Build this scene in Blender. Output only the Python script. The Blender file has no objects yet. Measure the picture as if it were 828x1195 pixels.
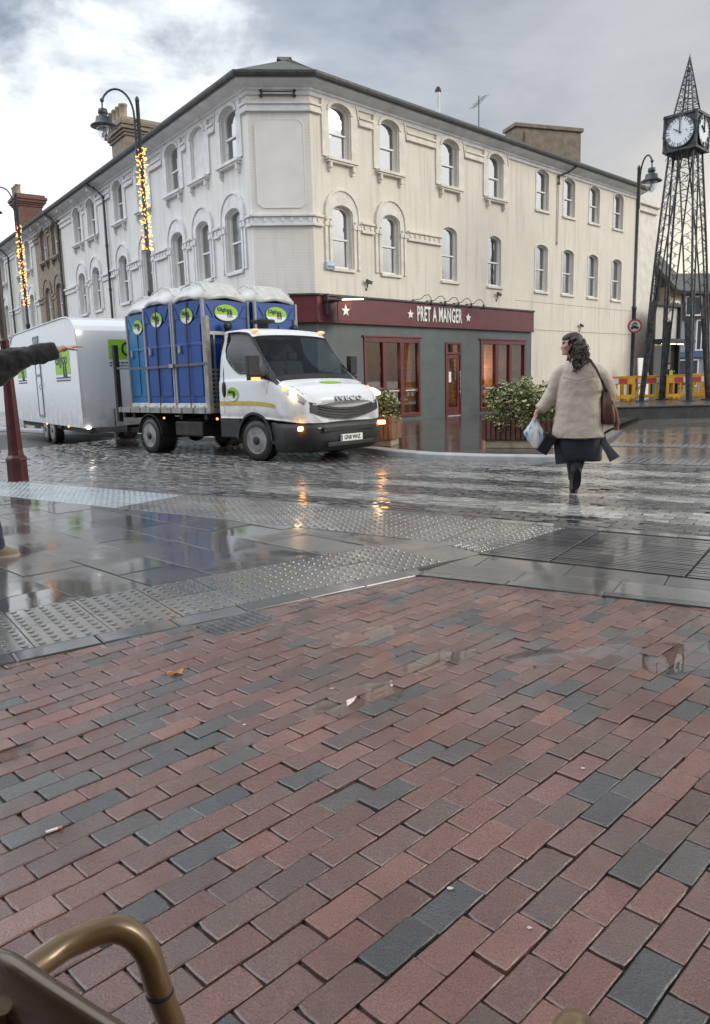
import bpy, math, random
import numpy as np
from mathutils import Vector, Matrix, Euler
R = math.radians
sc = bpy.context.scene
COL = sc.collection
rnd = random.Random(7)

# ------------------------------------------------------------------ mesh helper
class MB:
    def __init__(s):
        s.v = []; s.f = []; s.m = []; s.sm = []
    def add(s, vs, fs, mi=0, smooth=False):
        o = len(s.v)
        s.v.extend([tuple(v) for v in vs])
        for f in fs:
            s.f.append(tuple(i + o for i in f)); s.m.append(mi); s.sm.append(smooth)
        return s
    def box(s, c, size, rot=None, mi=0):
        x, y, z = size[0] / 2, size[1] / 2, size[2] / 2
        vs = [Vector((a, b, d)) for d in (-z, z) for b in (-y, y) for a in (-x, x)]
        if rot is not None:
            q = rot if isinstance(rot, Matrix) else Euler(rot).to_matrix()
            vs = [q @ v for v in vs]
        vs = [v + Vector(c) for v in vs]
        return s.add(vs, [(0, 2, 3, 1), (4, 5, 7, 6), (0, 1, 5, 4), (2, 6, 7, 3), (0, 4, 6, 2), (1, 3, 7, 5)], mi)
    def span(s, x0, x1, y0, y1, z0, z1, mi=0):
        return s.box(((x0 + x1) / 2, (y0 + y1) / 2, (z0 + z1) / 2), (abs(x1 - x0), abs(y1 - y0), abs(z1 - z0)), None, mi)
    def bar(s, a, b, w, h=None, mi=0):
        a = Vector(a); b = Vector(b); d = b - a
        q = d.to_track_quat('X', 'Z').to_matrix()
        return s.box((a + b) / 2, (d.length, w, h or w), q, mi)
    def tube(s, pts, r, seg=8, mi=0, caps=True, closed=False, smooth=True):
        pts = [Vector(p) for p in pts]; n = len(pts)
        rs = list(r) if hasattr(r, '__len__') else [r] * n
        rings = []; ref = None
        for i, p in enumerate(pts):
            if closed:
                t = pts[(i + 1) % n] - pts[i - 1]
            else:
                t = pts[min(i + 1, n - 1)] - pts[max(i - 1, 0)]
            t.normalize()
            if ref is None:
                ref = Vector((0, 0, 1)) if abs(t.z) < .9 else Vector((1, 0, 0))
            ref = (ref - t * ref.dot(t))
            if ref.length < 1e-6: ref = t.orthogonal()
            ref.normalize(); b = t.cross(ref)
            rings.append([p + (ref * math.cos(2 * math.pi * k / seg) + b * math.sin(2 * math.pi * k / seg)) * rs[i] for k in range(seg)])
        return s.loft(rings, mi, caps and not closed, closed, smooth)
    def loft(s, rings, mi=0, caps=True, closed=False, smooth=True):
        k = len(rings[0]); vs = [v for r in rings for v in r]; fs = []
        n = len(rings)
        for i in range(n if closed else n - 1):
            j = (i + 1) % n
            for a in range(k):
                b = (a + 1) % k
                fs.append((i * k + a, i * k + b, j * k + b, j * k + a))
        s.add(vs, fs, mi, smooth)
        if caps and not closed:
            s.add(rings[0], [tuple(range(k - 1, -1, -1))], mi); s.add(rings[-1], [tuple(range(k))], mi)
        return s
    def lathe(s, prof, seg=16, o=(0, 0, 0), axis='Z', mi=0, caps=True, smooth=True):
        rings = []
        for r, z in prof:
            ring = []
            for k in range(seg):
                a = 2 * math.pi * k / seg; c, d = math.cos(a) * r, math.sin(a) * r
                p = (c, d, z) if axis == 'Z' else ((z, c, d) if axis == 'X' else (d, z, c))
                ring.append(Vector(p) + Vector(o))
            rings.append(ring)
        return s.loft(rings, mi, caps, False, smooth)
    def sph(s, c, r, seg=12, rings=8, mi=0, rot=None):
        rr = r if hasattr(r, '__len__') else (r, r, r); vs = []; fs = []
        q = Euler(rot).to_matrix() if rot is not None else None
        for i in range(rings + 1):
            t = math.pi * i / rings
            for k in range(seg):
                a = 2 * math.pi * k / seg
                v = Vector((math.sin(t) * math.cos(a) * rr[0], math.sin(t) * math.sin(a) * rr[1], math.cos(t) * rr[2]))
                if q: v = q @ v
                vs.append(v + Vector(c))
        for i in range(rings):
            for k in range(seg):
                b = (k + 1) % seg
                fs.append((i * seg + k, (i + 1) * seg + k, (i + 1) * seg + b, i * seg + b))
        return s.add(vs, fs, mi, True)
    def prism(s, poly, fn, d0, d1, mi=0):
        """poly: 2D outline; fn(a,b,d) -> 3D; extruded between depths d0 and d1"""
        n = len(poly)
        vs = [fn(a, b, d0) for a, b in poly] + [fn(a, b, d1) for a, b in poly]
        fs = [tuple(range(n)), tuple(range(2 * n - 1, n - 1, -1))]
        for i in range(n):
            j = (i + 1) % n
            fs.append((i, i + n, j + n, j))
        return s.add(vs, fs, mi)
    def ring(s, outer, inner, fn, d0, d1, mi=0):
        """band between two outlines with the same point count, open at the ends when asked"""
        n = len(outer); vs = []
        for d in (d0, d1):
            vs += [fn(a, b, d) for a, b in outer] + [fn(a, b, d) for a, b in inner]
        fs = []
        for i in range(n - 1):
            j = i + 1
            fs.append((i, j, n + j, n + i)); fs.append((2 * n + i, 3 * n + i, 3 * n + j, 2 * n + j))
            fs.append((i, 2 * n + i, 2 * n + j, j)); fs.append((n + i, n + j, 3 * n + j, 3 * n + i))
        for i in (0, n - 1):
            fs.append((i, n + i, 3 * n + i, 2 * n + i))
        return s.add(vs, fs, mi)

def fix_normals(me):
    import bmesh
    bm = bmesh.new(); bm.from_mesh(me); bmesh.ops.recalc_face_normals(bm, faces=bm.faces); bm.to_mesh(me); bm.free()

def obj(name, mb, mats, parent=None, loc=(0, 0, 0), rot=(0, 0, 0), bevel=0, seg=2, fix=True, subsurf=0, **props):
    me = bpy.data.meshes.new(name)
    me.from_pydata(mb.v, [], mb.f)
    mats = mats if isinstance(mats, (list, tuple)) else [mats]
    for m in mats: me.materials.append(m)
    if len(mb.f):
        me.polygons.foreach_set('material_index', mb.m); me.polygons.foreach_set('use_smooth', mb.sm)
    if fix: fix_normals(me)
    o = bpy.data.objects.new(name, me); COL.objects.link(o)
    o.location = loc; o.rotation_euler = rot
    if parent is not None: o.parent = parent
    if bevel:
        b = o.modifiers.new('bevel', 'BEVEL'); b.width = bevel; b.segments = seg; b.limit_method = 'ANGLE'; b.angle_limit = R(35)
    if subsurf:
        b = o.modifiers.new('sub', 'SUBSURF'); b.levels = subsurf; b.render_levels = subsurf
    for k, v in props.items(): o[k] = v
    return o

def empty(name, loc=(0, 0, 0), rz=0, parent=None):
    o = bpy.data.objects.new(name, None); COL.objects.link(o)
    o.location = loc; o.rotation_euler = (0, 0, rz); o.empty_display_size = .2
    if parent is not None: o.parent = parent
    return o
def tag(o, label, cat, group=None):
    o['label'] = label; o['category'] = cat
    if group: o['group'] = group
    return o
def thing(name, label, cat, loc=(0, 0, 0), rz=0, group=None):
    return tag(empty(name, loc, rz), label, cat, group)
def structure(o):
    o['kind'] = 'structure'; return o
def copy_tree(o, parent=None):
    c = o.copy(); COL.objects.link(c)
    c.parent = parent
    for ch in list(o.children): copy_tree(ch, c)
    return c

def text(name, body, size, mat, parent, loc, rot, extrude=.004, sx=1.0, bold=0.0, space=1.0, align='CENTER', shear=0):
    cu = bpy.data.curves.new(name, 'FONT'); cu.body = body; cu.size = size; cu.extrude = extrude
    cu.offset = bold; cu.align_x = align; cu.align_y = 'CENTER'; cu.space_character = space; cu.resolution_u = 3; cu.shear = shear
    t = bpy.data.objects.new('tmp', cu)
    me = bpy.data.meshes.new_from_object(t)
    bpy.data.objects.remove(t)
    for v in me.vertices: v.co.x *= sx
    me.name = name; me.materials.clear(); me.materials.append(mat)
    o = bpy.data.objects.new(name, me); COL.objects.link(o)
    o.location = loc; o.rotation_euler = rot
    if parent is not None: o.parent = parent
    return o

# ------------------------------------------------------------------ materials
class NT:
    def __init__(s, name):
        s.mat = bpy.data.materials.new(name); s.mat.use_nodes = True
        s.t = s.mat.node_tree; s.n = s.t.nodes; s.l = s.t.links
        s.b = s.n['Principled BSDF']
    def node(s, typ, **kw):
        n = s.n.new(typ)
        for k, v in kw.items(): setattr(n, k, v)
        return n
    def link(s, a, b): s.l.new(a, b)
    def setv(s, **kw):
        for k, v in kw.items():
            i = s.b.inputs[k.replace('_', ' ')]
            i.default_value = v
    def coords(s, kind='Object'):
        return s.node('ShaderNodeTexCoord').outputs[kind]
    def noise(s, vec, scale, detail=4, rough=.55, dist=0):
        n = s.node('ShaderNodeTexNoise'); s.link(vec, n.inputs['Vector'])
        n.inputs['Scale'].default_value = scale; n.inputs['Detail'].default_value = detail
        n.inputs['Roughness'].default_value = rough; n.inputs['Distortion'].default_value = dist
        return n.outputs['Fac']
    def ramp(s, fac, stops, interp='LINEAR'):
        n = s.node('ShaderNodeValToRGB'); s.link(fac, n.inputs['Fac']); e = n.color_ramp.elements
        n.color_ramp.interpolation = interp
        while len(e) < len(stops): e.new(.5)
        for i, (p, c) in enumerate(stops):
            e[i].position = p; e[i].color = (*c, 1) if len(c) == 3 else c
        return n.outputs['Color']
    def mapr(s, v, a, b, c, d):
        n = s.node('ShaderNodeMapRange'); s.link(v, n.inputs[0])
        for i, x in enumerate((a, b, c, d)): n.inputs[i + 1].default_value = x
        return n.outputs[0]
    def math(s, op, a, b=None):
        n = s.node('ShaderNodeMath', operation=op)
        for i, x in enumerate((a, b)):
            if x is None: continue
            if isinstance(x, (int, float)): n.inputs[i].default_value = x
            else: s.link(x, n.inputs[i])
        return n.outputs[0]
    def mix(s, fac, a, b, blend='MIX'):
        n = s.node('ShaderNodeMix', data_type='RGBA', blend_type=blend)
        for sock, x in ((n.inputs[0], fac), (n.inputs[6], a), (n.inputs[7], b)):
            if isinstance(x, (int, float)): sock.default_value = x
            elif isinstance(x, tuple): sock.default_value = (*x, 1) if len(x) == 3 else x
            else: s.link(x, sock)
        return n.outputs[2]
    def bump(s, h, strength=.3, dist=.01, prev=None):
        n = s.node('ShaderNodeBump'); s.link(h, n.inputs['Height'])
        n.inputs['Strength'].default_value = strength; n.inputs['Distance'].default_value = dist
        if prev is not None: s.link(prev, n.inputs['Normal'])
        return n.outputs['Normal']
    def out(s, col=None, rough=None, normal=None):
        if col is not None:
            if isinstance(col, tuple): s.b.inputs['Base Color'].default_value = (*col, 1)
            else: s.link(col, s.b.inputs['Base Color'])
        if rough is not None:
            if isinstance(rough, (int, float)): s.b.inputs['Roughness'].default_value = rough
            else: s.link(rough, s.b.inputs['Roughness'])
        if normal is not None: s.link(normal, s.b.inputs['Normal'])
        return s.mat

def pm(name, col, rough=.5, metal=0, var=.12, scale=6, bump=0, bscale=60, coat=0, bdist=.004, spec=.5):
    """plain surface with a procedural unevenness of colour, gloss and relief"""
    t = NT(name); v = t.coords()
    n = t.noise(v, scale, 5)
    dark = tuple(max(0, c * (1 - var * 1.6)) for c in col); light = tuple(min(1, c * (1 + var)) for c in col)
    c = t.ramp(n, [(.3, dark), (.7, light)])
    r = t.mapr(t.noise(v, scale * 3.1, 3), .3, .7, max(.02, rough - .08), min(1, rough + .1))
    nm = t.bump(t.noise(v, bscale, 4), bump, bdist) if bump else None
    t.setv(Metallic=metal, Coat_Weight=coat, Specular_IOR_Level=spec)
    return t.out(c, r, nm)

def emit(name, col, strength):
    t = NT(name); t.b.inputs['Emission Color'].default_value = (*col, 1); t.b.inputs['Emission Strength'].default_value = strength
    return t.out(tuple(min(1, c) for c in col), .4)

def xz(t, v):
    sp = t.node('ShaderNodeSeparateXYZ'); t.link(v, sp.inputs[0])
    cb = t.node('ShaderNodeCombineXYZ'); t.link(sp.outputs[0], cb.inputs[0]); t.link(sp.outputs[2], cb.inputs[1])
    return cb.outputs[0], sp

def brick_node(t, vec, c1, c2, mortar, scale, w=.5, h=.25, ms=.02, smooth=.1, bias=0):
    b = t.node('ShaderNodeTexBrick'); t.link(vec, b.inputs['Vector'])
    for k, c in (('Color1', c1), ('Color2', c2), ('Mortar', mortar)): b.inputs[k].default_value = (*c, 1)
    b.inputs['Scale'].default_value = scale; b.inputs['Brick Width'].default_value = w; b.inputs['Row Height'].default_value = h
    b.inputs['Mortar Size'].default_value = ms; b.inputs['Mortar Smooth'].default_value = smooth; b.inputs['Bias'].default_value = bias
    return b

def painted_brick(name, col, strength=.35, stain=.25, rough=.75):
    t = NT(name); v = t.coords(); vec, sp = xz(t, v)
    b = brick_node(t, vec, (1, 1, 1), (.90, .90, .90), (.66, .66, .66), 1, .225, .075, .008, .5)
    n1 = t.noise(v, 1.1, 6, .6); n2 = t.noise(v, 9, 4)
    # streaks of dirt running down
    m = t.node('ShaderNodeMapping'); t.link(v, m.inputs[0]); m.inputs['Scale'].default_value = (3.5, 3.5, .22)
    n3 = t.noise(m.outputs[0], 1.6, 5, .6)
    d = tuple(c * .55 for c in col)
    c = t.mix(t.mapr(n1, .35, .7, 0, 1), col, tuple(c * .92 for c in col))
    c = t.mix(t.mapr(n3, .50, .78, 0, stain * 1.6), c, d)
    n4 = t.noise(v, .45, 3); c = t.mix(t.mapr(n4, .52, .66, 0, .35), c, tuple(min(1, x * k) for x, k in zip(col, (1.0, .95, .86))))
    c = t.mix(.28, c, b.outputs['Color'], 'MULTIPLY')
    c = t.mix(t.mapr(n2, .6, .8, 0, .16), c, tuple(c * .6 for c in col))
    nm = t.bump(b.outputs['Fac'], -strength, .008)
    nm = t.bump(n2, .12, .01, nm)
    return t.out(c, rough, nm)

def face_brick(name, c1, c2, mortar, rough=.8):
    t = NT(name); v = t.coords(); vec, sp = xz(t, v)
    b = brick_node(t, vec, c1, c2, mortar, 1, .225, .075, .008, .2)
    n = t.noise(v, 5, 5)
    c = t.mix(t.mapr(n, .35, .75, 0, .6), b.outputs['Color'], tuple(x * .45 for x in c1))
    nm = t.bump(b.outputs['Fac'], -.5, .01)
    return t.out(c, rough, nm)

M = {}
M['cream'] = painted_brick('cream_painted_brick', (.77, .71, .615), stain=.42)
M['pale'] = painted_brick('pale_grey_white_painted_brick', (.77, .76, .735), stain=.4)
M['chamfer'] = painted_brick('off_white_painted_brick', (.77, .735, .68))
M['stock'] = face_brick('brown_stock_brick', (.24, .19, .135), (.33, .265, .19), (.36, .33, .28))
M['redbrick'] = face_brick('red_brick', (.20, .08, .055), (.15, .06, .045), (.2, .18, .16))
M['trim'] = pm('white_painted_render', (.72, .72, .72), .7, var=.1, scale=3, bump=.12, bscale=30)
M['trimcream'] = pm('cream_painted_render', (.75, .70, .62), .7, var=.1, scale=3, bump=.12, bscale=30)
M['sash'] = pm('white_sash_paint', (.78, .78, .76), .4, var=.05)
M['stone'] = pm('brown_stone', (.23, .185, .14), .8, var=.2, scale=4, bump=.3, bscale=20)
M['black'] = pm('black_iron', (.02, .02, .022), .45, var=.3, scale=12)
M['lamp'] = pm('dark_lamp_paint', (.055, .062, .065), .42, metal=.3, var=.25)
M['gutter'] = pm('dark_gutter', (.05, .05, .052), .5, var=.3)
M['grey'] = pm('dark_grey_shop_paint', (.095, .115, .115), .45, var=.12, scale=2)
M['maroon'] = pm('maroon_shop_paint', (.125, .022, .028), .38, var=.14, scale=3)
M['maroonpost'] = pm('maroon_post_paint', (.058, .012, .014), .35, var=.15, scale=5)
M['white'] = pm('white_lettering', (.85, .85, .82), .4, var=.02)
M['tile'] = None
def roof_mat(name, c1, c2, moss):
    t = NT(name); v = t.coords(); n = t.noise(v, 3.2, 6, .7); n2 = t.noise(v, 14, 4)
    sp = t.node('ShaderNodeSeparateXYZ'); t.link(v, sp.inputs[0])
    b = brick_node(t, v, c1, c2, tuple(x * .4 for x in c1), 1, .3, .22, .012, .2)
    c = t.mix(t.mapr(n, .42, .6, 0, .85), b.outputs['Color'], moss)
    c = t.mix(t.mapr(n2, .62, .75, 0, .7), c, (.24, .24, .22))
    nm = t.bump(b.outputs['Fac'], -.7, .02); nm = t.bump(n2, .5, .03, nm)
    return t.out(c, .55, nm)
M['roof'] = roof_mat('mossy_slate', (.085, .085, .09), (.12, .115, .115), (.075, .085, .045))
def glass_mat(name, tint=(.9, .95, 1), refl=1.0, wav=.12, wsc=1.6, base=0.0):
    t = NT(name); v = t.coords()
    t.n.remove(t.b)
    g = t.node('ShaderNodeBsdfGlossy'); g.inputs['Roughness'].default_value = .02; g.inputs['Color'].default_value = (1, 1, 1, 1)
    tr = t.node('ShaderNodeBsdfTransparent'); tr.inputs['Color'].default_value = (*tint, 1)
    fr = t.node('ShaderNodeLayerWeight'); fr.inputs['Blend'].default_value = .5
    fz = t.math('ADD', t.math('MULTIPLY', t.math('POWER', fr.outputs['Facing'], 5), .95), .05)
    nm = t.bump(t.noise(v, wsc, 2), wav, .02); t.link(nm, g.inputs['Normal'])
    mx = t.node('ShaderNodeMixShader'); t.link(t.math('ADD', t.math('MULTIPLY', fz, refl), base), mx.inputs[0])
    t.link(tr.outputs[0], mx.inputs[1]); t.link(g.outputs[0], mx.inputs[2])
    t.link(mx.outputs[0], t.n['Material Output'].inputs['Surface'])
    return t.mat
M['glass'] = glass_mat('old_window_glass', (.6, .64, .66), .6, .10, 1.6, .33)
M['shopglass'] = glass_mat('shop_glass', (.72, .72, .70), .9, .03, .6, .10)
M['carglass'] = glass_mat('vehicle_glass', (.55, .62, .6), 1.0, .02, .6)
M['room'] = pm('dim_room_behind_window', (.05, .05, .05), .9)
M['curtain'] = pm('grey_net_curtain', (.36, .37, .36), .95, var=.25, scale=5)
M['clear'] = glass_mat('clear_lamp_glass', (.88, .91, .93), 0, .05, 6, .22)
# ------------------------------------------------------------------ camera and sky
cam_d = bpy.data.cameras.new('camera'); cam = bpy.data.objects.new('camera', cam_d); COL.objects.link(cam)
sc.camera = cam
PIT, ROL, HC = 0.1703, -0.0269, 1.30
rv = Vector((1, 0, 0)); uv = Vector((0, math.sin(PIT), math.cos(PIT))); fv = Vector((0, math.cos(PIT), -math.sin(PIT)))
cr, sr = math.cos(ROL), math.sin(ROL)
rr_ = rv * cr + uv * sr; ur_ = uv * cr - rv * sr
cam.matrix_world = Matrix(((rr_.x, ur_.x, -fv.x, 0), (rr_.y, ur_.y, -fv.y, 0), (rr_.z, ur_.z, -fv.z, HC), (0, 0, 0, 1)))
cam_d.sensor_fit = 'VERTICAL'; cam_d.sensor_height = 24; cam_d.sensor_width = 24
cam_d.lens = 887.4 / 1195 * 24
cam_d.clip_start = .05; cam_d.clip_end = 3000
cam_d.dof.use_dof = True; cam_d.dof.focus_distance = 7.0; cam_d.dof.aperture_fstop = 13.0

SUN_AZ, SUN_EL = 100, 17          # azimuth measured from +Y towards +X
w = bpy.data.worlds.new('World'); sc.world = w; w.use_nodes = True
nt = w.node_tree; nn = nt.nodes; ln = nt.links
bg = nn['Background']
sky = nn.new('ShaderNodeTexSky'); sky.sky_type = 'NISHITA'; sky.sun_disc = False
sky.sun_elevation = R(SUN_EL); sky.sun_rotation = R(SUN_AZ); sky.air_density = 1.4; sky.dust_density = 2.5
tc = nn.new('ShaderNodeTexCoord')
def wmath(op, a, b=None, c=None):
    n = nn.new('ShaderNodeMath'); n.operation = op
    for i, x in enumerate((a, b, c)):
        if x is None: continue
        if isinstance(x, (int, float)): n.inputs[i].default_value = x
        else: ln.new(x, n.inputs[i])
    return n.outputs[0]
def wmap(v, a, b, c, d, smooth=True):
    n = nn.new('ShaderNodeMapRange'); n.interpolation_type = 'SMOOTHSTEP' if smooth else 'LINEAR'; ln.new(v, n.inputs[0])
    for i, x in enumerate((a, b, c, d)): n.inputs[i + 1].default_value = x
    return n.outputs[0]
def wmix(f, a, b):
    n = nn.new('ShaderNodeMix'); n.data_type = 'RGBA'
    for s_, x in ((n.inputs[0], f), (n.inputs[6], a), (n.inputs[7], b)):
        if isinstance(x, (int, float)): s_.default_value = x
        elif isinstance(x, tuple): s_.default_value = (*x, 1)
        else: ln.new(x, s_)
    return n.outputs[2]
def wdot(az, el):
    n = nn.new('ShaderNodeVectorMath'); n.operation = 'DOT_PRODUCT'; ln.new(tc.outputs['Generated'], n.inputs[0])
    a, e = R(az), R(el); n.inputs[1].default_value = (math.sin(a) * math.cos(e), math.cos(a) * math.cos(e), math.sin(e))
    return n.outputs['Value']
def wnoise(scale, sz, detail=6, rough=.55, dist=.4):
    m = nn.new('ShaderNodeMapping'); ln.new(tc.outputs['Generated'], m.inputs[0]); m.inputs['Scale'].default_value = (1, 1, sz)
    n = nn.new('ShaderNodeTexNoise'); ln.new(m.outputs[0], n.inputs['Vector']); n.inputs['Scale'].default_value = scale
    n.inputs['Detail'].default_value = detail; n.inputs['Roughness'].default_value = rough; n.inputs['Distortion'].default_value = dist
    return n.outputs['Fac']
sepw = nn.new('ShaderNodeSeparateXYZ'); ln.new(tc.outputs['Generated'], sepw.inputs[0]); ez = sepw.outputs[2]
n_big = wnoise(2.2, 2.2); n_fine = wnoise(6.5, 2.0, 8, .6)
nsum = wmath('ADD', wmath('MULTIPLY', n_big, .65), wmath('MULTIPLY', n_fine, .35))
cloud = wmix(wmap(nsum, .36, .64, 0, 1), (.185, .235, .31), (.415, .46, .52))
# bright break in the cloud low on the left, and a wide bright band low on the right / behind
gl = wmap(wmath('ADD', wdot(-29, 7), wmath('MULTIPLY', nsum, .46)), 1.135, 1.225, 0, 1)
cloud = wmix(gl, cloud, (1.02, 1.06, 1.09))
gp = wmath('MULTIPLY', wmap(wdot(30, 12), .86, .99, 0, .55), 1.0)
cloud = wmix(gp, cloud, (.50, .475, .465))
gr = wmap(wmath('ADD', wdot(105, 12), wmath('MULTIPLY', nsum, .25)), .72, 1.06, 0, 1)
cloud = wmix(wmath('MULTIPLY', gr, wmap(ez, .07, .22, .15, 1)), cloud, (1.42, 1.50, 1.58))
gb = wmap(wmath('ADD', wdot(190, 40), wmath('MULTIPLY', nsum, .25)), .70, 1.10, 0, .8)
cloud = wmix(gb, cloud, (1.0, 1.03, 1.07))
gq = wmap(wmath('ADD', wdot(-85, 48), wmath('MULTIPLY', nsum, .2)), .78, 1.06, 0, 1)
cloud = wmix(gq, cloud, (2.15, 2.25, 2.38))
# dark skyline of the town low down behind and to the sides of the camera
yb = wmap(sepw.outputs[1], -.15, .35, 1, 0)
cloud = wmix(wmath('MULTIPLY', yb, wmap(ez, .06, .14, .9, 0)), cloud, (.13, .13, .13))
gw = wmath('MULTIPLY', wmap(wdot(32, 2), .93, .995, 0, 1), wmap(ez, .02, .42, 1, 0))
cloud = wmix(gw, cloud, (.95, .87, .69))
cloud = wmix(wmap(ez, -.05, .0, 1, 0), cloud, (.20, .20, .20))
skyb = nn.new('ShaderNodeVectorMath'); skyb.operation = 'SCALE'; ln.new(sky.outputs[0], skyb.inputs[0]); skyb.inputs['Scale'].default_value = 1.0
# thick broken cloud covers nearly all of the clear sky; both feed the one background of strength 0.1
scl = nn.new('ShaderNodeVectorMath'); scl.operation = 'SCALE'; ln.new(cloud, scl.inputs[0]); scl.inputs['Scale'].default_value = 10.0
ln.new(wmix(.93, skyb.outputs[0], scl.outputs[0]), bg.inputs['Color']); bg.inputs['Strength'].default_value = .1

sd = bpy.data.lights.new('sun', 'SUN'); sun = bpy.data.objects.new('sun', sd); COL.objects.link(sun)
sd.energy = 1.0; sd.angle = R(22); sd.color = (1, .9, .76)
a, e = R(SUN_AZ), R(SUN_EL + 8)
sun.rotation_euler = Vector((math.sin(a) * math.cos(e), math.cos(a) * math.cos(e), math.sin(e))).to_track_quat('Z', 'Y').to_euler()
vs = sc.view_settings; sc.display_settings.display_device = 'sRGB'
vs.view_transform = 'Standard'; vs.look = 'None'; vs.gamma = 1; vs.use_curve_mapping = False; vs.exposure = 0.42

# ------------------------------------------------------------------ ground materials
def tinted(name, rlo, rhi, wet_scale=1.2, film=0, wet=(.40, .62), fine=70, fstr=.35, fd=.002, spec=.5, grain=.35, gscale=160, wavy=0):
    """paving whose own colour comes from the 'tint' of each block; the film of water varies in patches"""
    t = NT(name); v = t.coords()
    at = t.node('ShaderNodeAttribute', attribute_name='tint')
    ng = t.noise(v, gscale, 3, .7); nb = t.noise(v, 22, 5, .65)
    c = t.mix(t.mapr(ng, .35, .72, 0, grain), at.outputs['Color'], (.012, .012, .012))
    c = t.mix(t.mapr(nb, .45, .8, 0, .35), c, t.mix(.6, at.outputs['Color'], (.03, .024, .02)))
    nl = t.noise(v, gscale * .8, 2, .5)
    c = t.mix(t.mapr(nl, .66, .8, 0, .5), c, t.mix(.5, at.outputs['Color'], (.4, .33, .3)))
    nw = t.noise(v, wet_scale, 5, .6)
    r = t.mapr(nw, wet[0], wet[1], rlo, rhi)
    r = t.math('ADD', r, t.mapr(ng, .3, .7, -.04, .06))
    dampf = t.mapr(nw, wet[0], wet[1], .25, 1)
    b = t.node('ShaderNodeBump'); hh = t.math('ADD', t.math('MULTIPLY', t.noise(v, fine, 4, .65), .7), t.math('MULTIPLY', nb, .6))
    t.link(hh, b.inputs['Height']); b.inputs['Distance'].default_value = fd
    t.link(t.math('MULTIPLY', dampf, fstr), b.inputs['Strength'])
    nm = b.outputs[0]
    if wavy: nm = t.bump(t.noise(v, 5, 2), wavy, .01, nm)
    if film:        # film of rain water lying over the grain
        cw = t.math('MULTIPLY', t.mapr(nw, wet[0], wet[1], 1, .25), film); t.link(cw, t.b.inputs['Coat Weight'])
        t.b.inputs['Coat Roughness'].default_value = .06; t.b.inputs['Coat IOR'].default_value = 1.5
        cb = t.bump(t.noise(v, 45, 3, .6), .6, .010); cb = t.bump(t.noise(v, 140, 3, .6), .9, .009, cb)
        big = t.noise(v, 1.7, 5, .65, .6); c = t.mix(t.mapr(big, .46, .66, 0, .55), c, t.mix(.62, at.outputs['Color'], (.012, .010, .010))); t.link(cb, t.b.inputs['Coat Normal'])
    t.setv(Specular_IOR_Level=spec)
    return t.out(c, r, nm)
MG = {}
MG['brick'] = tinted('wet_clay_pavers', .12, .30, 1.1, 1.0, (.46, .74), 130, .9, .010, .5, .75, 220)
MG['slab'] = tinted('wet_paving_slabs', .010, .20, 1.1, 0, (.46, .58), 45, .30, .003, .9, .3, 120)
MG['tact'] = tinted('wet_tactile_paving', .05, .20, 1.5, 0, (.4, .6), 80, .25, .002, .8, .35, 130)
MG['sett'] = tinted('wet_road_setts', .05, .20, .7, 0, (.36, .62), 26, .35, .003, .9, .4, 70)
MG['joint'] = pm('wet_joint_sand', (.025, .023, .02), .45, var=.4, scale=30, bump=.5)
def sheet_mat(name, c1, c2, mort, bw, bh, ms, rlo, rhi, wsc, ang=0, spec=.6, wet=(.42, .6), bstr=.25):
    t = NT(name); v = t.coords('Object')
    m = t.node('ShaderNodeMapping'); t.link(v, m.inputs[0]); m.inputs['Rotation'].default_value = (0, 0, ang)
    b = brick_node(t, m.outputs[0], c1, c2, mort, 1, bw, bh, ms, .3)
    n = t.noise(v, 2.0, 6, .6); nf = t.noise(v, 30, 4)
    c = t.mix(t.mapr(n, .4, .75, 0, .45), b.outputs['Color'], tuple(x * .4 for x in c1))
    nw = t.noise(v, wsc, 5, .6)
    r = t.mapr(nw, wet[0], wet[1], rlo, rhi)
    nm = t.bump(b.outputs['Fac'], -bstr, .006); nm = t.bump(nf, .16, .006, nm)
    t.setv(Specular_IOR_Level=spec)
    return t.out(c, r, nm)
MG['far'] = pm('far_wet_ground', (.08, .078, .074), .3, var=.25, scale=.6, spec=.6)
MG['base'] = sheet_mat('far_wet_road', (.075, .073, .07), (.10, .098, .092), (.03, .03, .03), .21, .105, .008, .10, .30, .5, R(34))
MG['shopfloor'] = sheet_mat('dark_wet_forecourt', (.055, .048, .042), (.075, .066, .058), (.03, .028, .026), .42, .42, .008, .05, .20, .7, R(-44), .7, (.40, .62), .35)
MG['rightpave'] = sheet_mat('wet_square_paving', (.13, .125, .115), (.17, .16, .145), (.05, .05, .045), .6, .4, .01, .03, .2, .45, R(34), .7, (.44, .6), .2)
MG['kerb'] = pm('pale_kerb_stone', (.42, .43, .44), .4, var=.15, scale=4, bump=.3, bscale=40, spec=.6)
MG['kerbdark'] = pm('dark_kerb_sett', (.10, .105, .11), .3, var=.3, scale=9, bump=.4, bscale=50, spec=.6)
def water_mat(name, tint, rough=.0):
    t = NT(name); v = t.coords(); t.n.remove(t.b)
    g = t.node('ShaderNodeBsdfGlossy'); g.inputs['Roughness'].default_value = rough
    tr = t.node('ShaderNodeBsdfTransparent'); tr.inputs['Color'].default_value = (*tint, 1)
    fr = t.node('ShaderNodeLayerWeight'); fr.inputs['Blend'].default_value = .5
    fz = t.math('ADD', t.math('MULTIPLY', t.math('POWER', fr.outputs['Facing'], 4), .9), .06)
    nm = t.bump(t.noise(v, 3, 2), .03, .01); t.link(nm, g.inputs['Normal'])
    mx = t.node('ShaderNodeMixShader'); t.link(fz, mx.inputs[0]); t.link(tr.outputs[0], mx.inputs[1]); t.link(g.outputs[0], mx.inputs[2])
    t.link(mx.outputs[0], t.n['Material Output'].inputs['Surface'])
    return t.mat
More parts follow.
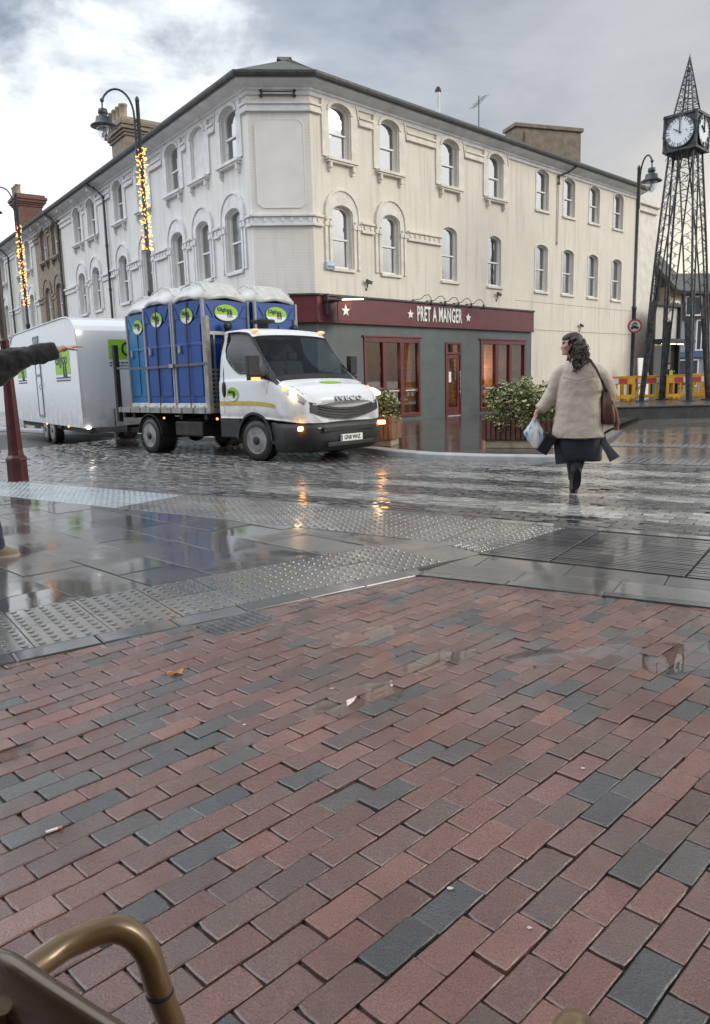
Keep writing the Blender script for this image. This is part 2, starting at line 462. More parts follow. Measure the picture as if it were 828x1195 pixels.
MG['water'] = water_mat('puddle_water', (.90, .89, .86))

# ------------------------------------------------------------------ block paving
def clip_poly(poly, hps):
    for (px, py, nx, ny) in hps:
        out = []; n = len(poly)
        for i in range(n):
            a = poly[i]; b = poly[(i + 1) % n]
            da = (a[0] - px) * nx + (a[1] - py) * ny; db = (b[0] - px) * nx + (b[1] - py) * ny
            if da >= 0: out.append(a)
            if (da >= 0) != (db >= 0):
                t = da / (da - db); out.append((a[0] + (b[0] - a[0]) * t, a[1] + (b[1] - a[1]) * t))
        poly = out
        if len(poly) < 3: return []
    return poly
def halfplanes(poly):
    area = sum(poly[i][0] * poly[(i + 1) % len(poly)][1] - poly[(i + 1) % len(poly)][0] * poly[i][1] for i in range(len(poly)))
    if area < 0: poly = poly[::-1]
    h = []
    for i in range(len(poly)):
        a = poly[i]; b = poly[(i + 1) % len(poly)]
        h.append((a[0], a[1], -(b[1] - a[1]), b[0] - a[0]))
    return h
def blocks(name, polys, ang, L, W, gap, color, mat, z=0.0, zj=.0015, tilt=.006, bev=.004, depth=.03, offset=.5, o=(0, 0), seed=1, wob=.0, rag=0, skip=None, domes=None, ribs=None):
    rs = random.Random(seed); ca, sa = math.cos(ang), math.sin(ang)
    V = []; F = []; T = []
    for poly in polys:
        hp = halfplanes(poly)
        us = [(x - o[0]) * ca + (y - o[1]) * sa for x, y in poly]; ws = [-(x - o[0]) * sa + (y - o[1]) * ca for x, y in poly]
        for j in range(int(min(ws) // W) - 1, int(max(ws) // W) + 2):
            sh = (j % 2) * offset * L if offset < 1 else rs.random() * L
            for i in range(int((min(us) - sh) // L) - 1, int((max(us) - sh) // L) + 2):
                u0, u1, w0, w1 = i * L + sh + gap / 2, (i + 1) * L + sh - gap / 2, j * W + gap / 2, (j + 1) * W - gap / 2
                du, dw = rs.uniform(-wob, wob), rs.uniform(-wob, wob) * .6; rot = rs.uniform(-wob, wob) * 3
                q = []
                uc, wc = (u0 + u1) / 2 + du, (w0 + w1) / 2 + dw
                for (a, b) in ((u0, w0), (u1, w0), (u1, w1), (u0, w1)):
                    a += du; b += dw
                    a, b = a - (b - wc) * rot, b + (a - uc) * rot
                    q.append((o[0] + a * ca - b * sa, o[1] + a * sa + b * ca))
                if rag:      # worn, slightly ragged outline with the odd chipped corner
                    qq = []
                    for k in range(4):
                        a = q[k]; b = q[(k + 1) % 4]; ns = 5 if k % 2 == 0 else 3
                        for s in range(ns):
                            f = s / ns; x = a[0] + (b[0] - a[0]) * f; y = a[1] + (b[1] - a[1]) * f
                            ccx = sum(p[0] for p in q) / 4 - x; ccy = sum(p[1] for p in q) / 4 - y; d = math.hypot(ccx, ccy)
                            e_ = abs(rs.gauss(0, rag)) + (rs.uniform(.002, .009) if s == 0 and rs.random() < .10 else 0) + (.0015 if s == 0 else 0)
                            qq.append((x + ccx / d * e_, y + ccy / d * e_))
                    q = qq
                q = clip_poly(q, hp)
                if len(q) < 3: continue
                cx = sum(p[0] for p in q) / len(q); cy = sum(p[1] for p in q) / len(q)
                if skip and skip(cx, cy): continue
                zz = z + rs.gauss(0, zj); tx, ty = rs.gauss(0, tilt), rs.gauss(0, tilt)
                h = lambda x, y: zz + (x - cx) * tx + (y - cy) * ty
                n = len(q); b0 = len(V)
                for (x, y) in q:
                    dx, dy = cx - x, cy - y; d = math.hypot(dx, dy) + 1e-9; k = min(.45, bev * 1.35 / d)
                    V.append((x + dx * k, y + dy * k, h(x, y)))
                for (x, y) in q: V.append((x, y, h(x, y) - bev * .8))
                for (x, y) in q: V.append((x, y, z - depth))
                col = color(cx, cy, rs)
                F.append(tuple(range(b0, b0 + n))); T.append(col)
                for k in range(n):
                    m = (k + 1) % n
                    F.append((b0 + n + k, b0 + n + m, b0 + m, b0 + k)); T.append(col)
                    F.append((b0 + 2 * n + k, b0 + 2 * n + m, b0 + n + m, b0 + n + k)); T.append(col)
                if domes and n == 4:
                    nd, rad, hh = domes
                    for ia in range(nd):
                        for ib in range(nd):
                            fu = (ia + .5) / nd; fw = (ib + .5) / nd
                            x = (q[0][0] * (1 - fu) + q[1][0] * fu) * (1 - fw) + (q[3][0] * (1 - fu) + q[2][0] * fu) * fw
                            y = (q[0][1] * (1 - fu) + q[1][1] * fu) * (1 - fw) + (q[3][1] * (1 - fu) + q[2][1] * fu) * fw
                            c0 = len(V); kk = 10
                            for (rf, zf) in ((1, -.001), (.86, .78), (.66, 1.0)):
                                for s in range(kk):
                                    an = 2 * math.pi * s / kk
                                    V.append((x + math.cos(an) * rad * rf, y + math.sin(an) * rad * rf, h(x, y) + hh * zf))
                            for rg in range(2):
                                for s in range(kk):
                                    t2 = (s + 1) % kk
                                    F.append((c0 + rg * kk + s, c0 + rg * kk + t2, c0 + (rg + 1) * kk + t2, c0 + (rg + 1) * kk + s)); T.append(col)
                            F.append(tuple(range(c0 + 2 * kk, c0 + 3 * kk))); T.append(col)
    me = bpy.data.meshes.new(name); me.from_pydata(V, [], F); me.materials.append(mat)
    at = me.attributes.new('tint', 'FLOAT_COLOR', 'FACE')
    at.data.foreach_set('color', np.array([(*c[:3], 1.0) for c in T], dtype=np.float32).ravel())
    ob = bpy.data.objects.new(name, me); COL.objects.link(ob)
    return structure(ob)

def pick(rs, opts, jit=.12):
    c = opts[rs.randrange(len(opts))]; k = 1 + rs.uniform(-jit, jit)
    return tuple(x * k for x in c)
RED = [(.355, .150, .108), (.305, .130, .095), (.375, .165, .120), (.285, .134, .104), (.335, .154, .118), (.26, .118, .090), (.25, .128, .100)]
GRY = [(.125, .122, .122), (.15, .142, .138), (.105, .105, .107), (.165, .142, .132)]
MIXC = [(.235, .132, .105), (.21, .122, .098)]
def brick_col(x, y, rs):
    p = rs.random()
    return tuple(c * .80 for c in pick(rs, GRY if p < .17 else (MIXC if p < .36 else RED), .16))
U = Vector((math.cos(R(-34)), math.sin(R(-34)))); N_ = Vector((.559, .829))
def un(u, n): return (U.x * u + N_.x * n, U.y * u + N_.y * n)
AP = (.41, 4.96)                                       # corner of the brick area
dl = Vector((-math.cos(R(35)), -math.sin(R(35)))); drr = Vector((math.cos(R(-30)), math.sin(R(-30))))
nl_ = Vector((-math.sin(R(35)), math.cos(R(35)))); nr_ = Vector((math.sin(R(30)), math.cos(R(30))))
def al(t, off): return (AP[0] + dl.x * t + nl_.x * off, AP[1] + dl.y * t + nl_.y * off)
def ar(t, off): return (AP[0] + drr.x * t + nr_.x * off, AP[1] + drr.y * t + nr_.y * off)

base = MB(); 
base.add([(-900, -600, -.034), (900, -600, -.034), (900, 1500, -.034), (-900, 1500, -.034)], [(0, 1, 2, 3)])
structure(obj('ground', base, MG['far'], fix=False))
jb = MB(); jb.add([(-12, -4, -.012), (9, -4, -.012), (9, 5, -.012), (-12, 12, -.012)], [(0, 1, 2, 3)])
jb.add([(-16, 23, -.014), (-12, 8, -.014), (6, 3, -.014), (9, 12, -.014), (-4, 23, -.014)], [(0, 1, 2, 3, 4)])
structure(obj('joint_sand', jb, MG['joint'], fix=False))

wedge = [AP, ar(7, 0), (6.5, -2.5), (-6, -2.5), al(8, 0)]
blocks('brick_paving', [wedge], R(45.3), .190, .0925, .0032, brick_col, MG['brick'], 0, .0016, .013, .0034, .03, .5, (.03, .02), 11, .0018, .0011)
# kerb setts round the brick area
blocks('kerb_setts', [[al(-.05, .012), al(7, .012), al(7, .165), al(-.13, .165)]], R(35), .42, .153, .006, lambda x, y, r: pick(r, [(.13, .135, .14), (.10, .105, .11)], .2), MG['tact'], .004, .001, .004, .008, .04, 0, al(0, .012), 3)
blocks('kerb_edging', [[ar(-.02, .008), ar(7, .008), ar(7, .10), ar(-.05, .10)]], R(-30), .6, .092, .005, lambda x, y, r: pick(r, [(.10, .105, .105)], .2), MG['slab'], .007, .001, .004, .006, .04, 0, ar(0, .008), 4)
# blister paving: a band beside the kerb and a band along the road edge
XB0, XB1 = (.43, 5.07), (1.72, 6.36)                    # line where the blister paving ends on the right
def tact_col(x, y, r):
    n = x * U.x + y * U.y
    if n < -7.0: return pick(r, [(.40, .45, .48), (.36, .41, .44)], .08)  # same tiles farther left, with the sky's pale reflection put into their tint
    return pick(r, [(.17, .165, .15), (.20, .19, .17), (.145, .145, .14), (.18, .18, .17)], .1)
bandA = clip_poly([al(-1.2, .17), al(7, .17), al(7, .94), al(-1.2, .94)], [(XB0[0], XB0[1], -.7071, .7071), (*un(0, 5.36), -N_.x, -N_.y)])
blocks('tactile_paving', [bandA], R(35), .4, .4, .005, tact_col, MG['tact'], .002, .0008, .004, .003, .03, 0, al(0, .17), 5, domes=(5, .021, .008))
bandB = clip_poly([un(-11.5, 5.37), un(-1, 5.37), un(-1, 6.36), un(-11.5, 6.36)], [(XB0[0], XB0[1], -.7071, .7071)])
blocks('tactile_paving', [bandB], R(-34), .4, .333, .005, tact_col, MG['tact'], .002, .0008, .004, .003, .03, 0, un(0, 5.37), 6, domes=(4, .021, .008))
blocks('kerb_setts', [[un(-12.5, 6.37), un(6, 6.37), un(6, 6.50), un(-12.5, 6.50)]], R(-34), .6, .13, .006, lambda x, y, r: pick(r, [(.15, .15, .15), (.19, .19, .185)], .1), MG['slab'], .004, .001, .003, .005, .04, 0, un(0, 6.37), 8)
def slab_col(x, y, r): return pick(r, [(.105, .105, .10), (.135, .132, .125), (.085, .087, .085), (.115, .11, .10)], .1)
slabL = clip_poly([al(9, .945), al(.2, .945), un(-3, 5.355), un(-11, 5.355)], [(*un(0, 5.355), -N_.x, -N_.y), (*al(0, .945), nl_.x, nl_.y)])
blocks('slab_paving', [slabL], R(-45), .75, .45, .006, slab_col, MG['slab'], .0, .0014, .006, .003, .03, 1.1, (-2.8, 6.95), 9)
# right: a row of slabs, then a ribbed drain cover, up to the road
XS = lambda n: (XB0[0] + .012, XB0[1] - .012)
slabR = clip_poly([ar(-.3, .105), ar(7, .105), un(7, 5.10), un(-3.5, 5.10)], [(XB0[0] + .01, XB0[1], .7071, -.7071), (*ar(0, .105), nr_.x, nr_.y), (*un(0, 5.10), -N_.x, -N_.y)])
blocks('slab_paving', [slabR], R(-30), .62, .30, .006, slab_col, MG['slab'], 0, .001, .0025, .003, .03, .4, ar(0, .105), 10)
ribR = clip_poly([un(-4, 5.11), un(5, 5.11), un(5, 6.30), un(-4, 6.30)], [(XB0[0] + .01, XB0[1], .7071, -.7071)])
blocks('ribbed_paving', [ribR], R(-34), .9, .046, .014, lambda x, y, r: pick(r, [(.10, .10, .105), (.12, .12, .122), (.085, .088, .09)], .08), MG['tact'], .006, .0006, .002, .005, .03, 0, un(0, 5.11), 12)

# road of setts with the pale and dark bars of the crossing
ZB = [(6.5, 7.02, 'd'), (7.02, 7.6, 'l'), (7.6, 8.19, 'd'), (8.19, 8.62, 'l'), (8.62, 9.12, 'd'), (9.12, 9.69, 'l'), (9.69, 10.2, 'd'), (10.2, 10.75, 'l'), (10.75, 11.3, 'd')]
def road_col(x, y, r):
    u = x * U.x + y * U.y; n = x * N_.x + y * N_.y
    left = -6.5 + (n - 7) * .58
    if left < u < 3.2 + (n - 7) * .2:
        for a, b, k in ZB:
            if a <= n < b:
                return pick(r, [(.30, .298, .28), (.25, .248, .235), (.34, .335, .31), (.19, .185, .175)], .2) if k == 'l' else pick(r, [(.042, .043, .045), (.06, .06, .06)], .2)
    return pick(r, [(.15, .145, .135), (.185, .178, .168), (.12, .118, .115), (.16, .148, .138)], .18)
FK = lambda x: 12.72 - .42 * (x - .25)                  # foot of the far kerb


blocks('road_setts', [clip_poly([un(-16, 6.51), un(9, 6.51), un(9, 17), un(-16, 17)], halfplanes(q_)) for q_ in ([(-14, 22), (-14, 10), (10, -1), (10, 4.25), (-9, 24)], [(10, 4.25), (9, 8.95), (2.87, 11.66)])], R(-34), .20, .10, .007, road_col, MG['sett'], -.006, .002, .022, .006, .03, .5, (.01, .02), 13, .002)

# far kerb, forecourt of the shop, pavement along the terrace and the square on the right
def strip(name, pts, wdt, z0, z1, mat, bevel=.02):
    """kerb: a line of stones with its road face along pts; the width lies on the left-hand side"""
    mb = MB(); n = len(pts); ns = []
    for i in range(n):
        d = Vector(pts[min(i + 1, n - 1)]) - Vector(pts[max(i - 1, 0)]); d.normalize(); ns.append(Vector((-d.y, d.x)))
    ring = []
    for p, q in zip(pts, ns):
        a = Vector(p); b = a + q * wdt
        ring.append([(a.x, a.y, z0), (b.x, b.y, z0), (b.x, b.y, z1), (a.x, a.y, z1)])
    mb.loft(ring, 0, True, False, False)
    return structure(obj(name, mb, mat, bevel=bevel))
kerb_line = [(-24, 38), (-11.5, 25.2), (-4.2, 18.9), (-1.0, 15.75), (.10, 14.35), (.62, 13.35), (1.2, 12.62), (2.0, 12.08), (2.9, 11.68)] 
kerb_right = [(2.9, 11.66), (3.4, 11.75), (3.75, 12.15), (4.3, 13.3), (6.0, 17.0)]
strip('far_kerb', kerb_line + [(3.3, 11.66)], .30, -.03, .085, MG['kerb'])
strip('side_kerb', [(3.32, 11.68), (3.55, 11.85), (3.85, 12.3), (4.3, 13.3), (6.0, 17.0)], .22, -.03, .07, MG['kerbdark'])
fc = MB(); z = .08
fp = [(-23.8, 38.2), (-11.3, 25.4), (-4.0, 19.1), (-.8, 15.95), (.32, 14.5), (.86, 13.5), (1.4, 12.8), (2.1, 12.33), (2.9, 11.96), (3.25, 12.0), (3.5, 12.3), (4.03, 13.4), (5.73, 17.1), (8.5, 22.5), (14.5, 36.5), (13.5, 36.5), (-1, 21.2), (-2.6, 21.1), (-10, 31), (-24, 50), (-30, 50)]
fc.add([(x, y, z) for x, y in fp], [tuple(range(len(fp)))])
structure(obj('forecourt_paving', fc, MG['shopfloor'], fix=False))
rp = MB(); rp.add([(5.9, 17.1, -.004), (4.1, 13.3, -.004), (3.55, 12.1, -.004), (2.95, 11.62, -.004), (8.9, 8.7, -.004), (30, 9, -.004), (30, 40, -.004), (15, 37, -.004), (8.6, 22.5, -.004)], [tuple(range(9))])
structure(obj('square_paving', rp, MG['rightpave'], fix=False))
for (x0, y0, x1, y1, wd) in ((3.95, 11.25, 7.6, 8.9, .75), (4.7, 13.95, 8.2, 11.9, .6)):
    d = Vector((x1 - x0, y1 - y0)).normalized(); nn2 = Vector((-d.y, d.x)) * wd
    blocks('tactile_paving', [[(x0, y0), (x1, y1), (x1 + nn2.x, y1 + nn2.y), (x0 + nn2.x, y0 + nn2.y)]], math.atan2(d.y, d.x), .4, wd / 2, .006, lambda x, y, r: pick(r, [(.19, .185, .17), (.16, .16, .15)], .1), MG['tact'], .006, .0008, .003, .003, .02, 0, (x0, y0), 15, domes=(4, .02, .006))

def puddle(pts, z, seed, rough=.07, name='puddle'):
    rs = random.Random(seed); cx = sum(p[0] for p in pts) / len(pts); cy = sum(p[1] for p in pts) / len(pts)
    out = []; n = len(pts)
    for i in range(n):
        a = Vector(pts[i]); b = Vector(pts[(i + 1) % n])
        for k in range(8):
            q = a.lerp(b, k / 8); c = Vector((cx, cy)); f = 1 + rs.gauss(0, rough * .35)
            out.append(((c + (q - c) * f).x, (c + (q - c) * f).y, z))
    if sum(out[i - 1][0] * out[i][1] - out[i][0] * out[i - 1][1] for i in range(len(out))) < 0: out.reverse()
    mb = MB(); mb.add(out, [tuple(range(len(out)))])
    return structure(obj(name, mb, MG['water'], fix=False))
puddle([(0.68, 3.404), (0.869, 3.539), (1.045, 3.444), (1.045, 3.363), (0.869, 3.282), (0.721, 3.309)], .0013, 1)
puddle([(0.948, 3.439), (1.218, 3.547), (1.704, 3.547), (1.569, 3.209), (1.313, 3.142), (1.056, 3.317)], .0013, 2)
puddle([(-0.193, 2.877), (-0.098, 3.052), (0.051, 3.147), (0.213, 3.174), (0.159, 2.93), (0.037, 2.795), (-0.098, 2.795)], .0013, 3)
puddle([(-0.168, 3.721), (-0.019, 3.883), (0.183, 3.924), (0.197, 3.789), (0.035, 3.627), (-0.127, 3.586)], .0013, 4)
puddle([(0.191, 3.303), (0.339, 3.479), (0.569, 3.533), (0.555, 3.411), (0.38, 3.276), (0.245, 3.209)], .0013, 5)
puddle([(-1.489, 2.611), (-1.219, 2.664), (-1.219, 2.53), (-1.422, 2.475)], .0013, 6)
# ------------------------------------------------------------------ the corner building
def arch(xc, w, zb, zt, rise, n=9, grow=0.0, growtop=None):
    """outline from bottom right, over the arch, to bottom left"""
    hw = w / 2 + grow; gt = grow if growtop is None else growtop
    pts = [(xc + hw, zb)]
    zs = zt - rise
    for k in range(n + 1):
        a = math.pi * k / n
        # segmental / elliptical head
        pts.append((xc + hw * math.cos(a), zs + (rise + gt) * math.sin(a)))
    pts.append((xc - hw, zb))
    return pts

def wall_panel(mb, x0, x1, z0, z1, holes, y=0.0, reveal=.15, mi=0, mr=0):
    xs = sorted({x0, x1, *[h[0] - h[1] / 2 for h in holes], *[h[0] + h[1] / 2 for h in holes]})
    zs = sorted({z0, z1, *[h[2] for h in holes], *[h[3] for h in holes]})
    xs = [x for x in xs if x0 - 1e-6 <= x <= x1 + 1e-6]; zs = [z for z in zs if z0 - 1e-6 <= z <= z1 + 1e-6]
    idx = {}; V = []; F = []
    def vid(x, z):
        k = (round(x, 4), round(z, 4))
        if k not in idx: idx[k] = len(V); V.append((x, y, z))
        return idx[k]
    for i in range(len(xs) - 1):
        for j in range(len(zs) - 1):
            cx, cz = (xs[i] + xs[i + 1]) / 2, (zs[j] + zs[j + 1]) / 2
            if any(abs(cx - h[0]) < h[1] / 2 and h[2] < cz < h[3] for h in holes): continue
            F.append((vid(xs[i], zs[j]), vid(xs[i + 1], zs[j]), vid(xs[i + 1], zs[j + 1]), vid(xs[i], zs[j + 1])))
    mb.add(V, F, mi)
    for h in holes:
        xc, w_, zb, zt, rise = h[:5]
        o = arch(xc, w_, zb, zt, rise)
        n = len(o)
        mb.add([(a, y, b) for a, b in o] + [(a, y + reveal, b) for a, b in o], [(i, i + n, (i + 1) % n + n, (i + 1) % n) for i in range(n)], mr)
        if rise > 0:
            k = o[1:-1]; half = len(k) // 2
            right = [(xc + w_ / 2, zt)] + [p for p in k if p[0] >= xc - 1e-6][::1]
            left = [(xc - w_ / 2, zt)] + [p for p in k if p[0] <= xc + 1e-6][::-1]
            for side in (right, left):
                c0 = side[0]
                for a, b in zip(side[1:-1], side[2:]):
                    mb.add([(c0[0], y, c0[1]), (a[0], y, a[1]), (b[0], y, b[1])], [(0, 1, 2)], mi)
                top = side[-1]
                if abs(top[0] - xc) < 1e-6 or True:
                    mb.add([(c0[0], y, c0[1]), (top[0], y, top[1]), (xc, y, zt)], [(0, 1, 2)], mi)

fn = lambda a, b, d: (a, d, b)
def window(parent, xc, w_, zb, zt, rise, kind='plain', mats=('sash', 'trim'), sill=True, curtain=False, lit=False, blind=False, surround=None):
    """sash window of the building: frame part with pane, sill, surround and curtain as sub-parts"""
    if blind:
        mb = MB(); o = arch(xc, w_, zb, zt, rise); mb.prism(o, fn, .05, .16)
        fr = obj('blind_window', mb, M[mats[1]], parent)
    else:
        mb = MB(); o = arch(xc, w_, zb, zt, rise); inn = arch(xc, w_, zb + .05, zt, rise, grow=-.05)
        mb.ring(o, inn, fn, .10, .17)
        zm = zb + (zt - zb) * .48
        mb.span(xc - w_ / 2 + .002, xc + w_ / 2 - .002, .102, .168, zb, zb + .07)
        mb.span(xc - w_ / 2 + .05, xc + w_ / 2 - .05, .095, .15, zm - .022, zm + .022)
        for sx in (-1, 1):
            mb.span(xc + sx * (w_ / 2 - .051), xc + sx * (w_ / 2 - .085), .125, .16, zb + .07, zm)
        fr = obj('window', mb, M[mats[0]], parent)
        oo = arch(xc, w_, zb + .02, zt, rise, grow=-.02); pb = MB(); pb.add([(a, .152, b) for a, b in oo], [tuple(range(len(oo)))]); obj('pane', pb, M['glass'], fr, fix=False)
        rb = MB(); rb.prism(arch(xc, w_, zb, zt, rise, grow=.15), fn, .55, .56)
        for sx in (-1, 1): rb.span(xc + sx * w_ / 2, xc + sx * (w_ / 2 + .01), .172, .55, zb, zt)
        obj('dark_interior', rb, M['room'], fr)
        if curtain:
            cb = MB(); 
            for sx in (-1, 1):
                wd = w_ * rnd.uniform(.22, .5); k = 9
                pts = [(xc + sx * (w_ / 2 - .02 - wd * i / k), .24 + .02 * (i % 2)) for i in range(k + 1)]
                for a, b in zip(pts, pts[1:]): cb.add([(a[0], a[1], zb), (b[0], b[1], zb), (b[0], b[1], zt), (a[0], a[1], zt)], [(0, 1, 2, 3)], 0, True)
            obj('curtain', cb, M['curtain'], fr, fix=False)
    if sill:
        sb = MB(); d = .16 if kind == 'upper' else .07
        ex = .20 if kind == 'upper' else .08
        sb.span(xc - w_ / 2 - ex, xc + w_ / 2 + ex, -d, .10, zb - .08, zb - .001)
        if kind == 'upper':
            sb.span(xc - w_ / 2 - ex + .03, xc + w_ / 2 + ex - .03, -d + .04, -.001, zb - .13, zb - .081)
            for sx in (-1, 1):
                sb.span(xc + sx * (w_ / 2 + .10), xc + sx * (w_ / 2 + .02), -.12, -.001, zb - .28, zb - .131)
                sb.span(xc + sx * (w_ / 2 + .09), xc + sx * (w_ / 2 + .03), -.075, -.001, zb - .36, zb - .281)
        obj('sill', sb, M[mats[1]], fr, bevel=.008)
    if surround == 'upper':
        qb = MB()
        qb.ring(arch(xc, w_, zb, zt, rise, grow=.30, growtop=.40), arch(xc, w_, zb, zt, rise, grow=.035, growtop=.03), fn, -.045, .02)
        qb.ring(arch(xc, w_, zt - rise, zt, rise, grow=.12, growtop=.12), arch(xc, w_, zt - rise, zt, rise, grow=.03, growtop=.02), fn, -.075, .02)
        qb.ring(arch(xc, w_, zt - rise - .05, zt, rise, grow=.34, growtop=.45), arch(xc, w_, zt - rise - .05, zt, rise, grow=.29, growtop=.39), fn, -.07, .02)
        obj('surround', qb, M[mats[1]], fr, bevel=.006)
    elif surround == 'lower':
        qb = MB()
        zs = zt - rise - .25
        qb.ring(arch(xc, w_, zs, zt, rise, grow=.24, growtop=.40), arch(xc, w_, zs, zt, rise, grow=.03, growtop=.02), fn, -.04, .02)
        qb.ring(arch(xc, w_, zs + .1, zt, rise, grow=.29, growtop=.46), arch(xc, w_, zs + .1, zt, rise, grow=.23, growtop=.39), fn, -.075, .02)
        for sx in (-1, 1):
            for g_ in (.10, .26):
                qb.span(xc + sx * (w_ / 2 + g_ - .05), xc + sx * (w_ / 2 + g_ + .05), -.05, .02, zb, zs - .12)
                qb.span(xc + sx * (w_ / 2 + g_ - .065), xc + sx * (w_ / 2 + g_ + .065), -.075, .02, zs - .12, zs - .001)
                qb.sph((xc + sx * (w_ / 2 + g_), -.045, zs - .20 + .26), (.04, .05, .04), 8, 5)
        obj('surround', qb, M[mats[1]], fr, bevel=.006)
    elif surround == 'thin':
        qb = MB(); qb.ring(arch(xc, w_, zb, zt, rise, grow=.07, growtop=.07), arch(xc, w_, zb, zt, rise, grow=.004, growtop=.003), fn, -.02, .02)
        obj('surround', qb, M[mats[1]], fr, bevel=.004)
    return fr

PB = Vector((-.905, 21.243)); PA = Vector((-2.505, 21.125))
THR = R(44.32); THL = R(125.84 - 180); THC = math.atan2(PB.y - PA.y, PB.x - PA.x); LCH = (PB - PA).length
bld = thing('corner_building', 'long cream and white painted corner building with dark shop on its ground floor', 'building', (PB.x, PB.y, 0))
def frame_at(o, th):
    e_ = Matrix.Translation((o.x - PB.x, o.y - PB.y, 0)) @ Matrix.Rotation(th, 4, 'Z'); return e_
# walls carry the frames: everything on a face is placed in that face's own axes
def face_obj(name, mb, mat, frame, **k):
    o = obj(name, mb, mat, bld, **k); o.matrix_local = frame; return o
FR, FL, FC = frame_at(PB, THR), frame_at(PA, THL), frame_at(PA, THC)
ZE = 8.80
RW = [(1.06, .74), (3.02, .74), (5.80, .78), (8.25, .78)]
RW2 = [(11.18, .80), (13.05, .80), (14.98, .78), (16.98, .80)]
U1, U0, L1_, L0 = 8.61, 7.23, 6.03, 4.38
RS = .20
EW = 4.0                     # interior line of the shop
holes = []
for i, (x, w_) in enumerate(RW): holes += [(x, w_, U0, U1, RS), (x, w_ - .02, L0, L1_, RS)]
for i, (x, w_) in enumerate(RW2): holes += [(x, w_, U0, U1, .16), (x, w_, L0, L1_, .16)]
mb = MB(); wall_panel(mb, 0, 18.75, 2.92, ZE, holes)
wR = face_obj('wall', mb, M['cream'], FR, fix=False); wR['label'] = 'cream upper wall of the street front'
mb = MB(); mb.span(10.58, 18.75, 0, .3, -.1, 2.92 - .002); face_obj('wall', mb, M['cream'], FR)
# the set-back last bay on the right, past the downpipe
mb = MB(); mb.span(18.752, 20.9, .12, 9, -.1, ZE - .3); face_obj('wall', mb, M['trimcream'], FR)
mb = MB(); mb.span(18.70, 20.75, .0, .115, ZE - .55, ZE - .302); mb.span(18.7, 20.8, -.12, .3, ZE - .298, ZE - .05); face_obj('cornice', mb, M['trimcream'], FR, bevel=.02)
shopw = [(3.035, 2.49, .17, 2.55), (5.945, .83, .0, 2.47), (8.79, 2.74, .17, 2.57)]
mb = MB(); wall_panel(mb, 0, 10.575, -.1, 2.918, [(a, b, max(c, -.099), d, 0) for a, b, c, d in shopw], 0, .12)
face_obj('shop_wall', mb, M['grey'], FR, fix=False)
mb = MB(); wall_panel(mb, 0, LCH, -.1, 2.918, []); face_obj('shop_wall', mb, M['grey'], FC, fix=False)
mb = MB(); wall_panel(mb, -11.3, 0, -.1, 2.918, []); face_obj('shop_wall', mb, M['grey'], FL, fix=False)
mb = MB(); wall_panel(mb, 0, LCH, 2.92, ZE, []); wC = face_obj('wall', mb, M['chamfer'], FC, fix=False)
LW = [(1.06, .88), (3.0, .88), (4.86, .88), (7.45, .86), (9.80, .86)]
holesL = []
for x, w_ in LW: holesL += [(-x, w_, U0, U1, RS), (-x, w_ - .05, L0, L1_, RS)]
mb = MB(); wall_panel(mb, -11.3, 0, 2.92, ZE, holesL); wL = face_obj('wall', mb, M['pale'], FL, fix=False)
def on(par, f, *a, **k):
    o = f(par, *a, **k); return o
for i, (x, w_) in enumerate(RW):
    window(wR, x, w_, U0, U1, RS, 'upper', ('sash', 'trimcream'), surround='upper')
    window(wR, x, w_ - .02, L0, L1_, RS, 'lower', ('sash', 'trimcream'), curtain=True, surround='lower' if i < 2 else 'lowerx')
for x, w_ in RW2:
    window(wR, x, w_, U0, U1, .16, 'plain', ('sash', 'trimcream'), surround='thin')
    window(wR, x, w_, L0, L1_, .16, 'plain', ('sash', 'trimcream'), curtain=True, surround='thin')
for i, (x, w_) in enumerate(LW):
    window(wL, -x, w_, U0, U1, RS, 'upper', ('sash', 'trim'), surround='upper', blind=i in (1, 3))
    window(wL, -x, w_ - .05, L0, L1_, RS, 'lower', ('sash', 'trim'), curtain=True, surround='lower')
for o in bpy.data.objects:      # windows belong to the building, in the axes of their own face
    if o.parent is wR: o.parent = bld; o.matrix_local = FR
    elif o.parent is wL: o.parent = bld; o.matrix_local = FL

# string courses, frieze, raised panel and name plate frame on the corner
def segs(x0, x1, gaps):
    out = []; x = x0
    for a, b in sorted(gaps):
        if a > x: out.append((x, min(a, x1)))
        x = max(x, b)
    if x < x1: out.append((x, x1))
    return [s_ for s_ in out if s_[1] - s_[0] > .03]
def course(frame, x0, x1, gaps, z, kind, mat, ends=(0, 0)):
    for a, b in segs(x0, x1, gaps):
        mb = MB()
        if kind == 'upper':
            mb.span(a, b, -.10, .0, z + .14, z + .20); mb.span(a, b, -.06, .0, z + .03, z + .139); mb.span(a, b, -.085, 0, z - .03, z + .029)
        else:
            mb.span(a, b, -.10, .0, z + .20, z + .26); mb.span(a, b, -.045, .0, z + .04, z + .199); mb.span(a, b, -.085, 0, z - .03, z + .039)
            k = max(1, int((b - a) / .22))
            for i in range(k):
                xx = a + (i + .5) * (b - a) / k
                mb.span(xx - .035, xx + .035, -.075, -.046, z + .07, z + .17)
        face_obj('string_course', mb, mat, frame, bevel=.006)
gU = lambda ws, s: [(s * x - w_ / 2 - .33, s * x + w_ / 2 + .33) for x, w_ in ws]
course(FR, -.04, 8.0, gU(RW, 1), 8.26, 'upper', M['trimcream']); course(FR, -.04, 5.5, [(x - w_ / 2 - .36, x + w_ / 2 + .36) for x, w_ in RW[:2]] + [(5.35, 9)], 5.44, 'lower', M['trimcream'])
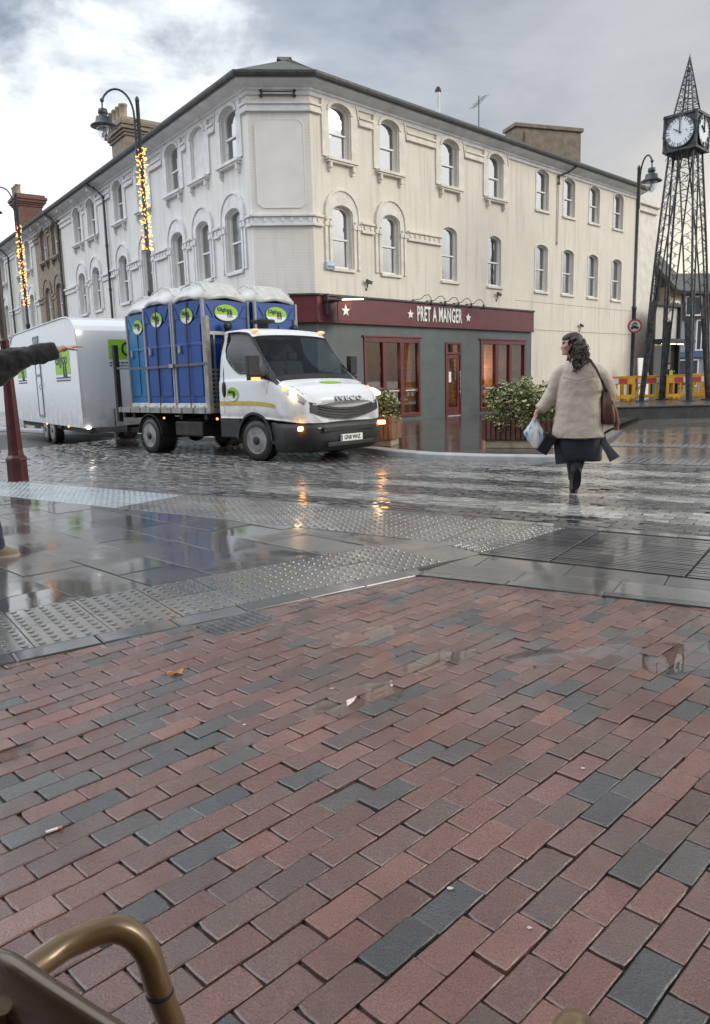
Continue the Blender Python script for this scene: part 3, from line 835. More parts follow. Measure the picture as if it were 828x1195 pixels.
course(FL, -11.3, .04, gU(LW, -1), 8.26, 'upper', M['trim']); course(FL, -11.3, .04, [(-x - w_ / 2 - .36, -x + w_ / 2 + .36) for x, w_ in LW], 5.44, 'lower', M['trim'])
course(FC, -.03, LCH + .03, [], 8.26, 'upper', M['trim']); course(FC, -.03, LCH + .03, [], 5.44, 'lower', M['trim'])
oc = [(.16, 5.98), (.30, 5.86), (1.30, 5.86), (1.44, 5.98), (1.44, 7.92), (1.30, 8.05), (.30, 8.05), (.16, 7.92)]
mb = MB(); mb.prism(oc, fn, -.02, .01); inner = [(.80 + (a - .8) * .965, 6.955 + (b - 6.955) * .98) for a, b in oc]
mb.ring(oc + oc[:1], inner + inner[:1], fn, -.028, -.015)
face_obj('blank_panel', mb, pm('smooth_off_white_render', (.76, .73, .68), .7, var=.04, scale=2), FC, bevel=.004)
mb = MB()
for zz in (8.62, 8.70):
    mb.tube([(.35, -.06, zz), (1.25, -.06, zz)], .013, 6)
for xx in (.38, 1.22): mb.box((xx, -.05, 8.66), (.05, .10, .17))
for sx, xx in ((-1, .35), (1, 1.25)):
    for zz in (8.60, 8.72): mb.sph((xx, -.06, zz), .03, 8, 6)
face_obj('sign_bracket', mb, M['black'], FC)
# eaves: soffit, gutter and roof follow the three faces with mitred corners
def sweep(name, line, prof, mat, mi_smooth=False, parent=bld):
    """line: plan points relative to the building; prof: (outward offset, z)"""
    P = [Vector(p) for p in line]; n = len(P); nrm = []
    for i in range(n - 1):
        d = (P[i + 1] - P[i]).normalized(); nrm.append(Vector((d.y, -d.x)))
    mit = []
    for i in range(n):
        if i == 0: mit.append(nrm[0])
        elif i == n - 1: mit.append(nrm[-1])
        else:
            m = (nrm[i - 1] + nrm[i]).normalized(); mit.append(m / m.dot(nrm[i]))
    rings = [[(P[i].x + mit[i].x * o, P[i].y + mit[i].y * o, z) for o, z in prof] for i in range(n)]
    mb = MB(); mb.loft(rings, 0, True, False, mi_smooth)
    return obj(name, mb, mat, parent)
dLv = Vector((math.cos(THL), math.sin(THL))); dRv = Vector((math.cos(THR), math.sin(THR)))
A0 = PA - PB
lineB = [A0 - dLv * 11.3, A0, Vector((0, 0)), dRv * 18.75]
sweep('cornice', lineB, [(.0, 8.63), (.05, 8.63), (.06, 8.73), (.10, 8.735), (.10, 8.80), (.40, 8.90), (.42, 8.98), (.0, 8.98)], M['trim'])
sweep('gutter', lineB, [(.39, 8.985), (.40, 8.93), (.45, 8.905), (.51, 8.93), (.53, 8.99), (.53, 9.05), (.49, 9.05), (.47, 8.985)], M['gutter'])
sweep('roof', lineB, [(.47, 9.0), (.47, 9.06), (-2.10, 10.30), (-2.16, 10.38), (-2.22, 10.30), (-4.9, 9.05), (-4.9, 8.9), (0, 8.985)], M['roof'])
mb = MB(); mb.span(-11.3, -.6, .6, 8, 8.2, 8.5); face_obj('roof', mb, M['roof'], FL)
# chimney block, flue and aerial on the street-front roof
mb = MB(); mb.span(-1.6, 1.6, -.45, .45, -3, -.16); mb.span(-1.68, 1.68, -.53, .53, -.158, 0); mb.span(-1.2, -.9, -.5, -.451, -2, -.3)
o = face_obj('chimney', mb, M['stone'], FR @ Matrix.Translation((16.3, 3.2, 11.75)) @ Matrix.Rotation(R(-26), 4, 'Z'), bevel=.02)
mb = MB(); mb.lathe([(.07, 9.9), (.07, 11.15)], 12, (8.1, 2.3, 0)); mb.lathe([(.11, 11.15), (.11, 11.2), (.06, 11.3)], 12, (8.1, 2.3, 0), mi=1)
face_obj('flue', mb, [M['trim'], M['black']], FR)
mb = MB(); mb.tube([(10.6, 2.4, 9.9), (10.6, 2.4, 11.6)], .018, 6); mb.tube([(10.25, 2.4, 11.1), (11.0, 2.4, 11.7)], .012, 6)
for k in range(6):
    q = Vector((10.3 + k * .13, 2.4, 11.14 + k * .105)); mb.tube([q + Vector((0, -.22, 0)), q + Vector((0, .22, 0))], .007, 5)
face_obj('aerial', mb, M['black'], FR)
# downpipes
def pipe(frame, pts, name='downpipe', r=.045, mat='gutter', par=None):
    mb = MB(); mb.tube(pts, r, 10)
    for p in pts[1:]:
        mb.lathe([(r * 1.35, -.04), (r * 1.35, .04)], 10, p)
    o = face_obj(name, mb, M[mat], frame); return o
pipe(FR, [(12.75, -.46, 8.9), (12.55, -.25, 8.72), (12.2, -.06, 8.55), (12.2, -.06, 8.3)], r=.035)
pipe(FR, [(12.2, -.05, 8.3), (12.2, -.05, 6.2)], mat='trimcream', r=.03)
pipe(FR, [(18.62, -.1, 8.7), (18.62, -.07, 6.5), (18.62, -.07, 0)], mat='trimcream', r=.05)
pipe(FL, [(-11.9, -.46, 8.9), (-11.65, -.28, 8.75), (-11.15, -.10, 8.35), (-11.15, -.10, 6.6), (-11.15, -.10, 5.0), (-11.15, -.10, 3.0)])
# thin render lines on the plain end wall
mb = MB(); mb.span(10.6, 18.7, -.006, .0, 2.985, 3.0); mb.span(9.5, 18.7, -.006, 0, 3.98, 3.99); face_obj('render_joint', mb, M['stone'], FR)

# ------------------------------------------------------------------ shopfront
def panel_fascia(frame, x0, x1):
    mb = MB(); mb.span(x0, x1, -.10, .0, 2.95, 3.60); mb.span(x0, x1, -.13, 0, 2.90, 2.948)
    o = face_obj('shop_fascia', mb, M['maroon'], frame, bevel=.006)
    mb = MB(); mb.span(x0, x1, -.15, 0, 3.602, 3.66); face_obj('fascia_capping', mb, M['gutter'], frame, bevel=.008)
    return o
fas = panel_fascia(FR, -.04, 10.57); panel_fascia(FC, -.03, LCH + .03); panel_fascia(FL, -11, .04)
def rel(o):  # hang on the fascia's own axes as a sub-part
    return o
text('shop_lettering', 'PRET A MANGER', .62, M['white'], fas, (5.14, -.112, 3.27), (R(90), 0, 0), .016, .435, .012, 1.12)
def star(parent, x, z, r, y, mat, name='star'):
    mb = MB(); pts = []
    for k in range(10):
        a = math.pi / 2 + math.pi * k / 5; q = r if k % 2 == 0 else r * .42
        pts.append((x + q * math.cos(a), z + q * math.sin(a)))
    vs_ = [(a, y, b) for a, b in pts] + [(a, y - .016, b) for a, b in pts] + [(x, y - .016, z)]
    fs_ = [(i, (i + 1) % 10, (i + 1) % 10 + 10, i + 10) for i in range(10)] + [(i + 10, (i + 1) % 10 + 10, 20) for i in range(10)]
    mb.add(vs_, fs_); return obj(name, mb, mat, parent)
star(fas, 3.74, 3.26, .15, -.101, M['white']); star(fas, 6.62, 3.26, .15, -.101, M['white'])
M['warmglow'] = emit('warm_lamp_bulb', (1, .62, .28), 14)
def shop_window(xc, w_, z0, z1, n, rail):
    mb = MB(); x0, x1 = xc - w_ / 2, xc + w_ / 2
    y0, y1 = -.035, .10
    mb.span(x0, x1, y0, y1, z1 - .14, z1); mb.span(x0, x1, y0, y1, z0, z0 + .12)
    mb.span(x0, x0 + .09, y0 + .003, y1, z0 + .12, z1 - .14); mb.span(x1 - .09, x1, y0 + .003, y1, z0 + .12, z1 - .14)
    pw = (w_ - .18) / n
    for k in range(1, n):
        xx = x0 + .09 + k * pw; mb.span(xx - .075, xx + .075, y0 + .01, y1, z0 + .12, z1 - .14)
    for k in range(n):
        xx = x0 + .09 + k * pw + (.075 if k else 0); xe = x0 + .09 + (k + 1) * pw - (.075 if k < n - 1 else 0)
        mb.span(xx, xe, y0 + .03, y1 - .02, rail - .05, rail + .05)
    mb.span(x0 - .06, x1 + .06, -.06, -.001, z1 + .001, z1 + .05)
    fr = face_obj('shop_window', mb, M['maroon'], FR, bevel=.008)
    pb = MB(); pb.add([(x0 + .05, .043, z0 + .05), (x1 - .05, .043, z0 + .05), (x1 - .05, .043, z1 - .05), (x0 + .05, .043, z1 - .05)], [(0, 1, 2, 3)]); obj('pane', pb, M['shopglass'], fr, fix=False)
    for k in range(n): 
        hb = MB(); c = x0 + .09 + (k + .5) * pw; hb.span(c - pw * .28, c + pw * .28, -.016, -.004, rail - .012, rail + .012)
        obj('handle', hb, M['white'], fr)
shop_window(3.035, 2.49, .17, 2.55, 3, .98); shop_window(8.79, 2.74, .17, 2.57, 3, .95)
mb = MB(); x0, x1 = 5.53, 6.36
mb.span(x0, x0 + .07, -.03, .1, 0, 2.47); mb.span(x1 - .07, x1, -.03, .1, 0, 2.47); mb.span(x0 + .07, x1 - .07, -.03, .1, 2.40, 2.47); mb.span(x0 + .07, x1 - .07, -.02, .09, 2.08, 2.14)
for a, b in ((x0 + .08, x0 + .19), (x1 - .19, x1 - .08)): mb.span(a, b, .0, .06, .10, 2.06)
mb.span(x0 + .19, x1 - .19, 0, .06, .10, .36); mb.span(x0 + .19, x1 - .19, 0, .06, 1.94, 2.06)
dr = face_obj('shop_door', mb, M['maroon'], FR, bevel=.006)
pb = MB()
for a, b in ((.2, 2.0), (2.14, 2.40)): pb.add([(x0 + .07, .033, a), (x1 - .07, .033, a), (x1 - .07, .033, b), (x0 + .07, .033, b)], [(0, 1, 2, 3)])
obj('pane', pb, M['shopglass'], dr, fix=False)
mb = MB(); mb.tube([(x1 - .15, -.09, .78), (x1 - .15, -.09, 1.55)], .014, 8)
for zz in (.85, 1.48): mb.tube([(x1 - .15, 0, zz), (x1 - .15, -.09, zz)], .01, 6)
obj('handle', mb, pm('brushed_steel', (.6, .6, .6), .25, 1), dr)
mb = MB(); mb.span(5.72, 5.87, .022, .028, 1.18, 1.52); obj('notice', mb, M['white'], dr)
mb = MB(); mb.span(x0 + .07, x1 - .07, -.05, .1, .0, .10); obj('threshold', mb, pm('worn_metal_strip', (.6, .6, .58), .35, .6), dr)
# inside of the shop
M['shopbrick'] = face_brick('warm_interior_brick', (.50, .24, .12), (.40, .18, .09), (.45, .36, .28))
mb = MB(); mb.span(4.0, 4.5, .22, .62, 0, 2.9, 0); mb.span(7.2, 7.6, .5, 1.1, 0, 2.9, 0); mb.span(8.75, 9.0, .35, .8, 0, 2.9, 0)
face_obj('interior_wall', mb, M['shopbrick'], FR)
mb = MB(); mb.span(-.2, 10.5, 5.0, 5.1, 0, 2.9); mb.span(10.4, 10.5, .16, 5, 0, 2.9)
for k in range(7): mb.span(.2 + k * 1.5, 1.3 + k * 1.5, 4.9, 4.999, .9, 2.2)
face_obj('interior_back_wall', mb, pm('dark_panelled_wall', (.10, .07, .055), .6, var=.4, scale=3), FR)
mb = MB(); mb.span(-.2, 10.5, .13, 5, -.05, .02); mb.span(-.2, 10.5, .13, 5, 2.86, 2.915); face_obj('interior_floor', mb, pm('dark_shop_floor', (.09, .07, .055), .4), FR)
mb = MB(); mb.span(.3, 3.9, 3.2, 3.9, 0.02, 1.05); mb.span(7.5, 10.2, 2.6, 3.3, .02, 1.1)
for k in range(5): mb.span(1.2 + k * .62, 1.55 + k * .62, 1.2, 1.6, .44, .48); mb.span(1.2 + k * .62, 1.23 + k * .62, 1.2, 1.6, .02, .9); mb.span(1.5 + k * .62, 1.53 + k * .62, 1.2, 1.23, .02, .44)
for k in range(4): mb.span(7.6 + k * .66, 7.98 + k * .66, .9, 1.3, .70, .74); mb.span(7.78 + k * .66, 7.82 + k * .66, 1.08, 1.12, .02, .7)
face_obj('interior_furniture', mb, pm('dark_wood_furniture', (.10, .06, .04), .5), FR)
mb = MB()
for (x, y, zz) in ((2.55, 1.3, 1.98), (3.35, 2.6, 2.0), (1.5, 2.4, 2.0), (6.0, 2.0, 2.15), (8.15, 1.1, 1.5), (8.9, 2.2, 2.1), (9.75, 1.3, 2.1), (9.75, 1.0, .95)):
    mb.sph((x, y, zz), .055, 10, 8); 
lb = face_obj('interior_lamp', mb, M['warmglow'], FR)
mb = MB()
for (x, y, zz) in ((2.55, 1.3, 1.98), (3.35, 2.6, 2.0), (1.5, 2.4, 2.0), (6.0, 2.0, 2.15), (8.9, 2.2, 2.1), (9.75, 1.3, 2.1)):
    mb.lathe([(.03, zz + .2), (.06, zz + .17), (.22, zz + .06), (.21, zz + .05), (.05, zz + .15)], 14, (x, y, 0), caps=False); mb.tube([(x, y, zz + .2), (x, y, 2.86)], .008, 5)
face_obj('lamp_shade', mb, M['black'], FR)
for (x, y, zz, en) in ((2.6, 1.6, 1.85, 42), (4.95, 1.2, 1.9, 26), (8.3, 1.2, 1.6, 42), (9.6, 2.0, 1.9, 20)):
    l = bpy.data.lights.new('shop_lamp', 'POINT'); l.energy = en; l.color = (1, .66, .36); l.shadow_soft_size = .08
    lo = bpy.data.objects.new('shop_lamp', l); COL.objects.link(lo); lo.parent = bld; lo.matrix_local = FR @ Matrix.Translation((x, y, zz))

def facing(frame, p, rz=0.0):
    """world matrix of a point on one of the building's faces"""
    return Matrix.Translation((PB.x, PB.y, 0)) @ frame @ Matrix.Translation(p) @ Matrix.Rotation(rz, 4, 'Z')
def thing_at(name, label, cat, mw, group=None):
    o = thing(name, label, cat, (0, 0, 0), 0, group); o.matrix_world = mw; return o
# swan neck lamps over the lettering
for k in range(5):
    t = thing_at('swan_neck_lamp', 'black swan neck lamp over the shop lettering', 'lamp', facing(FR, (4.2 + k * .67, -.16, 3.66)), 'swan neck lamps over the shop lettering')
    mb = MB(); mb.tube([(-.28, .08, .02), (-.22, .05, .04), (-.08, -.05, .06), (.0, -.12, .16), (.08, -.2, .18), (.14, -.25, .1), (.15, -.27, .0)], .011, 7); mb.lathe([(.035, -.01), (.035, .02)], 10, (-.28, .1, .02), 'Y'); obj('arm', mb, M['black'], t)
    mb = MB(); mb.lathe([(.02, .02), (.035, 0), (.04, -.05), (.085, -.12), (.08, -.125), (.03, -.05)], 14, (.15, -.27, 0)); obj('lamp_shade', mb, M['black'], t)
ls = ['leftmost black swan neck lamp over the shop lettering, nearest the first star', 'second black swan neck lamp from the left over the shop lettering', 'middle black swan neck lamp of five over the shop lettering', 'fourth black swan neck lamp from the left over the shop lettering', 'rightmost black swan neck lamp over the shop lettering, nearest the last star']
for o, s_ in zip([o for o in bpy.data.objects if o.name.startswith('swan_neck_lamp')], ls): o['label'] = s_
# projecting star sign with its lit lamp
ps = thing_at('projecting_sign', 'square maroon hanging sign with a white star on the shop corner', 'sign', facing(FR, (.60, -.1, 3.28)))
mb = MB(); mb.span(-.27, .27, -.42, -.38, -.36, .15); bd = obj('sign_board', mb, M['maroon'], ps, bevel=.005)
star(bd, 0, -.09, .165, -.421, M['white'])
mb = MB(); mb.span(-.42, .0, -.40, -.0, .17, .21); mb.box((-.36, -.1, .1), (.08, .1, .55)); obj('bracket', mb, M['gutter'], ps, bevel=.01)
mb = MB(); mb.box((.12, -.52, .25), (.95, .10, .05), (0, R(-4), 0)); obj('lamp_housing', mb, M['gutter'], ps, bevel=.01)
M['cooltube'] = emit('lit_strip_lamp', (1, .88, .62), 5)
mb = MB(); mb.box((.2, -.52, .215), (.75, .08, .02), (0, R(-4), 0)); obj('lamp_strip', mb, M['cooltube'], ps)
def cctv(frame, p, label):
    t = thing_at('security_camera', label, 'camera', facing(frame, p) @ Matrix.Scale(.7, 4))
    mb = MB(); mb.tube([(0, .0, -.1), (0, -.08, 0), (0, -.12, .14)], .018, 8); mb.lathe([(.05, 0), (.05, .03)], 10, (0, -.02, -.1), 'Y'); obj('mount', mb, M['gutter'], t)
    mb = MB(); mb.box((.05, -.14, .19), (.30, .10, .10), (0, R(14), 0)); mb.box((.06, -.14, .245), (.34, .12, .015), (0, R(14), 0)); obj('camera_body', mb, M['gutter'], t, bevel=.01)
cctv(FR, (1.95, 0, 3.95), 'grey security camera above the maroon fascia, left of the lettering')
cctv(FR, (8.35, 0, 3.98), 'grey security camera above the maroon fascia, right of the lettering')
cctv(FR, (14.0, 0, 3.1), 'small dark security camera on the bare cream wall above the bush')
ab = thing_at('alarm_box', 'small blue and white alarm box on the corner above the shop', 'alarm', facing(FR, (.52, 0, 4.42)))
mb = MB(); mb.prism([(-.15, -.1), (.15, -.1), (.15, .1), (.0, .13), (-.15, .1)], lambda a, b, d: (a, d, b), -.09, 0); obj('cover', mb, pm('pale_blue_plastic', (.5, .58, .68), .4), ab, bevel=.012)
mb = MB(); mb.span(-.13, .13, -.094, -.091, -.07, .0); obj('panel', mb, pm('blue_grey_plastic', (.16, .2, .27), .4), ab)
ub = thing_at('wall_cabinet', 'black rounded box on the cream wall behind the woman', 'cabinet', facing(FR, (13.05, 0, 1.05)))
mb = MB(); mb.prism([(-.28, -.55), (.28, -.55), (.28, .45), (.16, .55), (-.16, .55), (-.28, .45)], lambda a, b, d: (a, d, b), -.22, 0); obj('casing', mb, M['black'], ub, bevel=.03)
mb = MB(); mb.span(-.2, .2, -.226, -.221, -.4, .38); obj('door', mb, pm('dull_black_panel', (.03, .03, .03), .6), ub)
# ------------------------------------------------------------------ terrace running away on the left
M['creamL'] = painted_brick('grey_cream_painted_brick', (.66, .64, .58), stain=.35)
def terrace(label, s0, s1, wins, wm, tm, sm, group, pipe_at=None, chim=None, blind=(), band=True, eave=None):
    o = thing('terraced_house', label, 'building', (PA.x, PA.y, 0), THL, group)
    hs = []
    for x in wins: hs += [(-x, .84, U0, U1, RS), (-x, .80, L0, L1_, RS)]
    mb = MB(); wall_panel(mb, -s1, -s0, -.1, ZE, hs); obj('wall', mb, M[wm], o, fix=False)
    for x in wins:
        window(o, -x, .84, U0, U1, RS, 'upper', ('sash', tm), surround='upper')
        window(o, -x, .80, L0, L1_, RS, 'lower', ('sash', tm), curtain=True, surround='lower')
    if band:
        for z, kind, hw in ((8.26, 'upper', .75), (5.44, 'lower', .76)):
            for a, b in segs(-s1, -s0, [(-x - hw, -x + hw) for x in wins]):
                mb = MB()
                mb.span(a, b, -.10, 0, z + .14, z + .22); mb.span(a, b, -.05, 0, z - .03, z + .139)
                obj('string_course', mb, M[tm], o)
    prof = lambda pts: [[(-s1, y, z) for y, z in pts], [(-s0 - .003, y, z) for y, z in pts]]
    mb = MB(); mb.loft(prof([(0, 8.63), (-.05, 8.63), (-.06, 8.73), (-.10, 8.735), (-.10, 8.80), (-.40, 8.90), (-.42, 8.98), (0, 8.98)]), 0, True, False, False); obj('cornice', mb, M[sm], o)
    mb = MB(); mb.loft(prof([(-.39, 8.985), (-.40, 8.93), (-.45, 8.905), (-.51, 8.93), (-.53, 8.99), (-.53, 9.05), (-.49, 9.05), (-.47, 8.985)]), 0, True, False, False); obj('gutter', mb, M['gutter'], o)
    mb = MB(); mb.loft(prof([(-.47, 9.0), (-.47, 9.06), (2.4, 10.35), (4.9, 9.05), (4.9, 8.9), (0, 8.985)]), 0, True, False, False); obj('roof', mb, M['roof'], o)
    for x in (s0 + .9, (s0 + s1) / 2, s1 - .9):
        mb = MB(); mb.span(-x - .06, -x + .06, -.36, -.101, 8.74, 8.86); obj('bracket', mb, M[sm], o)
    if pipe_at:
        mb = MB(); q = pipe_at
        mb.tube([(-q - .5, -.47, 8.9), (-q - .3, -.3, 8.75), (-q, -.1, 8.4), (-q, -.1, 0)], .05, 8); obj('downpipe', mb, M['gutter'], o)
    if chim:
        c0, c1, zt, mt, pots = chim
        mb = MB(); y0, y1 = 1.0, 2.2
        mb.span(c0, c1, y0, y1, 9, zt - .62)
        for k, (e_, h0, h1) in enumerate(((.06, .62, .52), (.12, .519, .42), (.2, .419, .28), (.26, .279, .12), (.16, .119, 0))):
            mb.span(c0 - e_, c1 + e_, y0 - e_, y1 + e_, zt - h0, zt - h1)
        ch = obj('chimney', mb, M[mt], o, bevel=.012)
        for k in range(pots):
            mb = MB(); xx = c0 + (k + .5) * (c1 - c0) / pots
            mb.lathe([(.17, zt), (.14, zt + .08), (.14, zt + .44), (.17, zt + .46), (.17, zt + .52), (.11, zt + .52), (.11, zt + .2)], 12, (xx, 1.05, 0)); obj('chimney_pot', mb, M['pot'], ch)
    return o
M['pot'] = pm('clay_chimney_pot', (.42, .33, .25), .8, var=.2)
M['stocktrim'] = pm('dark_stone_trim', (.27, .22, .17), .8, var=.25, scale=3, bump=.3)
terrace('white terraced house with a tall stock brick chimney, next along from the corner building', 11.303, 17.25, [12.93, 14.77], 'pale', 'trim', 'trim', 'terraced houses', None, (-12.9, -11.3, 11.35, 'stock', 4))
terrace('bare brown brick terraced house between two white painted ones', 17.253, 21.75, [18.2, 20.1], 'stock', 'stocktrim', 'trim', 'terraced houses', 17.35)
terrace('cream terraced house with a red brick chimney, left of the bare brown brick one', 21.753, 31.2, [23.1, 25.0, 28.8, 30.3], 'creamL', 'trim', 'trim', 'terraced houses', 27.0, (-29.3, -28.0, 12.0, 'redbrick', 3))
terrace('far pale terraced house at the left edge, beyond the cream one with the red chimney', 31.203, 46, [33, 35, 39, 41], 'pale', 'trim', 'trim', 'terraced houses', 37)

# ------------------------------------------------------------------ lamp posts
M['fairy'] = emit('warm_fairy_light', (1, .50, .12), 2.6)
M['wirem'] = pm('brown_wire', (.16, .11, .05), .6)
def lamp_post(label, loc, H_, side, base='lamp', group='street lamps with swan neck arms', thick=1.0, headdy=0):
    """side: plan direction of the arm"""
    t = thing('street_lamp', label, 'street lamp', loc, math.atan2(side[1], side[0]), group)
    mb = MB(); k = thick
    mb.lathe([(.16 * k, 0), (.16 * k, .08), (.13 * k, .12), (.13 * k, .85), (.15 * k, .9), (.10 * k, 1.0), (.075 * k, 1.12), (.07 * k, H_ * .42), (.085 * k, H_ * .42 + .02), (.085 * k, H_ * .42 + .12), (.055 * k, H_ * .42 + .16), (.05 * k, H_ - .12), (.06 * k, H_ - .1), (.045 * k, H_ - .03), (.02, H_)], 14)
    obj('post', mb, M[base], t)
    mb = MB(); pts = [(.10, 0, H_ - 1.45), (.10, 0, H_ - .55)]
    for q in range(1, 12):
        a = math.pi * q / 11 * .80
        pts.append((.10 + .44 * (1 - math.cos(a)), 0, H_ - .55 + .72 * math.sin(a) ** .9))
    mb.tube(pts, .028, 9)
    for zz in (H_ - 1.4, H_ - 1.0, H_ - .6): mb.span(-.02, .12, -.03, .03, zz - .025, zz + .025)
    obj('arm', mb, M[base], t)
    ex, ez = pts[-1][0], pts[-1][2]
    mb = MB(); mb.sph((ex, 0, ez), .055, 10, 8); mb.tube([(ex, 0, ez), (ex + .005, 0, ez - .2)], .022, 8)
    z = ez - .2
    mb.lathe([(.03, z), (.11, z - .02), (.13, z - .12), (.10, z - .16), (.10, z - .19), (.19, z - .22), (.21, z - .34), (.34, z - .43), (.345, z - .455), (.2, z - .46)], 20, (ex, 0, 0))
    hd = obj('lamp_head', mb, M[base], t)
    mb = MB(); mb.lathe([(.20, z - .46), (.195, z - .56), (.15, z - .68), (.07, z - .78), (.0, z - .80)], 18, (ex, 0, 0)); obj('lamp_glass', mb, M['clear'], hd)
    mb = MB(); mb.lathe([(.015, z - .46), (.035, z - .5), (.035, z - .62), (.01, z - .66)], 10, (ex, 0, 0)); obj('bulb', mb, M['trim'], hd)
    return t
def fairy(label, loc, z0, z1, r, n=150):
    t = thing('fairy_light_string', label, 'fairy lights', loc, 0, 'fairy lights round the lamp posts')
    mb = MB(); pts = []
    for k in range(220):
        a = k * .62; z = z0 + (z1 - z0) * k / 219; pts.append((math.cos(a) * r, math.sin(a) * r, z))
    mb.tube(pts, .006, 4); obj('cable', mb, M['wirem'], t)
    mb = MB(); rs = random.Random(int(loc[0] * 10))
    for k in range(n):
        a = rs.random() * 6.28; z = z0 + (z1 - z0) * rs.random(); q = r + .02 + rs.random() ** 2 * .07
        mb.sph((math.cos(a) * q, math.sin(a) * q, z), rs.uniform(.007, .0125), 6, 4)
        b = mb.v[-1]; mb.tube([(math.cos(a) * r, math.sin(a) * r, z), (math.cos(a) * (q + .02), math.sin(a) * (q + .02), z + rs.uniform(-.05, .05))], .006, 4, caps=False)
    obj('bulb', mb, M['fairy'], t)['kind'] = 'stuff'
    return t
lamp_post('tall grey swan neck street lamp rising behind the blue toilets', (-5.42, 21.5, .08), 8.72, (-1, -.12))
fairy('golden fairy lights wound round the lamp post behind the blue toilets', (-5.42, 21.5, 0), 4.9, 7.55, .075, 190)
lamp_post('far grey swan neck street lamp at the left edge beside the red brick chimney', (-12.75, 31, .08), 8.75, (-1, -.1))
fairy('golden fairy lights round the far lamp post at the left edge', (-12.75, 31, 0), 4.6, 7.65, .075, 180)
lamp_post('dark swan neck street lamp beside the clock tower, with a round road sign on it', (10.18, 28, -.0), 8.42, (.12, -1), thick=1.05)
# round motor vehicles sign on the right lamp
M['signred'] = pm('sign_red', (.42, .05, .05), .4, var=.05)
t = thing('road_sign', 'round road sign with a red ring and black vehicle symbol on the right lamp post', 'sign', (10.18, 27.88, 2.98), R(-20)); t.scale = (.82, 1, .82)
mb = MB(); mb.lathe([(.30, 0), (.30, .02), (0, .02)], 28, (0, 0, 0), 'Y'); obj('sign_plate', mb, M['lamp'], t)
fnS = lambda a, b, d: (a, d, b)
circ = lambda r, n=32: [(r * math.cos(2 * math.pi * k / n), r * math.sin(2 * math.pi * k / n)) for k in range(n)]
mb = MB(); c = circ(.295); ci = circ(.225); mb.ring(c + c[:1], ci + ci[:1], fnS, -.012, -.001); obj('red_ring', mb, M['signred'], t)
mb = MB(); mb.prism(circ(.224), fnS, -.008, -.001); obj('white_face', mb, pm('sign_white', (.62, .60, .56), .5), t)
mb = MB()
mb.prism([(-.17, -.11), (.17, -.11), (.17, -.05), (.10, -.03), (.06, .02), (-.08, .02), (-.12, -.03), (-.17, -.05)], fnS, -.014, -.0085)
for sx in (-.10, .10): mb.prism([(sx + a, -.115 + b) for a, b in circ(.035, 12)], fnS, -.016, -.0085)
for sx in (-.08, .08):
    cc = [(sx + a, .065 + b) for a, b in circ(.042, 14)]; ci = [(sx + a, .065 + b) for a, b in circ(.024, 14)]; mb.ring(cc + cc[:1], ci + ci[:1], fnS, -.014, -.0085)
mb.prism([(-.09, .08), (.05, .08), (.09, .13), (.04, .14), (.02, .11), (-.03, .12), (-.10, .11)], fnS, -.014, -.0085)
mb.prism([(-.02, .11), (.02, .11), (.03, .18), (-.01, .18)], fnS, -.0142, -.0085)
obj('symbol', mb, M['black'], t)

# ------------------------------------------------------------------ maroon column on the left
t = thing('maroon_column', 'tall tapering maroon iron column at the left edge behind the man', 'post', (-4.87, 10.98, 0))
mb = MB(); mb.lathe([(.155, 0), (.15, .02), (.145, .29), (.155, .31), (.15, .34), (.115, .38), (.105, .45), (.088, 1.13), (.062, 1.9), (.066, 1.92), (.066, 1.99), (.05, 2.02)], 8, smooth=False); obj('base', mb, M['maroonpost'], t, bevel=.006)
mb = MB(); mb.lathe([(.048, 2.0), (.045, 4.8), (.07, 4.85), (.03, 4.95)], 12); obj('shaft', mb, pm('brown_grey_post_paint', (.07, .055, .05), .5), t)
mb = MB(); mb.lathe([(.005, 4.9), (.05, 4.92), (.06, 4.98), (.02, 5.06)], 12); obj('cap', mb, M['maroonpost'], t)

# ------------------------------------------------------------------ clock tower on its plinth
M['tower'] = pm('dark_weathered_steel', (.062, .064, .068), .5, metal=.3, var=.45, scale=7, bump=.2)
M['plinth'] = pm('wet_dark_plinth', (.055, .053, .05), .3, var=.25, scale=2, bump=.2, spec=.7)
t = thing('plinth', 'low dark wet stone plinth under the clock tower', 'plinth', (10.0, 24.2, 0))
mb = MB(); mb.span(-3.2, 7.0, -2.25, 4.2, -.05, .33); mb.span(-3.25, 7.05, -2.3, 4.25, .331, .385); obj('stone', mb, M['plinth'], t, bevel=.015)
TC = (10.6, 25.2); ZP = .386
tw = thing('clock_tower', 'tall dark lattice steel clock tower with four splayed legs and a pointed spire', 'clock tower', (TC[0], TC[1], 0), R(45))
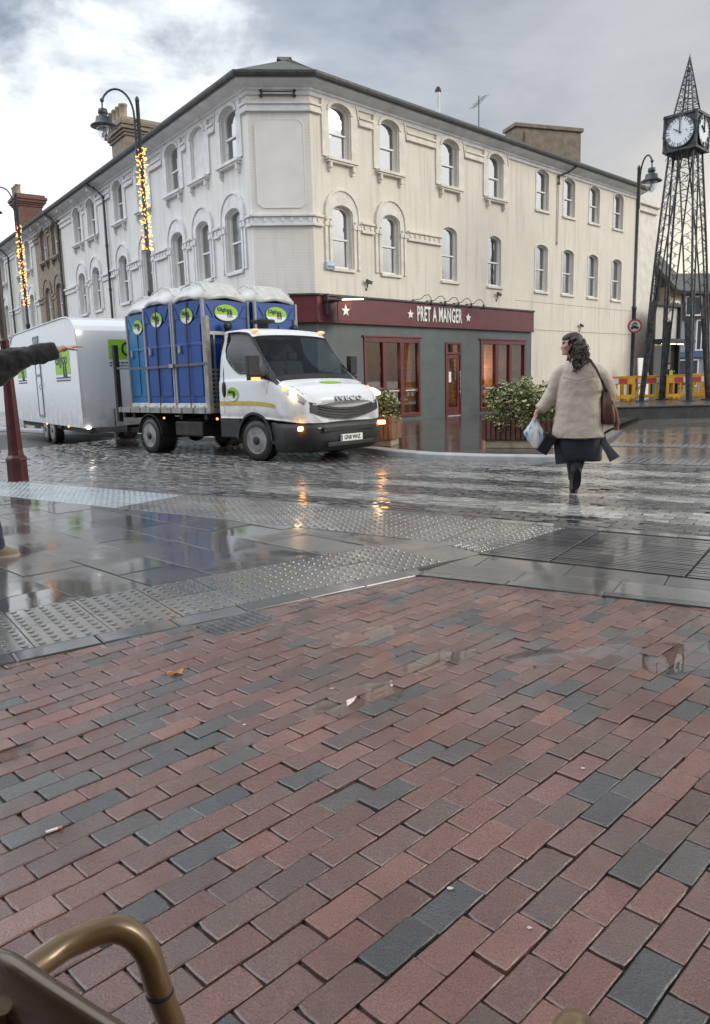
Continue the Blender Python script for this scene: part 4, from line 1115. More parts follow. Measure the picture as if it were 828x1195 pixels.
# local axes: the faces of the clock look along -x (towards the camera, left) and -y (right)
def half(z):    # half width of the square at height z
    f = (z - ZP) / (8.0 - ZP)
    return .81 + (.37 - .81) * (f ** .85) + .05 * math.sin(f * math.pi)
ZB, ZT2, CS = 8.02, 9.10, .50
rng = random.Random(3)
def lattice(mb, f0, f1, n, r, rs):
    """zigzag of bent rods between two rails given as functions of 0..1"""
    prev = f0(0)
    for k in range(1, n + 1):
        a = f0(min(1, (k - .5 + rs.uniform(-.3, .3)) / n)); b = f1(min(1, (k - .5 + rs.uniform(-.3, .3)) / n)); nx = f0(k / n)
        m = (a + b) / 2 + Vector((rs.uniform(-.02, .02), rs.uniform(-.02, .02), rs.uniform(-.05, .05)))
        mb.tube([prev, m, b], r, 4, caps=False); mb.tube([b, (b + nx) / 2 + Vector((0, 0, rs.uniform(-.06, .06))), nx], r, 4, caps=False)
        if rs.random() < .7:
            c = (f0(min(1, (k - .2) / n)) + f1(min(1, (k - .7) / n))) / 2; rr = (f0(k / n) - f1(k / n)).length * rs.uniform(.12, .3)
            mb.tube([c + Vector((math.cos(q * 1.05) * rr * .7, math.cos(q * 1.05) * rr * .7 * (1 if rs.random() < .5 else 1), math.sin(q * 1.05) * rr)) for q in range(6)], r * .9, 4, closed=True)
        prev = nx
for sx, sy in ((-1, -1), (1, -1), (1, 1), (-1, 1)):
    mb = MB(); n = 16
    zz = [ZP + (ZB - ZP) * i / n for i in range(n + 1)]
    corner = lambda f: Vector((sx * half(ZP + (ZB - ZP) * f), sy * half(ZP + (ZB - ZP) * f), ZP + (ZB - ZP) * f))
    wd = lambda f: .10 + .34 * max(0, f) ** 1.25
    ra = lambda f: corner(f) - Vector((sx * wd(f), 0, 0)); rb = lambda f: corner(f) - Vector((0, sy * wd(f), 0))
    for fn_, r0 in ((corner, .037), (ra, .027), (rb, .027)):
        mb.tube([fn_(i / n) for i in range(n + 1)], [r0 * (1.15 - .3 * i / n) for i in range(n + 1)], 6)
    lattice(mb, corner, ra, 22, .0095, rng); lattice(mb, corner, rb, 22, .0095, rng)
    # solid riveted lower part of the leg
    k = 6
    for i in range(k):
        f0, f1 = i / k * .34, (i + 1) / k * .34
        q = [corner(f0), ra(f0), ra(f1), corner(f1)]; mb.add(q, [(0, 1, 2, 3)]); q = [corner(f0), rb(f0), rb(f1), corner(f1)]; mb.add(q, [(0, 1, 2, 3)]); q = [ra(f0), rb(f0), rb(f1), ra(f1)]; mb.add(q, [(0, 1, 2, 3)])
    mb.box((corner(0).x - sx * .05, corner(0).y - sy * .05, ZP + .02), (.30, .30, .04))
    obj('leg', mb, M['tower'], tw)
mb = MB(); mb.span(-CS + .02, CS - .02, -CS + .02, CS - .02, ZB + .04, ZT2 - .04)
for z0 in (ZB, ZT2 - .07): mb.span(-CS - .02, CS + .02, -CS - .02, CS + .02, z0, z0 + .07)
for sx in (-1, 1):
    for sy in (-1, 1): mb.span(sx * (CS - .05), sx * (CS + .015), sy * (CS - .05), sy * (CS + .015), ZB + .071, ZT2 - .071)
for k in range(26):      # scrollwork tips standing off the sides
    a = rng.choice((-1, 1)); z = rng.uniform(ZB, ZT2 + .05); y = rng.uniform(-CS, CS)
    p = Vector((a * (CS + .01), y, z)) if rng.random() < .5 else Vector((y, a * (CS + .01), z))
    d = Vector((p.x, p.y, 0)).normalized() * .10
    mb.tube([p, p + d * .6 + Vector((0, 0, .03)), p + d + Vector((0, 0, -.03))], .010, 4)
for k in range(14):
    a, b = rng.uniform(-.9, .9) * CS, rng.uniform(-.9, .9) * CS
    mb.tube([(a, b, ZB), (a + .03, b, ZB - .1), (a - .03, b + .04, ZB - .2)], .010, 4)
box_ = obj('clock_case', mb, M['tower'], tw)
M['dial'] = pm('white_clock_dial', (.74, .78, .82), .35, var=.03)
M['hand'] = pm('black_clock_hand', (.012, .012, .014), .4)
for (rz, lit) in ((0, 1), (R(90), 1), (R(180), 0), (R(270), 0)):
    fr = Matrix.Rotation(rz - R(90), 4, 'Z')
    mb = MB(); 
    # face outwards is -y of this frame
    mb2 = MB(); cc = circ(.43, 40); mb2.prism(cc, lambda a, b, d: (a, -CS - d, b), .0, .02)
    d = obj('clock_face', mb2, M['dial'], tw); d.matrix_local = Matrix.Translation((0, 0, (ZB + ZT2) / 2)) @ fr
    mb3 = MB(); co = circ(.46, 40); mb3.ring(co + co[:1], cc + cc[:1], lambda a, b, d_: (a, -CS - d_, b), .0, .05); obj('bezel', mb3, M['tower'], d)
    for k in range(12):
        mb3 = MB(); a = math.pi / 2 - k * math.pi / 6; c_, s_ = math.cos(a), math.sin(a); wdt = .05 if k % 3 else .075
        for off in ((-.035, .035) if k % 2 else (-.05, 0, .05)):
            p0 = Vector((c_ * .32 - s_ * off, -CS - .026, s_ * .32 + c_ * off)); p1 = Vector((c_ * .42 - s_ * off, -CS - .026, s_ * .42 + c_ * off))
            mb3.bar(p0, p1, .02, .01)
        obj('numeral', mb3, M['hand'], d)
    mb3 = MB(); mb3.bar((0, -CS - .045, -.06), (0, -CS - .045, .38), .035, .012); obj('minute_hand', mb3, M['hand'], d)
    mb3 = MB(); a = math.pi / 2 + math.pi / 3; mb3.bar((-math.cos(a) * .06, -CS - .035, -math.sin(a) * .06), (math.cos(a) * .22, -CS - .035, math.sin(a) * .22), .055, .012); obj('hour_hand', mb3, M['hand'], d)
mb = MB(); zs0, zs1 = ZT2, 10.78
def spr(sx, sy, h0): return lambda f: Vector((sx * h0 * (1 - f * .97), sy * h0 * (1 - f * .97), zs0 + (zs1 - zs0) * f))
cs = [spr(sx, sy, .30) for sx, sy in ((-1, -1), (1, -1), (1, 1), (-1, 1))]
for c in cs: mb.tube([c(0), c(.5), c(1)], [.028, .022, .012], 6)
for i in range(4): lattice(mb, lambda f, c=cs[i]: c(f * .93), lambda f, c=cs[(i + 1) % 4]: c(f * .93), 9, .009, rng)
mb.tube([(0, 0, zs0), (0, 0, zs1 - .3)], .02, 5)
mb.lathe([(.03, zs1 - .1), (.02, zs1), (.0, zs1 + .14)], 8)
obj('spire', mb, M['tower'], tw)

# ------------------------------------------------------------------ yellow barriers
M['yellow'] = pm('yellow_barrier_plastic', (.66, .36, .03), .45, var=.12, scale=4)
M['refred'] = pm('red_reflector', (.50, .06, .05), .35, var=.08); M['refwhite'] = pm('white_reflector', (.68, .66, .64), .35, var=.05)
def barrier_proto():
    t = thing('street_barrier', 'x', 'barrier', (0, 0, 0), 0, 'yellow barriers behind the plinth')
    mb = MB(); L_, H_ = 2.08, .84
    for z0, z1 in ((.08, .20), (.56, .81)): mb.span(-L_ / 2, L_ / 2, -.03, .03, z0, z1)
    for x in (-L_ / 2 + .05, L_ / 2 - .05): mb.span(x - .05, x + .05, -.028, .028, .201, .559)
    for k in range(7):
        x = -L_ / 2 + .26 + k * .238; mb.span(x - .03, x + .03, -.024, .024, .201, .559)
    for k in (1, 4): 
        x = -L_ / 2 + .38 + k * .238; mb.box((x, 0, .38), (.06, .046, .40), (0, R(28), 0))
    mb.span(-L_ / 2 - .02, L_ / 2 + .02, -.04, .04, .811, H_)
    obj('panel', mb, M['yellow'], t, bevel=.012)
    for k in range(5):
        x = -.62 + k * .31; q = MB(); q.span(x - .15, x + .15, -.036, -.031, .59, .76); obj('reflector', q, M['refred'] if k % 2 == 0 else M['refwhite'], t)
    for x in (-.7, .7): q = MB(); q.span(x - .05, x + .05, -.28, .28, .0, .10); obj('foot', q, M['yellow'], t, bevel=.015)
    return t
bp = barrier_proto()
bl = [((8.55, 26.0, .386), 4, 'yellow barrier at the left end of the row, left of all the tower legs'),
      ((10.28, 26.4, .386), -6, 'yellow barrier behind the left legs of the clock tower'),
      ((11.72, 26.2, .386), 3, 'yellow barrier between the clock tower legs, in front of the worker'),
      ((12.75, 25.2, .386), 62, 'yellow barrier turned sideways between the right legs of the clock tower'),
      ((13.0, 27.3, .40), -58, 'yellow barrier standing askew behind the rightmost leg of the clock tower'),
      ((14.2, 25.6, .386), 10, 'yellow barrier cut by the right edge of the picture')]
for i, (l, a, s_) in enumerate(bl):
    o = bp if i == 0 else copy_tree(bp)
    o.location = l; o.rotation_euler = (0, 0, R(a)); o['label'] = s_

# ------------------------------------------------------------------ planters
def leaf_mat(name, rough=.35):
    t = NT(name); at = t.node('ShaderNodeAttribute', attribute_name='tint'); v = t.coords()
    c = t.mix(t.mapr(t.noise(v, 40, 3), .4, .7, 0, .4), at.outputs['Color'], (.03, .04, .015)); 
    t.setv(Specular_IOR_Level=.5, Subsurface_Weight=0.0)
    return t.out(c, rough)
M['leaf'] = leaf_mat('variegated_leaf'); M['twig'] = pm('brown_twig', (.09, .06, .035), .8)
def foliage(name, parent, inside, n, size, cols, seed, density=None):
    rs = random.Random(seed); V = []; F = []; T = []
    for _ in range(n):
        p = inside(rs)
        s_ = size * rs.uniform(.6, 1.3); q = Euler((rs.uniform(-.9, .9), rs.uniform(-.9, .9), rs.uniform(0, 6.28))).to_matrix()
        c = cols[rs.randrange(len(cols))]; k = rs.uniform(.6, 1.05); c = tuple(x * k for x in c)
        pts = [(0, -.5, 0), (.28, -.1, .06), (.22, .3, .05), (0, .55, -.04), (-.22, .3, .05), (-.28, -.1, .06)]
        b = len(V); V += [tuple(p + q @ (Vector(a) * s_)) for a in pts]
        F += [(b, b + 1, b + 2, b + 3), (b, b + 3, b + 4, b + 5)]; T += [c, c]
    me = bpy.data.meshes.new(name); me.from_pydata(V, [], F); me.materials.append(M['leaf'])
    at = me.attributes.new('tint', 'FLOAT_COLOR', 'FACE'); at.data.foreach_set('color', np.array([(*c, 1.0) for c in T], dtype=np.float32).ravel())
    o = bpy.data.objects.new(name, me); COL.objects.link(o); o.parent = parent
    return o
LEAFC = [(.66, .64, .40), (.56, .56, .30), (.44, .47, .18), (.13, .18, .05), (.10, .15, .035), (.18, .22, .07), (.52, .52, .26), (.62, .60, .34), (.36, .40, .14), (.08, .12, .03)]
M['slat'] = pm('brown_stained_slat', (.115, .05, .035), .5, var=.3, scale=9, bump=.2)
M['palewood'] = pm('pale_weathered_timber', (.40, .34, .24), .7, var=.2, scale=5, bump=.2)
M['soil'] = pm('dark_soil', (.03, .022, .016), .9, bump=.5)
M['tanwood'] = pm('tan_timber', (.30, .16, .09), .6, var=.25, scale=6, bump=.2)
def planter(label, plabel, loc, rz, lx, ly, h, hb, seed, blob, n, wood='slat', top=None):
    t = thing('wooden_planter', label, 'planter', loc, rz, 'wooden planters at the kerb')
    mb = MB(); k = int(lx / .085)
    mb.span(-lx / 2 + .03, lx / 2 - .03, -ly / 2 + .03, ly / 2 - .03, hb, h - .03)
    for i in range(k):
        x = -lx / 2 + (i + .5) * lx / k
        for sy in (-1, 1): mb.span(x - lx / k * .38, x + lx / k * .38, sy * (ly / 2 - .028), sy * ly / 2, hb + .01, h)
    k2 = int(ly / .085)
    for i in range(k2):
        y = -ly / 2 + (i + .5) * ly / k2
        for sx in (-1, 1): mb.span(sx * (lx / 2 - .028), sx * lx / 2, y - ly / k2 * .38, y + ly / k2 * .38, hb + .01, h)
    obj('slatted_side', mb, M[wood], t, bevel=.005)
    mb = MB(); mb.span(-lx / 2 + .05, lx / 2 - .05, -ly / 2 + .05, ly / 2 - .05, 0, hb); obj('plinth', mb, M['palewood'], t, bevel=.01)
    mb = MB(); mb.span(-lx / 2 + .035, lx / 2 - .035, -ly / 2 + .035, ly / 2 - .035, h - .1, h - .029); obj('soil', mb, M['soil'], t)
    b = thing('shrub', plabel, 'shrub', (loc[0], loc[1], loc[2] + h - .03), rz, 'variegated shrubs in the planters')
    rs = random.Random(seed); clumps = []
    (bx, by, bz) = blob
    for i in range(46):
        a = rs.random() * 6.28; q = rs.random() ** .5; cz = rs.uniform(-.12, 1)
        clumps.append((Vector((math.cos(a) * q * bx, math.sin(a) * q * by, bz * (cz if cz > 0 else cz * .6) * (1 - .35 * q * q))), rs.uniform(.10, .19)))
    def inside(r_):
        c, rad = clumps[r_.randrange(len(clumps))]
        d = Vector((r_.gauss(0, 1), r_.gauss(0, 1), r_.gauss(0, 1))).normalized() * rad * r_.uniform(.55, 1.08)
        return c + d
    foliage('leaves', b, inside, n, .062, LEAFC, seed)
    mb = MB()
    for i in range(26):
        c, rad = clumps[i]; mb.tube([(rs.uniform(-.2, .2) * bx, rs.uniform(-.3, .3) * by, -.03), c * .6 + Vector((0, 0, .05)), c], [.012, .008, .004], 5)
    obj('stem', mb, M['twig'], b)
planter('long brown slatted planter standing beside the woman', 'wide cream and green variegated bush in the planter beside the woman', (3.02, 13.55, .08), R(-22), 1.28, .95, .50, .14, 21, (.70, .50, .62), 7500)
planter('small tan slatted planter partly hidden behind the front of the truck', 'small leafy bush in the planter behind the front of the truck', (.55, 14.55, .08), R(-20), .62, .62, .56, .12, 22, (.32, .32, .48), 2600, 'tanwood')

# ------------------------------------------------------------------ background on the right
M['tilehung'] = face_brick('dark_hung_tile', (.13, .085, .07), (.10, .065, .055), (.05, .04, .035))
M['bgblue'] = pm('grey_blue_render', (.27, .30, .35), .7, var=.1, scale=1.5)
M['timber'] = pm('ochre_render', (.45, .36, .24), .8, var=.12, scale=2)
M['darkwood'] = pm('dark_bargeboard', (.045, .035, .03), .7)
def plain_win(o, xc, w_, z0, z1, y=0, mat='sash', bars=2):
    mb = MB(); 
    for a, b, c, d in ((xc - w_ / 2, xc + w_ / 2, z1 - .09, z1), (xc - w_ / 2, xc + w_ / 2, z0, z0 + .09), (xc - w_ / 2, xc - w_ / 2 + .08, z0 + .09, z1 - .09), (xc + w_ / 2 - .08, xc + w_ / 2, z0 + .09, z1 - .09)): mb.span(a, b, y - .07, y - .001, c, d)
    for k in range(1, bars): mb.span(xc - w_ / 2 + k * w_ / bars - .03, xc - w_ / 2 + k * w_ / bars + .03, y - .06, y - .001, z0 + .09, z1 - .09)
    f = obj('window', mb, M[mat], o)
    mb = MB(); mb.span(xc - w_ / 2 + .03, xc + w_ / 2 - .03, y - .03, y - .012, z0 + .03, z1 - .03); obj('pane', mb, pm('dark_far_glass', (.05, .06, .075), .08, spec=.8), f)
# shop with a dark awning tucked behind the end of the corner building
b1 = thing('shop_building', 'narrow ochre gabled building with a steep slate roof behind the clock tower', 'building', (14.75, 36.1, 0), R(44))
mb = MB(); mb.span(0, 1.25, 0, 5, -.1, 5.2); obj('wall', mb, M['timber'], b1)
fg = lambda a, b, d: (d, a, b)
mb = MB(); mb.prism([(-.5, 5.0), (1.9, 7.7), (2.05, 7.7), (5.5, 4.6), (5.3, 4.45), (1.95, 7.5), (-.4, 4.9)], fg, -.3, 1.4); mb.prism([(0, 5.2), (5.0, 5.2), (1.95, 7.5)], fg, -.02, 1.25); obj('roof', mb, M['roof'], b1)
mb = MB(); mb.prism([(-.5, 4.95), (1.97, 7.65), (5.5, 4.5), (5.5, 4.2), (1.97, 7.3), (-.5, 4.6)], fg, 1.405, 1.47); obj('bargeboard', mb, M['darkwood'], b1)
for y in (.6, 2.2, 3.8):
    mb = MB(); mb.span(-.05, -.001, y - .1, y + .1, 2.8, 5.2); obj('timber_post', mb, M['darkwood'], b1)
mb = MB(); mb.span(-1.1, -.001, .2, 3.4, 2.62, 3.0); mb.prism([(-.001, 4.0), (-.8, 3.0), (-.001, 3.0)], lambda a, b, d: (a, d, b), .4, 2.6); obj('awning', mb, M['darkwood'], b1)
plain_win(b1, .62, .7, 3.2, 4.6)
mb = MB(); mb.span(.12, 1.12, -.04, -.001, .2, 2.4); obj('shop_window', mb, pm('dark_shop_pane', (.06, .06, .06), .1, spec=.8), b1)
lt = thing('shop_canopy', 'dark shop canopy and frame at the far end of the cream corner building', 'canopy', (13.0, 33.9, 0), R(44))
mb = MB(); mb.span(0, 2.8, -.9, 0, 2.58, 2.75); mb.span(0, .12, -.25, 0, 0, 4.35); mb.span(1.3, 1.4, -.2, 0, 2.75, 4.2); mb.span(2.6, 2.75, -.25, 0, 0, 4.35); mb.span(.12, 2.6, -.25, 0, 4.2, 4.35); obj('frame', mb, M['black'], lt, bevel=.01)
mb = MB(); mb.span(.12, 2.6, -.1, -.05, 2.76, 4.19); obj('upper_panel', mb, pm('beige_panel', (.5, .48, .42), .6), lt)
mb = MB(); mb.span(.12, 2.6, -.06, -.02, 0, 2.57); obj('shop_pane', mb, pm('dark_shop_pane', (.05, .045, .04), .12, spec=.8), lt)
for k in range(3): mb = MB(); mb.span(.4 + k * .8, .75 + k * .8, -.55, -.4, 2.54, 2.575); obj('lamp', mb, emit('warm_ceiling_lamp', (1, .8, .45), 3), lt)
wb = thing('white_board', 'tall white board leaning by the dark shop front behind the clock tower', 'board', (12.45, 32.9, 0), R(30))
mb = MB(); mb.box((0, 0, 1.0), (.62, .05, 1.9), (R(-4), 0, 0)); obj('sheet', mb, M['white'], wb, bevel=.01)
mb = MB(); mb.box((0, .18, .7), (.05, .05, 1.4), (R(14), 0, 0)); obj('prop', mb, M['palewood'], wb)
b2 = thing('brick_house', 'far tile hung house with a grey blue shop front at the right edge', 'building', (19.6, 48, 0), R(8))
mb = MB(); mb.span(0, 9, 0, 7, -.1, 4.5, 0); obj('wall', mb, M['bgblue'], b2)
mb = MB(); mb.span(-.1, 9.1, -.12, 7, 4.501, 6.2); obj('upper_wall', mb, M['tilehung'], b2)
mb = MB(); mb.prism([(-.6, 6.15), (3.4, 7.7), (7.4, 6.15), (7.4, 6.0), (-.6, 6.0)], lambda a, b, d: (d, a, b), -.3, 9.3); obj('roof', mb, M['roof'], b2)
mb = MB(); mb.span(3.2, 4.6, -.13, -.121, 4.6, 6.0); obj('brick_panel', mb, M['redbrick'], b2)
plain_win(b2, 1.5, 1.1, 4.7, 5.9, -.12); plain_win(b2, 5.6, 1.1, 4.7, 5.9, -.12)
for x in (2.2, 4.0, 5.2): plain_win(b2, x, .75, 2.6, 4.5)
mb = MB(); mb.span(.6, 8.8, -.2, -.001, 2.2, 2.55); obj('shop_fascia', mb, pm('dark_blue_fascia', (.06, .12, .22), .5), b2)
for x in (1.4, 3.2, 5.0, 6.8): plain_win(b2, x, 1.4, .4, 2.1)
b3 = thing('grey_building', 'distant plain grey building beyond the right edge of the square', 'building', (27, 60, 0), R(-10))
mb = MB(); mb.span(0, 22, 0, 10, -.1, 5.2); obj('wall', mb, M['bgblue'], b3)
mb = MB(); mb.prism([(-.6, 5.2), (5, 7.2), (10.6, 5.2)], lambda a, b, d: (d, a, b), -.3, 22.3); obj('roof', mb, M['roof'], b3)
for k in range(7): plain_win(b3, 1.8 + k * 3, 1.2, 3.0, 4.4)
# ------------------------------------------------------------------ truck
M['truckwhite'] = pm('white_vehicle_paint', (.74, .76, .78), .26, var=.015, scale=1, coat=.4)
def grimy(name, col, z0, z1):
    t = NT(name); v = t.coords(); sp = t.node('ShaderNodeSeparateXYZ'); t.link(v, sp.inputs[0])
    n = t.noise(v, 4, 6, .65); g = t.math('MULTIPLY', t.mapr(sp.outputs[2], z0, z1, 1, 0), t.mapr(n, .35, .65, .1, .75))
    m_ = t.node('ShaderNodeMapping'); t.link(v, m_.inputs[0]); m_.inputs['Scale'].default_value = (9, 9, .8)
    n2 = t.noise(m_.outputs[0], 1.5, 4); g = t.math('MAXIMUM', g, t.mapr(n2, .58, .8, 0, .22))
    c = t.mix(g, col, (.21, .19, .16)); t.setv(Coat_Weight=.3)
    return t.out(c, t.mapr(g, 0, .7, .25, .6))
M['truckwhite'] = grimy('white_vehicle_paint_with_road_grime', (.74, .76, .78), .60, 1.15)
M['plastic'] = pm('black_bumper_plastic', (.018, .018, .019), .5, var=.25, bump=.1)
M['tyre'] = pm('wet_tyre_rubber', (.022, .021, .02), .55, var=.3, bump=.3)
M['rim'] = pm('grey_steel_rim', (.26, .255, .245), .45, .15, var=.35)
M['darkglass'] = pm('dark_vehicle_glass', (.030, .040, .038), .04, var=.3, scale=2, spec=1.0)
M['chrome'] = pm('chrome_trim', (.75, .76, .78), .15, 1)
M['badge'] = pm('grey_badge', (.36, .37, .38), .3, .7)
M['alu'] = pm('weathered_aluminium', (.33, .32, .30), .45, .6, var=.2, bump=.1)
M['bedwood'] = pm('weathered_bed_edge', (.26, .235, .20), .7, var=.3, scale=6, bump=.2)
M['chassis'] = pm('dirty_black_chassis', (.025, .023, .021), .65, var=.4)
M['postwood'] = pm('tan_grey_post', (.30, .27, .23), .65, var=.25, scale=8)
M['green'] = pm('lime_green_decal', (.26, .50, .03), .4, var=.06)
M['decalwhite'] = pm('white_decal', (.70, .73, .68), .4, var=.04)
M['ink'] = pm('dark_decal_ink', (.015, .02, .012), .5)
M['yellowtape'] = pm('yellow_reflective_tape', (.50, .36, .08), .35, var=.15)
M['headlit'] = emit('lit_headlamp', (1, .66, .34), 9)
M['fogglow'] = emit('lit_amber_lamp', (1, .42, .10), 14)
M['amberlit'] = emit('lit_marker_lamp', (1, .42, .10), 1.3)
M['dimamber'] = emit('dim_marker_lamp', (.9, .55, .28), .45)
M['lens'] = pm('clear_headlamp_lens', (.30, .30, .29), .06, .5, var=.3, scale=14, spec=.8)
YT = R(-44); TO = (-.9695, 13.70, 0)
trk = thing('flatbed_truck', 'white flatbed truck carrying blue portable toilets with its headlights on', 'truck', TO, YT)
ST = [(-.98, .70, .97, 1.40, 2.19, .80), (-.93, .70, 1.0, 1.40, 2.235, .83), (-.5, .70, 1.0, 1.41, 2.24, .835), (-.22, .70, 1.0, 1.41, 2.205, .84), (-.10, .70, 1.0, 1.41, 2.13, .85), (.14, .70, 1.0, 1.40, 1.85, .865), (.36, .70, 1.0, 1.37, 1.60, .89), (.53, .69, 1.0, 1.33, 1.395, .92), (.62, .68, 1.0, 1.28, 1.335, .90), (.82, .67, 1.0, 1.20, 1.275, .87), (1.0, .66, .985, 1.14, 1.235, .85), (1.12, .655, .965, 1.08, 1.18, .82), (1.21, .65, .93, 1.01, 1.11, .78), (1.26, .65, .89, .95, 1.035, .74), (1.285, .655, .85, .90, .96, .71)]
def sect(x):
    if x <= ST[0][0]: return ST[0][1:]
    for a, b in zip(ST, ST[1:]):
        if x <= b[0]:
            f = (x - a[0]) / (b[0] - a[0]); return tuple(p + (q - p) * f for p, q in zip(a[1:], b[1:]))
    return ST[-1][1:]
def ringpts(x):
    zb, hb, zs, zt, ht = sect(x)
    return [(0, zb), (hb * .9, zb), (hb, zb + .07), (hb + .006, (zb + zs) * .5), (hb * .998, zs - .07), (hb * .975, zs), (hb * .6 + ht * .4 , zs * .55 + zt * .45), (ht * .9 + hb * .1 - .012, zs * .15 + zt * .85), (ht, zt - .045), (ht - .07, zt - .005), (ht * .5, zt + .018), (0, zt + .025)]
def S(x, t, off=0.0):
    P = ringpts(x); n = len(P) - 1; sg = 1
    t = max(0, min(n, t)); i = min(n - 1, int(t)); f = t - i
    def g(k): return Vector(P[max(0, min(n, k))])
    p0, p1, p2, p3 = g(i - 1), g(i), g(i + 1), g(i + 2)
    q = .5 * ((2 * p1) + (p2 - p0) * f + (2 * p0 - 5 * p1 + 4 * p2 - p3) * f * f + (3 * p1 - p0 - 3 * p2 + p3) * f ** 3)
    u = max(0, min(1, (x - .45) / .75)); bow = .17 * u * u * (3 - 2 * u) + .10 * max(0, min(1, 1 - abs(x - .2) / .55))
    return Vector((x - bow * q.x * q.x, -q.x, q.y))
def Sn(x, t, off, side=1):
    p = S(x, t); e_ = .02
    a = S(min(1.28, x + e_), t) - S(x - e_, t); b = S(x, min(11, t + e_)) - S(x, t - e_)
    n = a.cross(b).normalized()
    c = Vector((x * .3, 0, .9)) - p
    if n.dot(c) > 0: n = -n
    q = p + n * off
    return Vector((q.x, q.y * side, q.z))
mb = MB(); xs = [-.98 + (2.265) * (i / 96) for i in range(97)]; ts = [11 * k / 110 for k in range(111)]
rings = []
for x in xs:
    r_ = [S(x, t) for t in ts]; rings.append(r_ + [Vector((p.x, -p.y, p.z)) for p in r_[-2:0:-1]])
mb.loft(rings, 0, True, False, True)
def win_at(x, t):
    if -.06 <= x <= .505 and t >= 8.42: return True
    if -.795 <= x <= .395:
        u = (x + .80) / 1.20; bot = 5.25 if u > .35 else lerp(6.3, 5.25, min(1, u / .35) ** .5)
        return bot + .04 <= t <= 7.71
    return False
def lerp(a, b, f): return a + (b - a) * f
nr = len(rings[0])
for i in range(96):
    for a in range(nr):
        tt = a + .5 if a < 110 else nr - a - .5
        if win_at((xs[i] + xs[i + 1]) / 2, tt / 10): mb.m[i * nr + a] = 1
cab = obj('cab', mb, [M['truckwhite'], M['plastic']], trk)
cut = MB(); cut.lathe([(.455, -1.3), (.455, -.55)], 32, (0, 0, .36), 'Y'); cut.lathe([(.455, .55), (.455, 1.3)], 32, (0, 0, .36), 'Y')
cuto = obj('cut', cut, M['chassis'], trk)
bo = cab.modifiers.new('b', 'BOOLEAN'); bo.object = cuto; bo.operation = 'DIFFERENCE'; bo.solver = 'EXACT'
bpy.context.view_layer.update()
me2 = bpy.data.meshes.new_from_object(cab.evaluated_get(bpy.context.evaluated_depsgraph_get()))
cab.modifiers.clear(); cab.data = me2; bpy.data.objects.remove(cuto)
import bmesh
bm = bmesh.new(); bm.from_mesh(cab.data); bmesh.ops.delete(bm, geom=[f_ for f_ in bm.faces if f_.material_index == 1], context='FACES'); bm.to_mesh(cab.data); bm.free()
cab.data.materials.clear(); cab.data.materials.append(M['truckwhite']); cab.data.polygons.foreach_set('material_index', [0] * len(cab.data.polygons))
def patch(name, region, nu, nv, off, mat, parent, sides=(1, -1), thick=True):
    """panel lying on the cab's surface; region(u,v) -> (x,t)"""
    out = []
    for sd_ in sides:
        mb = MB(); g = [[Sn(*region(i / nu, j / nv), off, sd_) for j in range(nv + 1)] for i in range(nu + 1)]
        vs_ = [p for r_ in g for p in r_]; k = nv + 1
        mb.add(vs_, [(i * k + j, i * k + j + 1, (i + 1) * k + j + 1, (i + 1) * k + j) for i in range(nu) for j in range(nv)], 0, True)
        out.append(obj(name, mb, mat, parent, fix=False))
    return out
def lerp(a, b, f): return a + (b - a) * f
# lining, seats, dashboard and wheel seen through the glass
mb = MB(); g = []
for i in range(49):
    x = -.94 + 1.50 * i / 48; g.append([Sn(x, 2.2 + 8.8 * j / 60, -.035, 1) for j in range(61)])
for sd_ in (1, -1):
    o0 = len(mb.v); vs_ = [Vector((p.x, p.y * sd_, p.z)) for r_ in g for p in r_]; fs_ = []
    for i in range(48):
        for j in range(60):
            if not win_at(-.94 + 1.50 * (i + .5) / 48, 2.2 + 8.8 * (j + .5) / 60): fs_.append((i * 61 + j, i * 61 + j + 1, (i + 1) * 61 + j + 1, (i + 1) * 61 + j))
    mb.add(vs_, fs_, 0, True)
M['lining'] = pm('grey_cab_lining', (.11, .115, .115), .8)
obj('cab_lining', mb, M['lining'], trk, fix=False)
mb = MB(); mb.span(-.95, .55, -.92, .92, .72, .78); mb.span(-.955, -.93, -.9, .9, .75, 2.1); obj('cab_floor', mb, M['chassis'], trk)
for y in (-.48, .12, .55):
    mb = MB(); mb.box((-.42, y, .98), (.48, .44, .16)); mb.box((-.68, y, 1.36), (.15, .44, .70), (0, R(-10), 0)); mb.box((-.74, y, 1.80), (.10, .24, .17), (0, R(-8), 0)); obj('seat', mb, pm('grey_seat_cloth', (.07, .075, .08), .9), trk, bevel=.05)
mb = MB(); mb.box((.36, 0, 1.22), (.42, 1.72, .22), (0, R(6), 0)); mb.box((.22, -.48, 1.36), (.16, .40, .10)); obj('dashboard', mb, M['plastic'], trk, bevel=.05)
mb = MB(); st_ = [(.02 + .07 * math.sin(a), -.48 + .20 * math.cos(a), 1.40 + .19 * math.sin(a)) for a in [2 * math.pi * k / 24 for k in range(24)]]; mb.tube(st_, .016, 8, closed=True); mb.tube([(.03, -.48, 1.40), (.2, -.48, 1.30)], .03, 8); mb.tube([(.02, -.67, 1.40), (.02, -.29, 1.40)], .014, 6); obj('steering_wheel', mb, M['black'], trk)
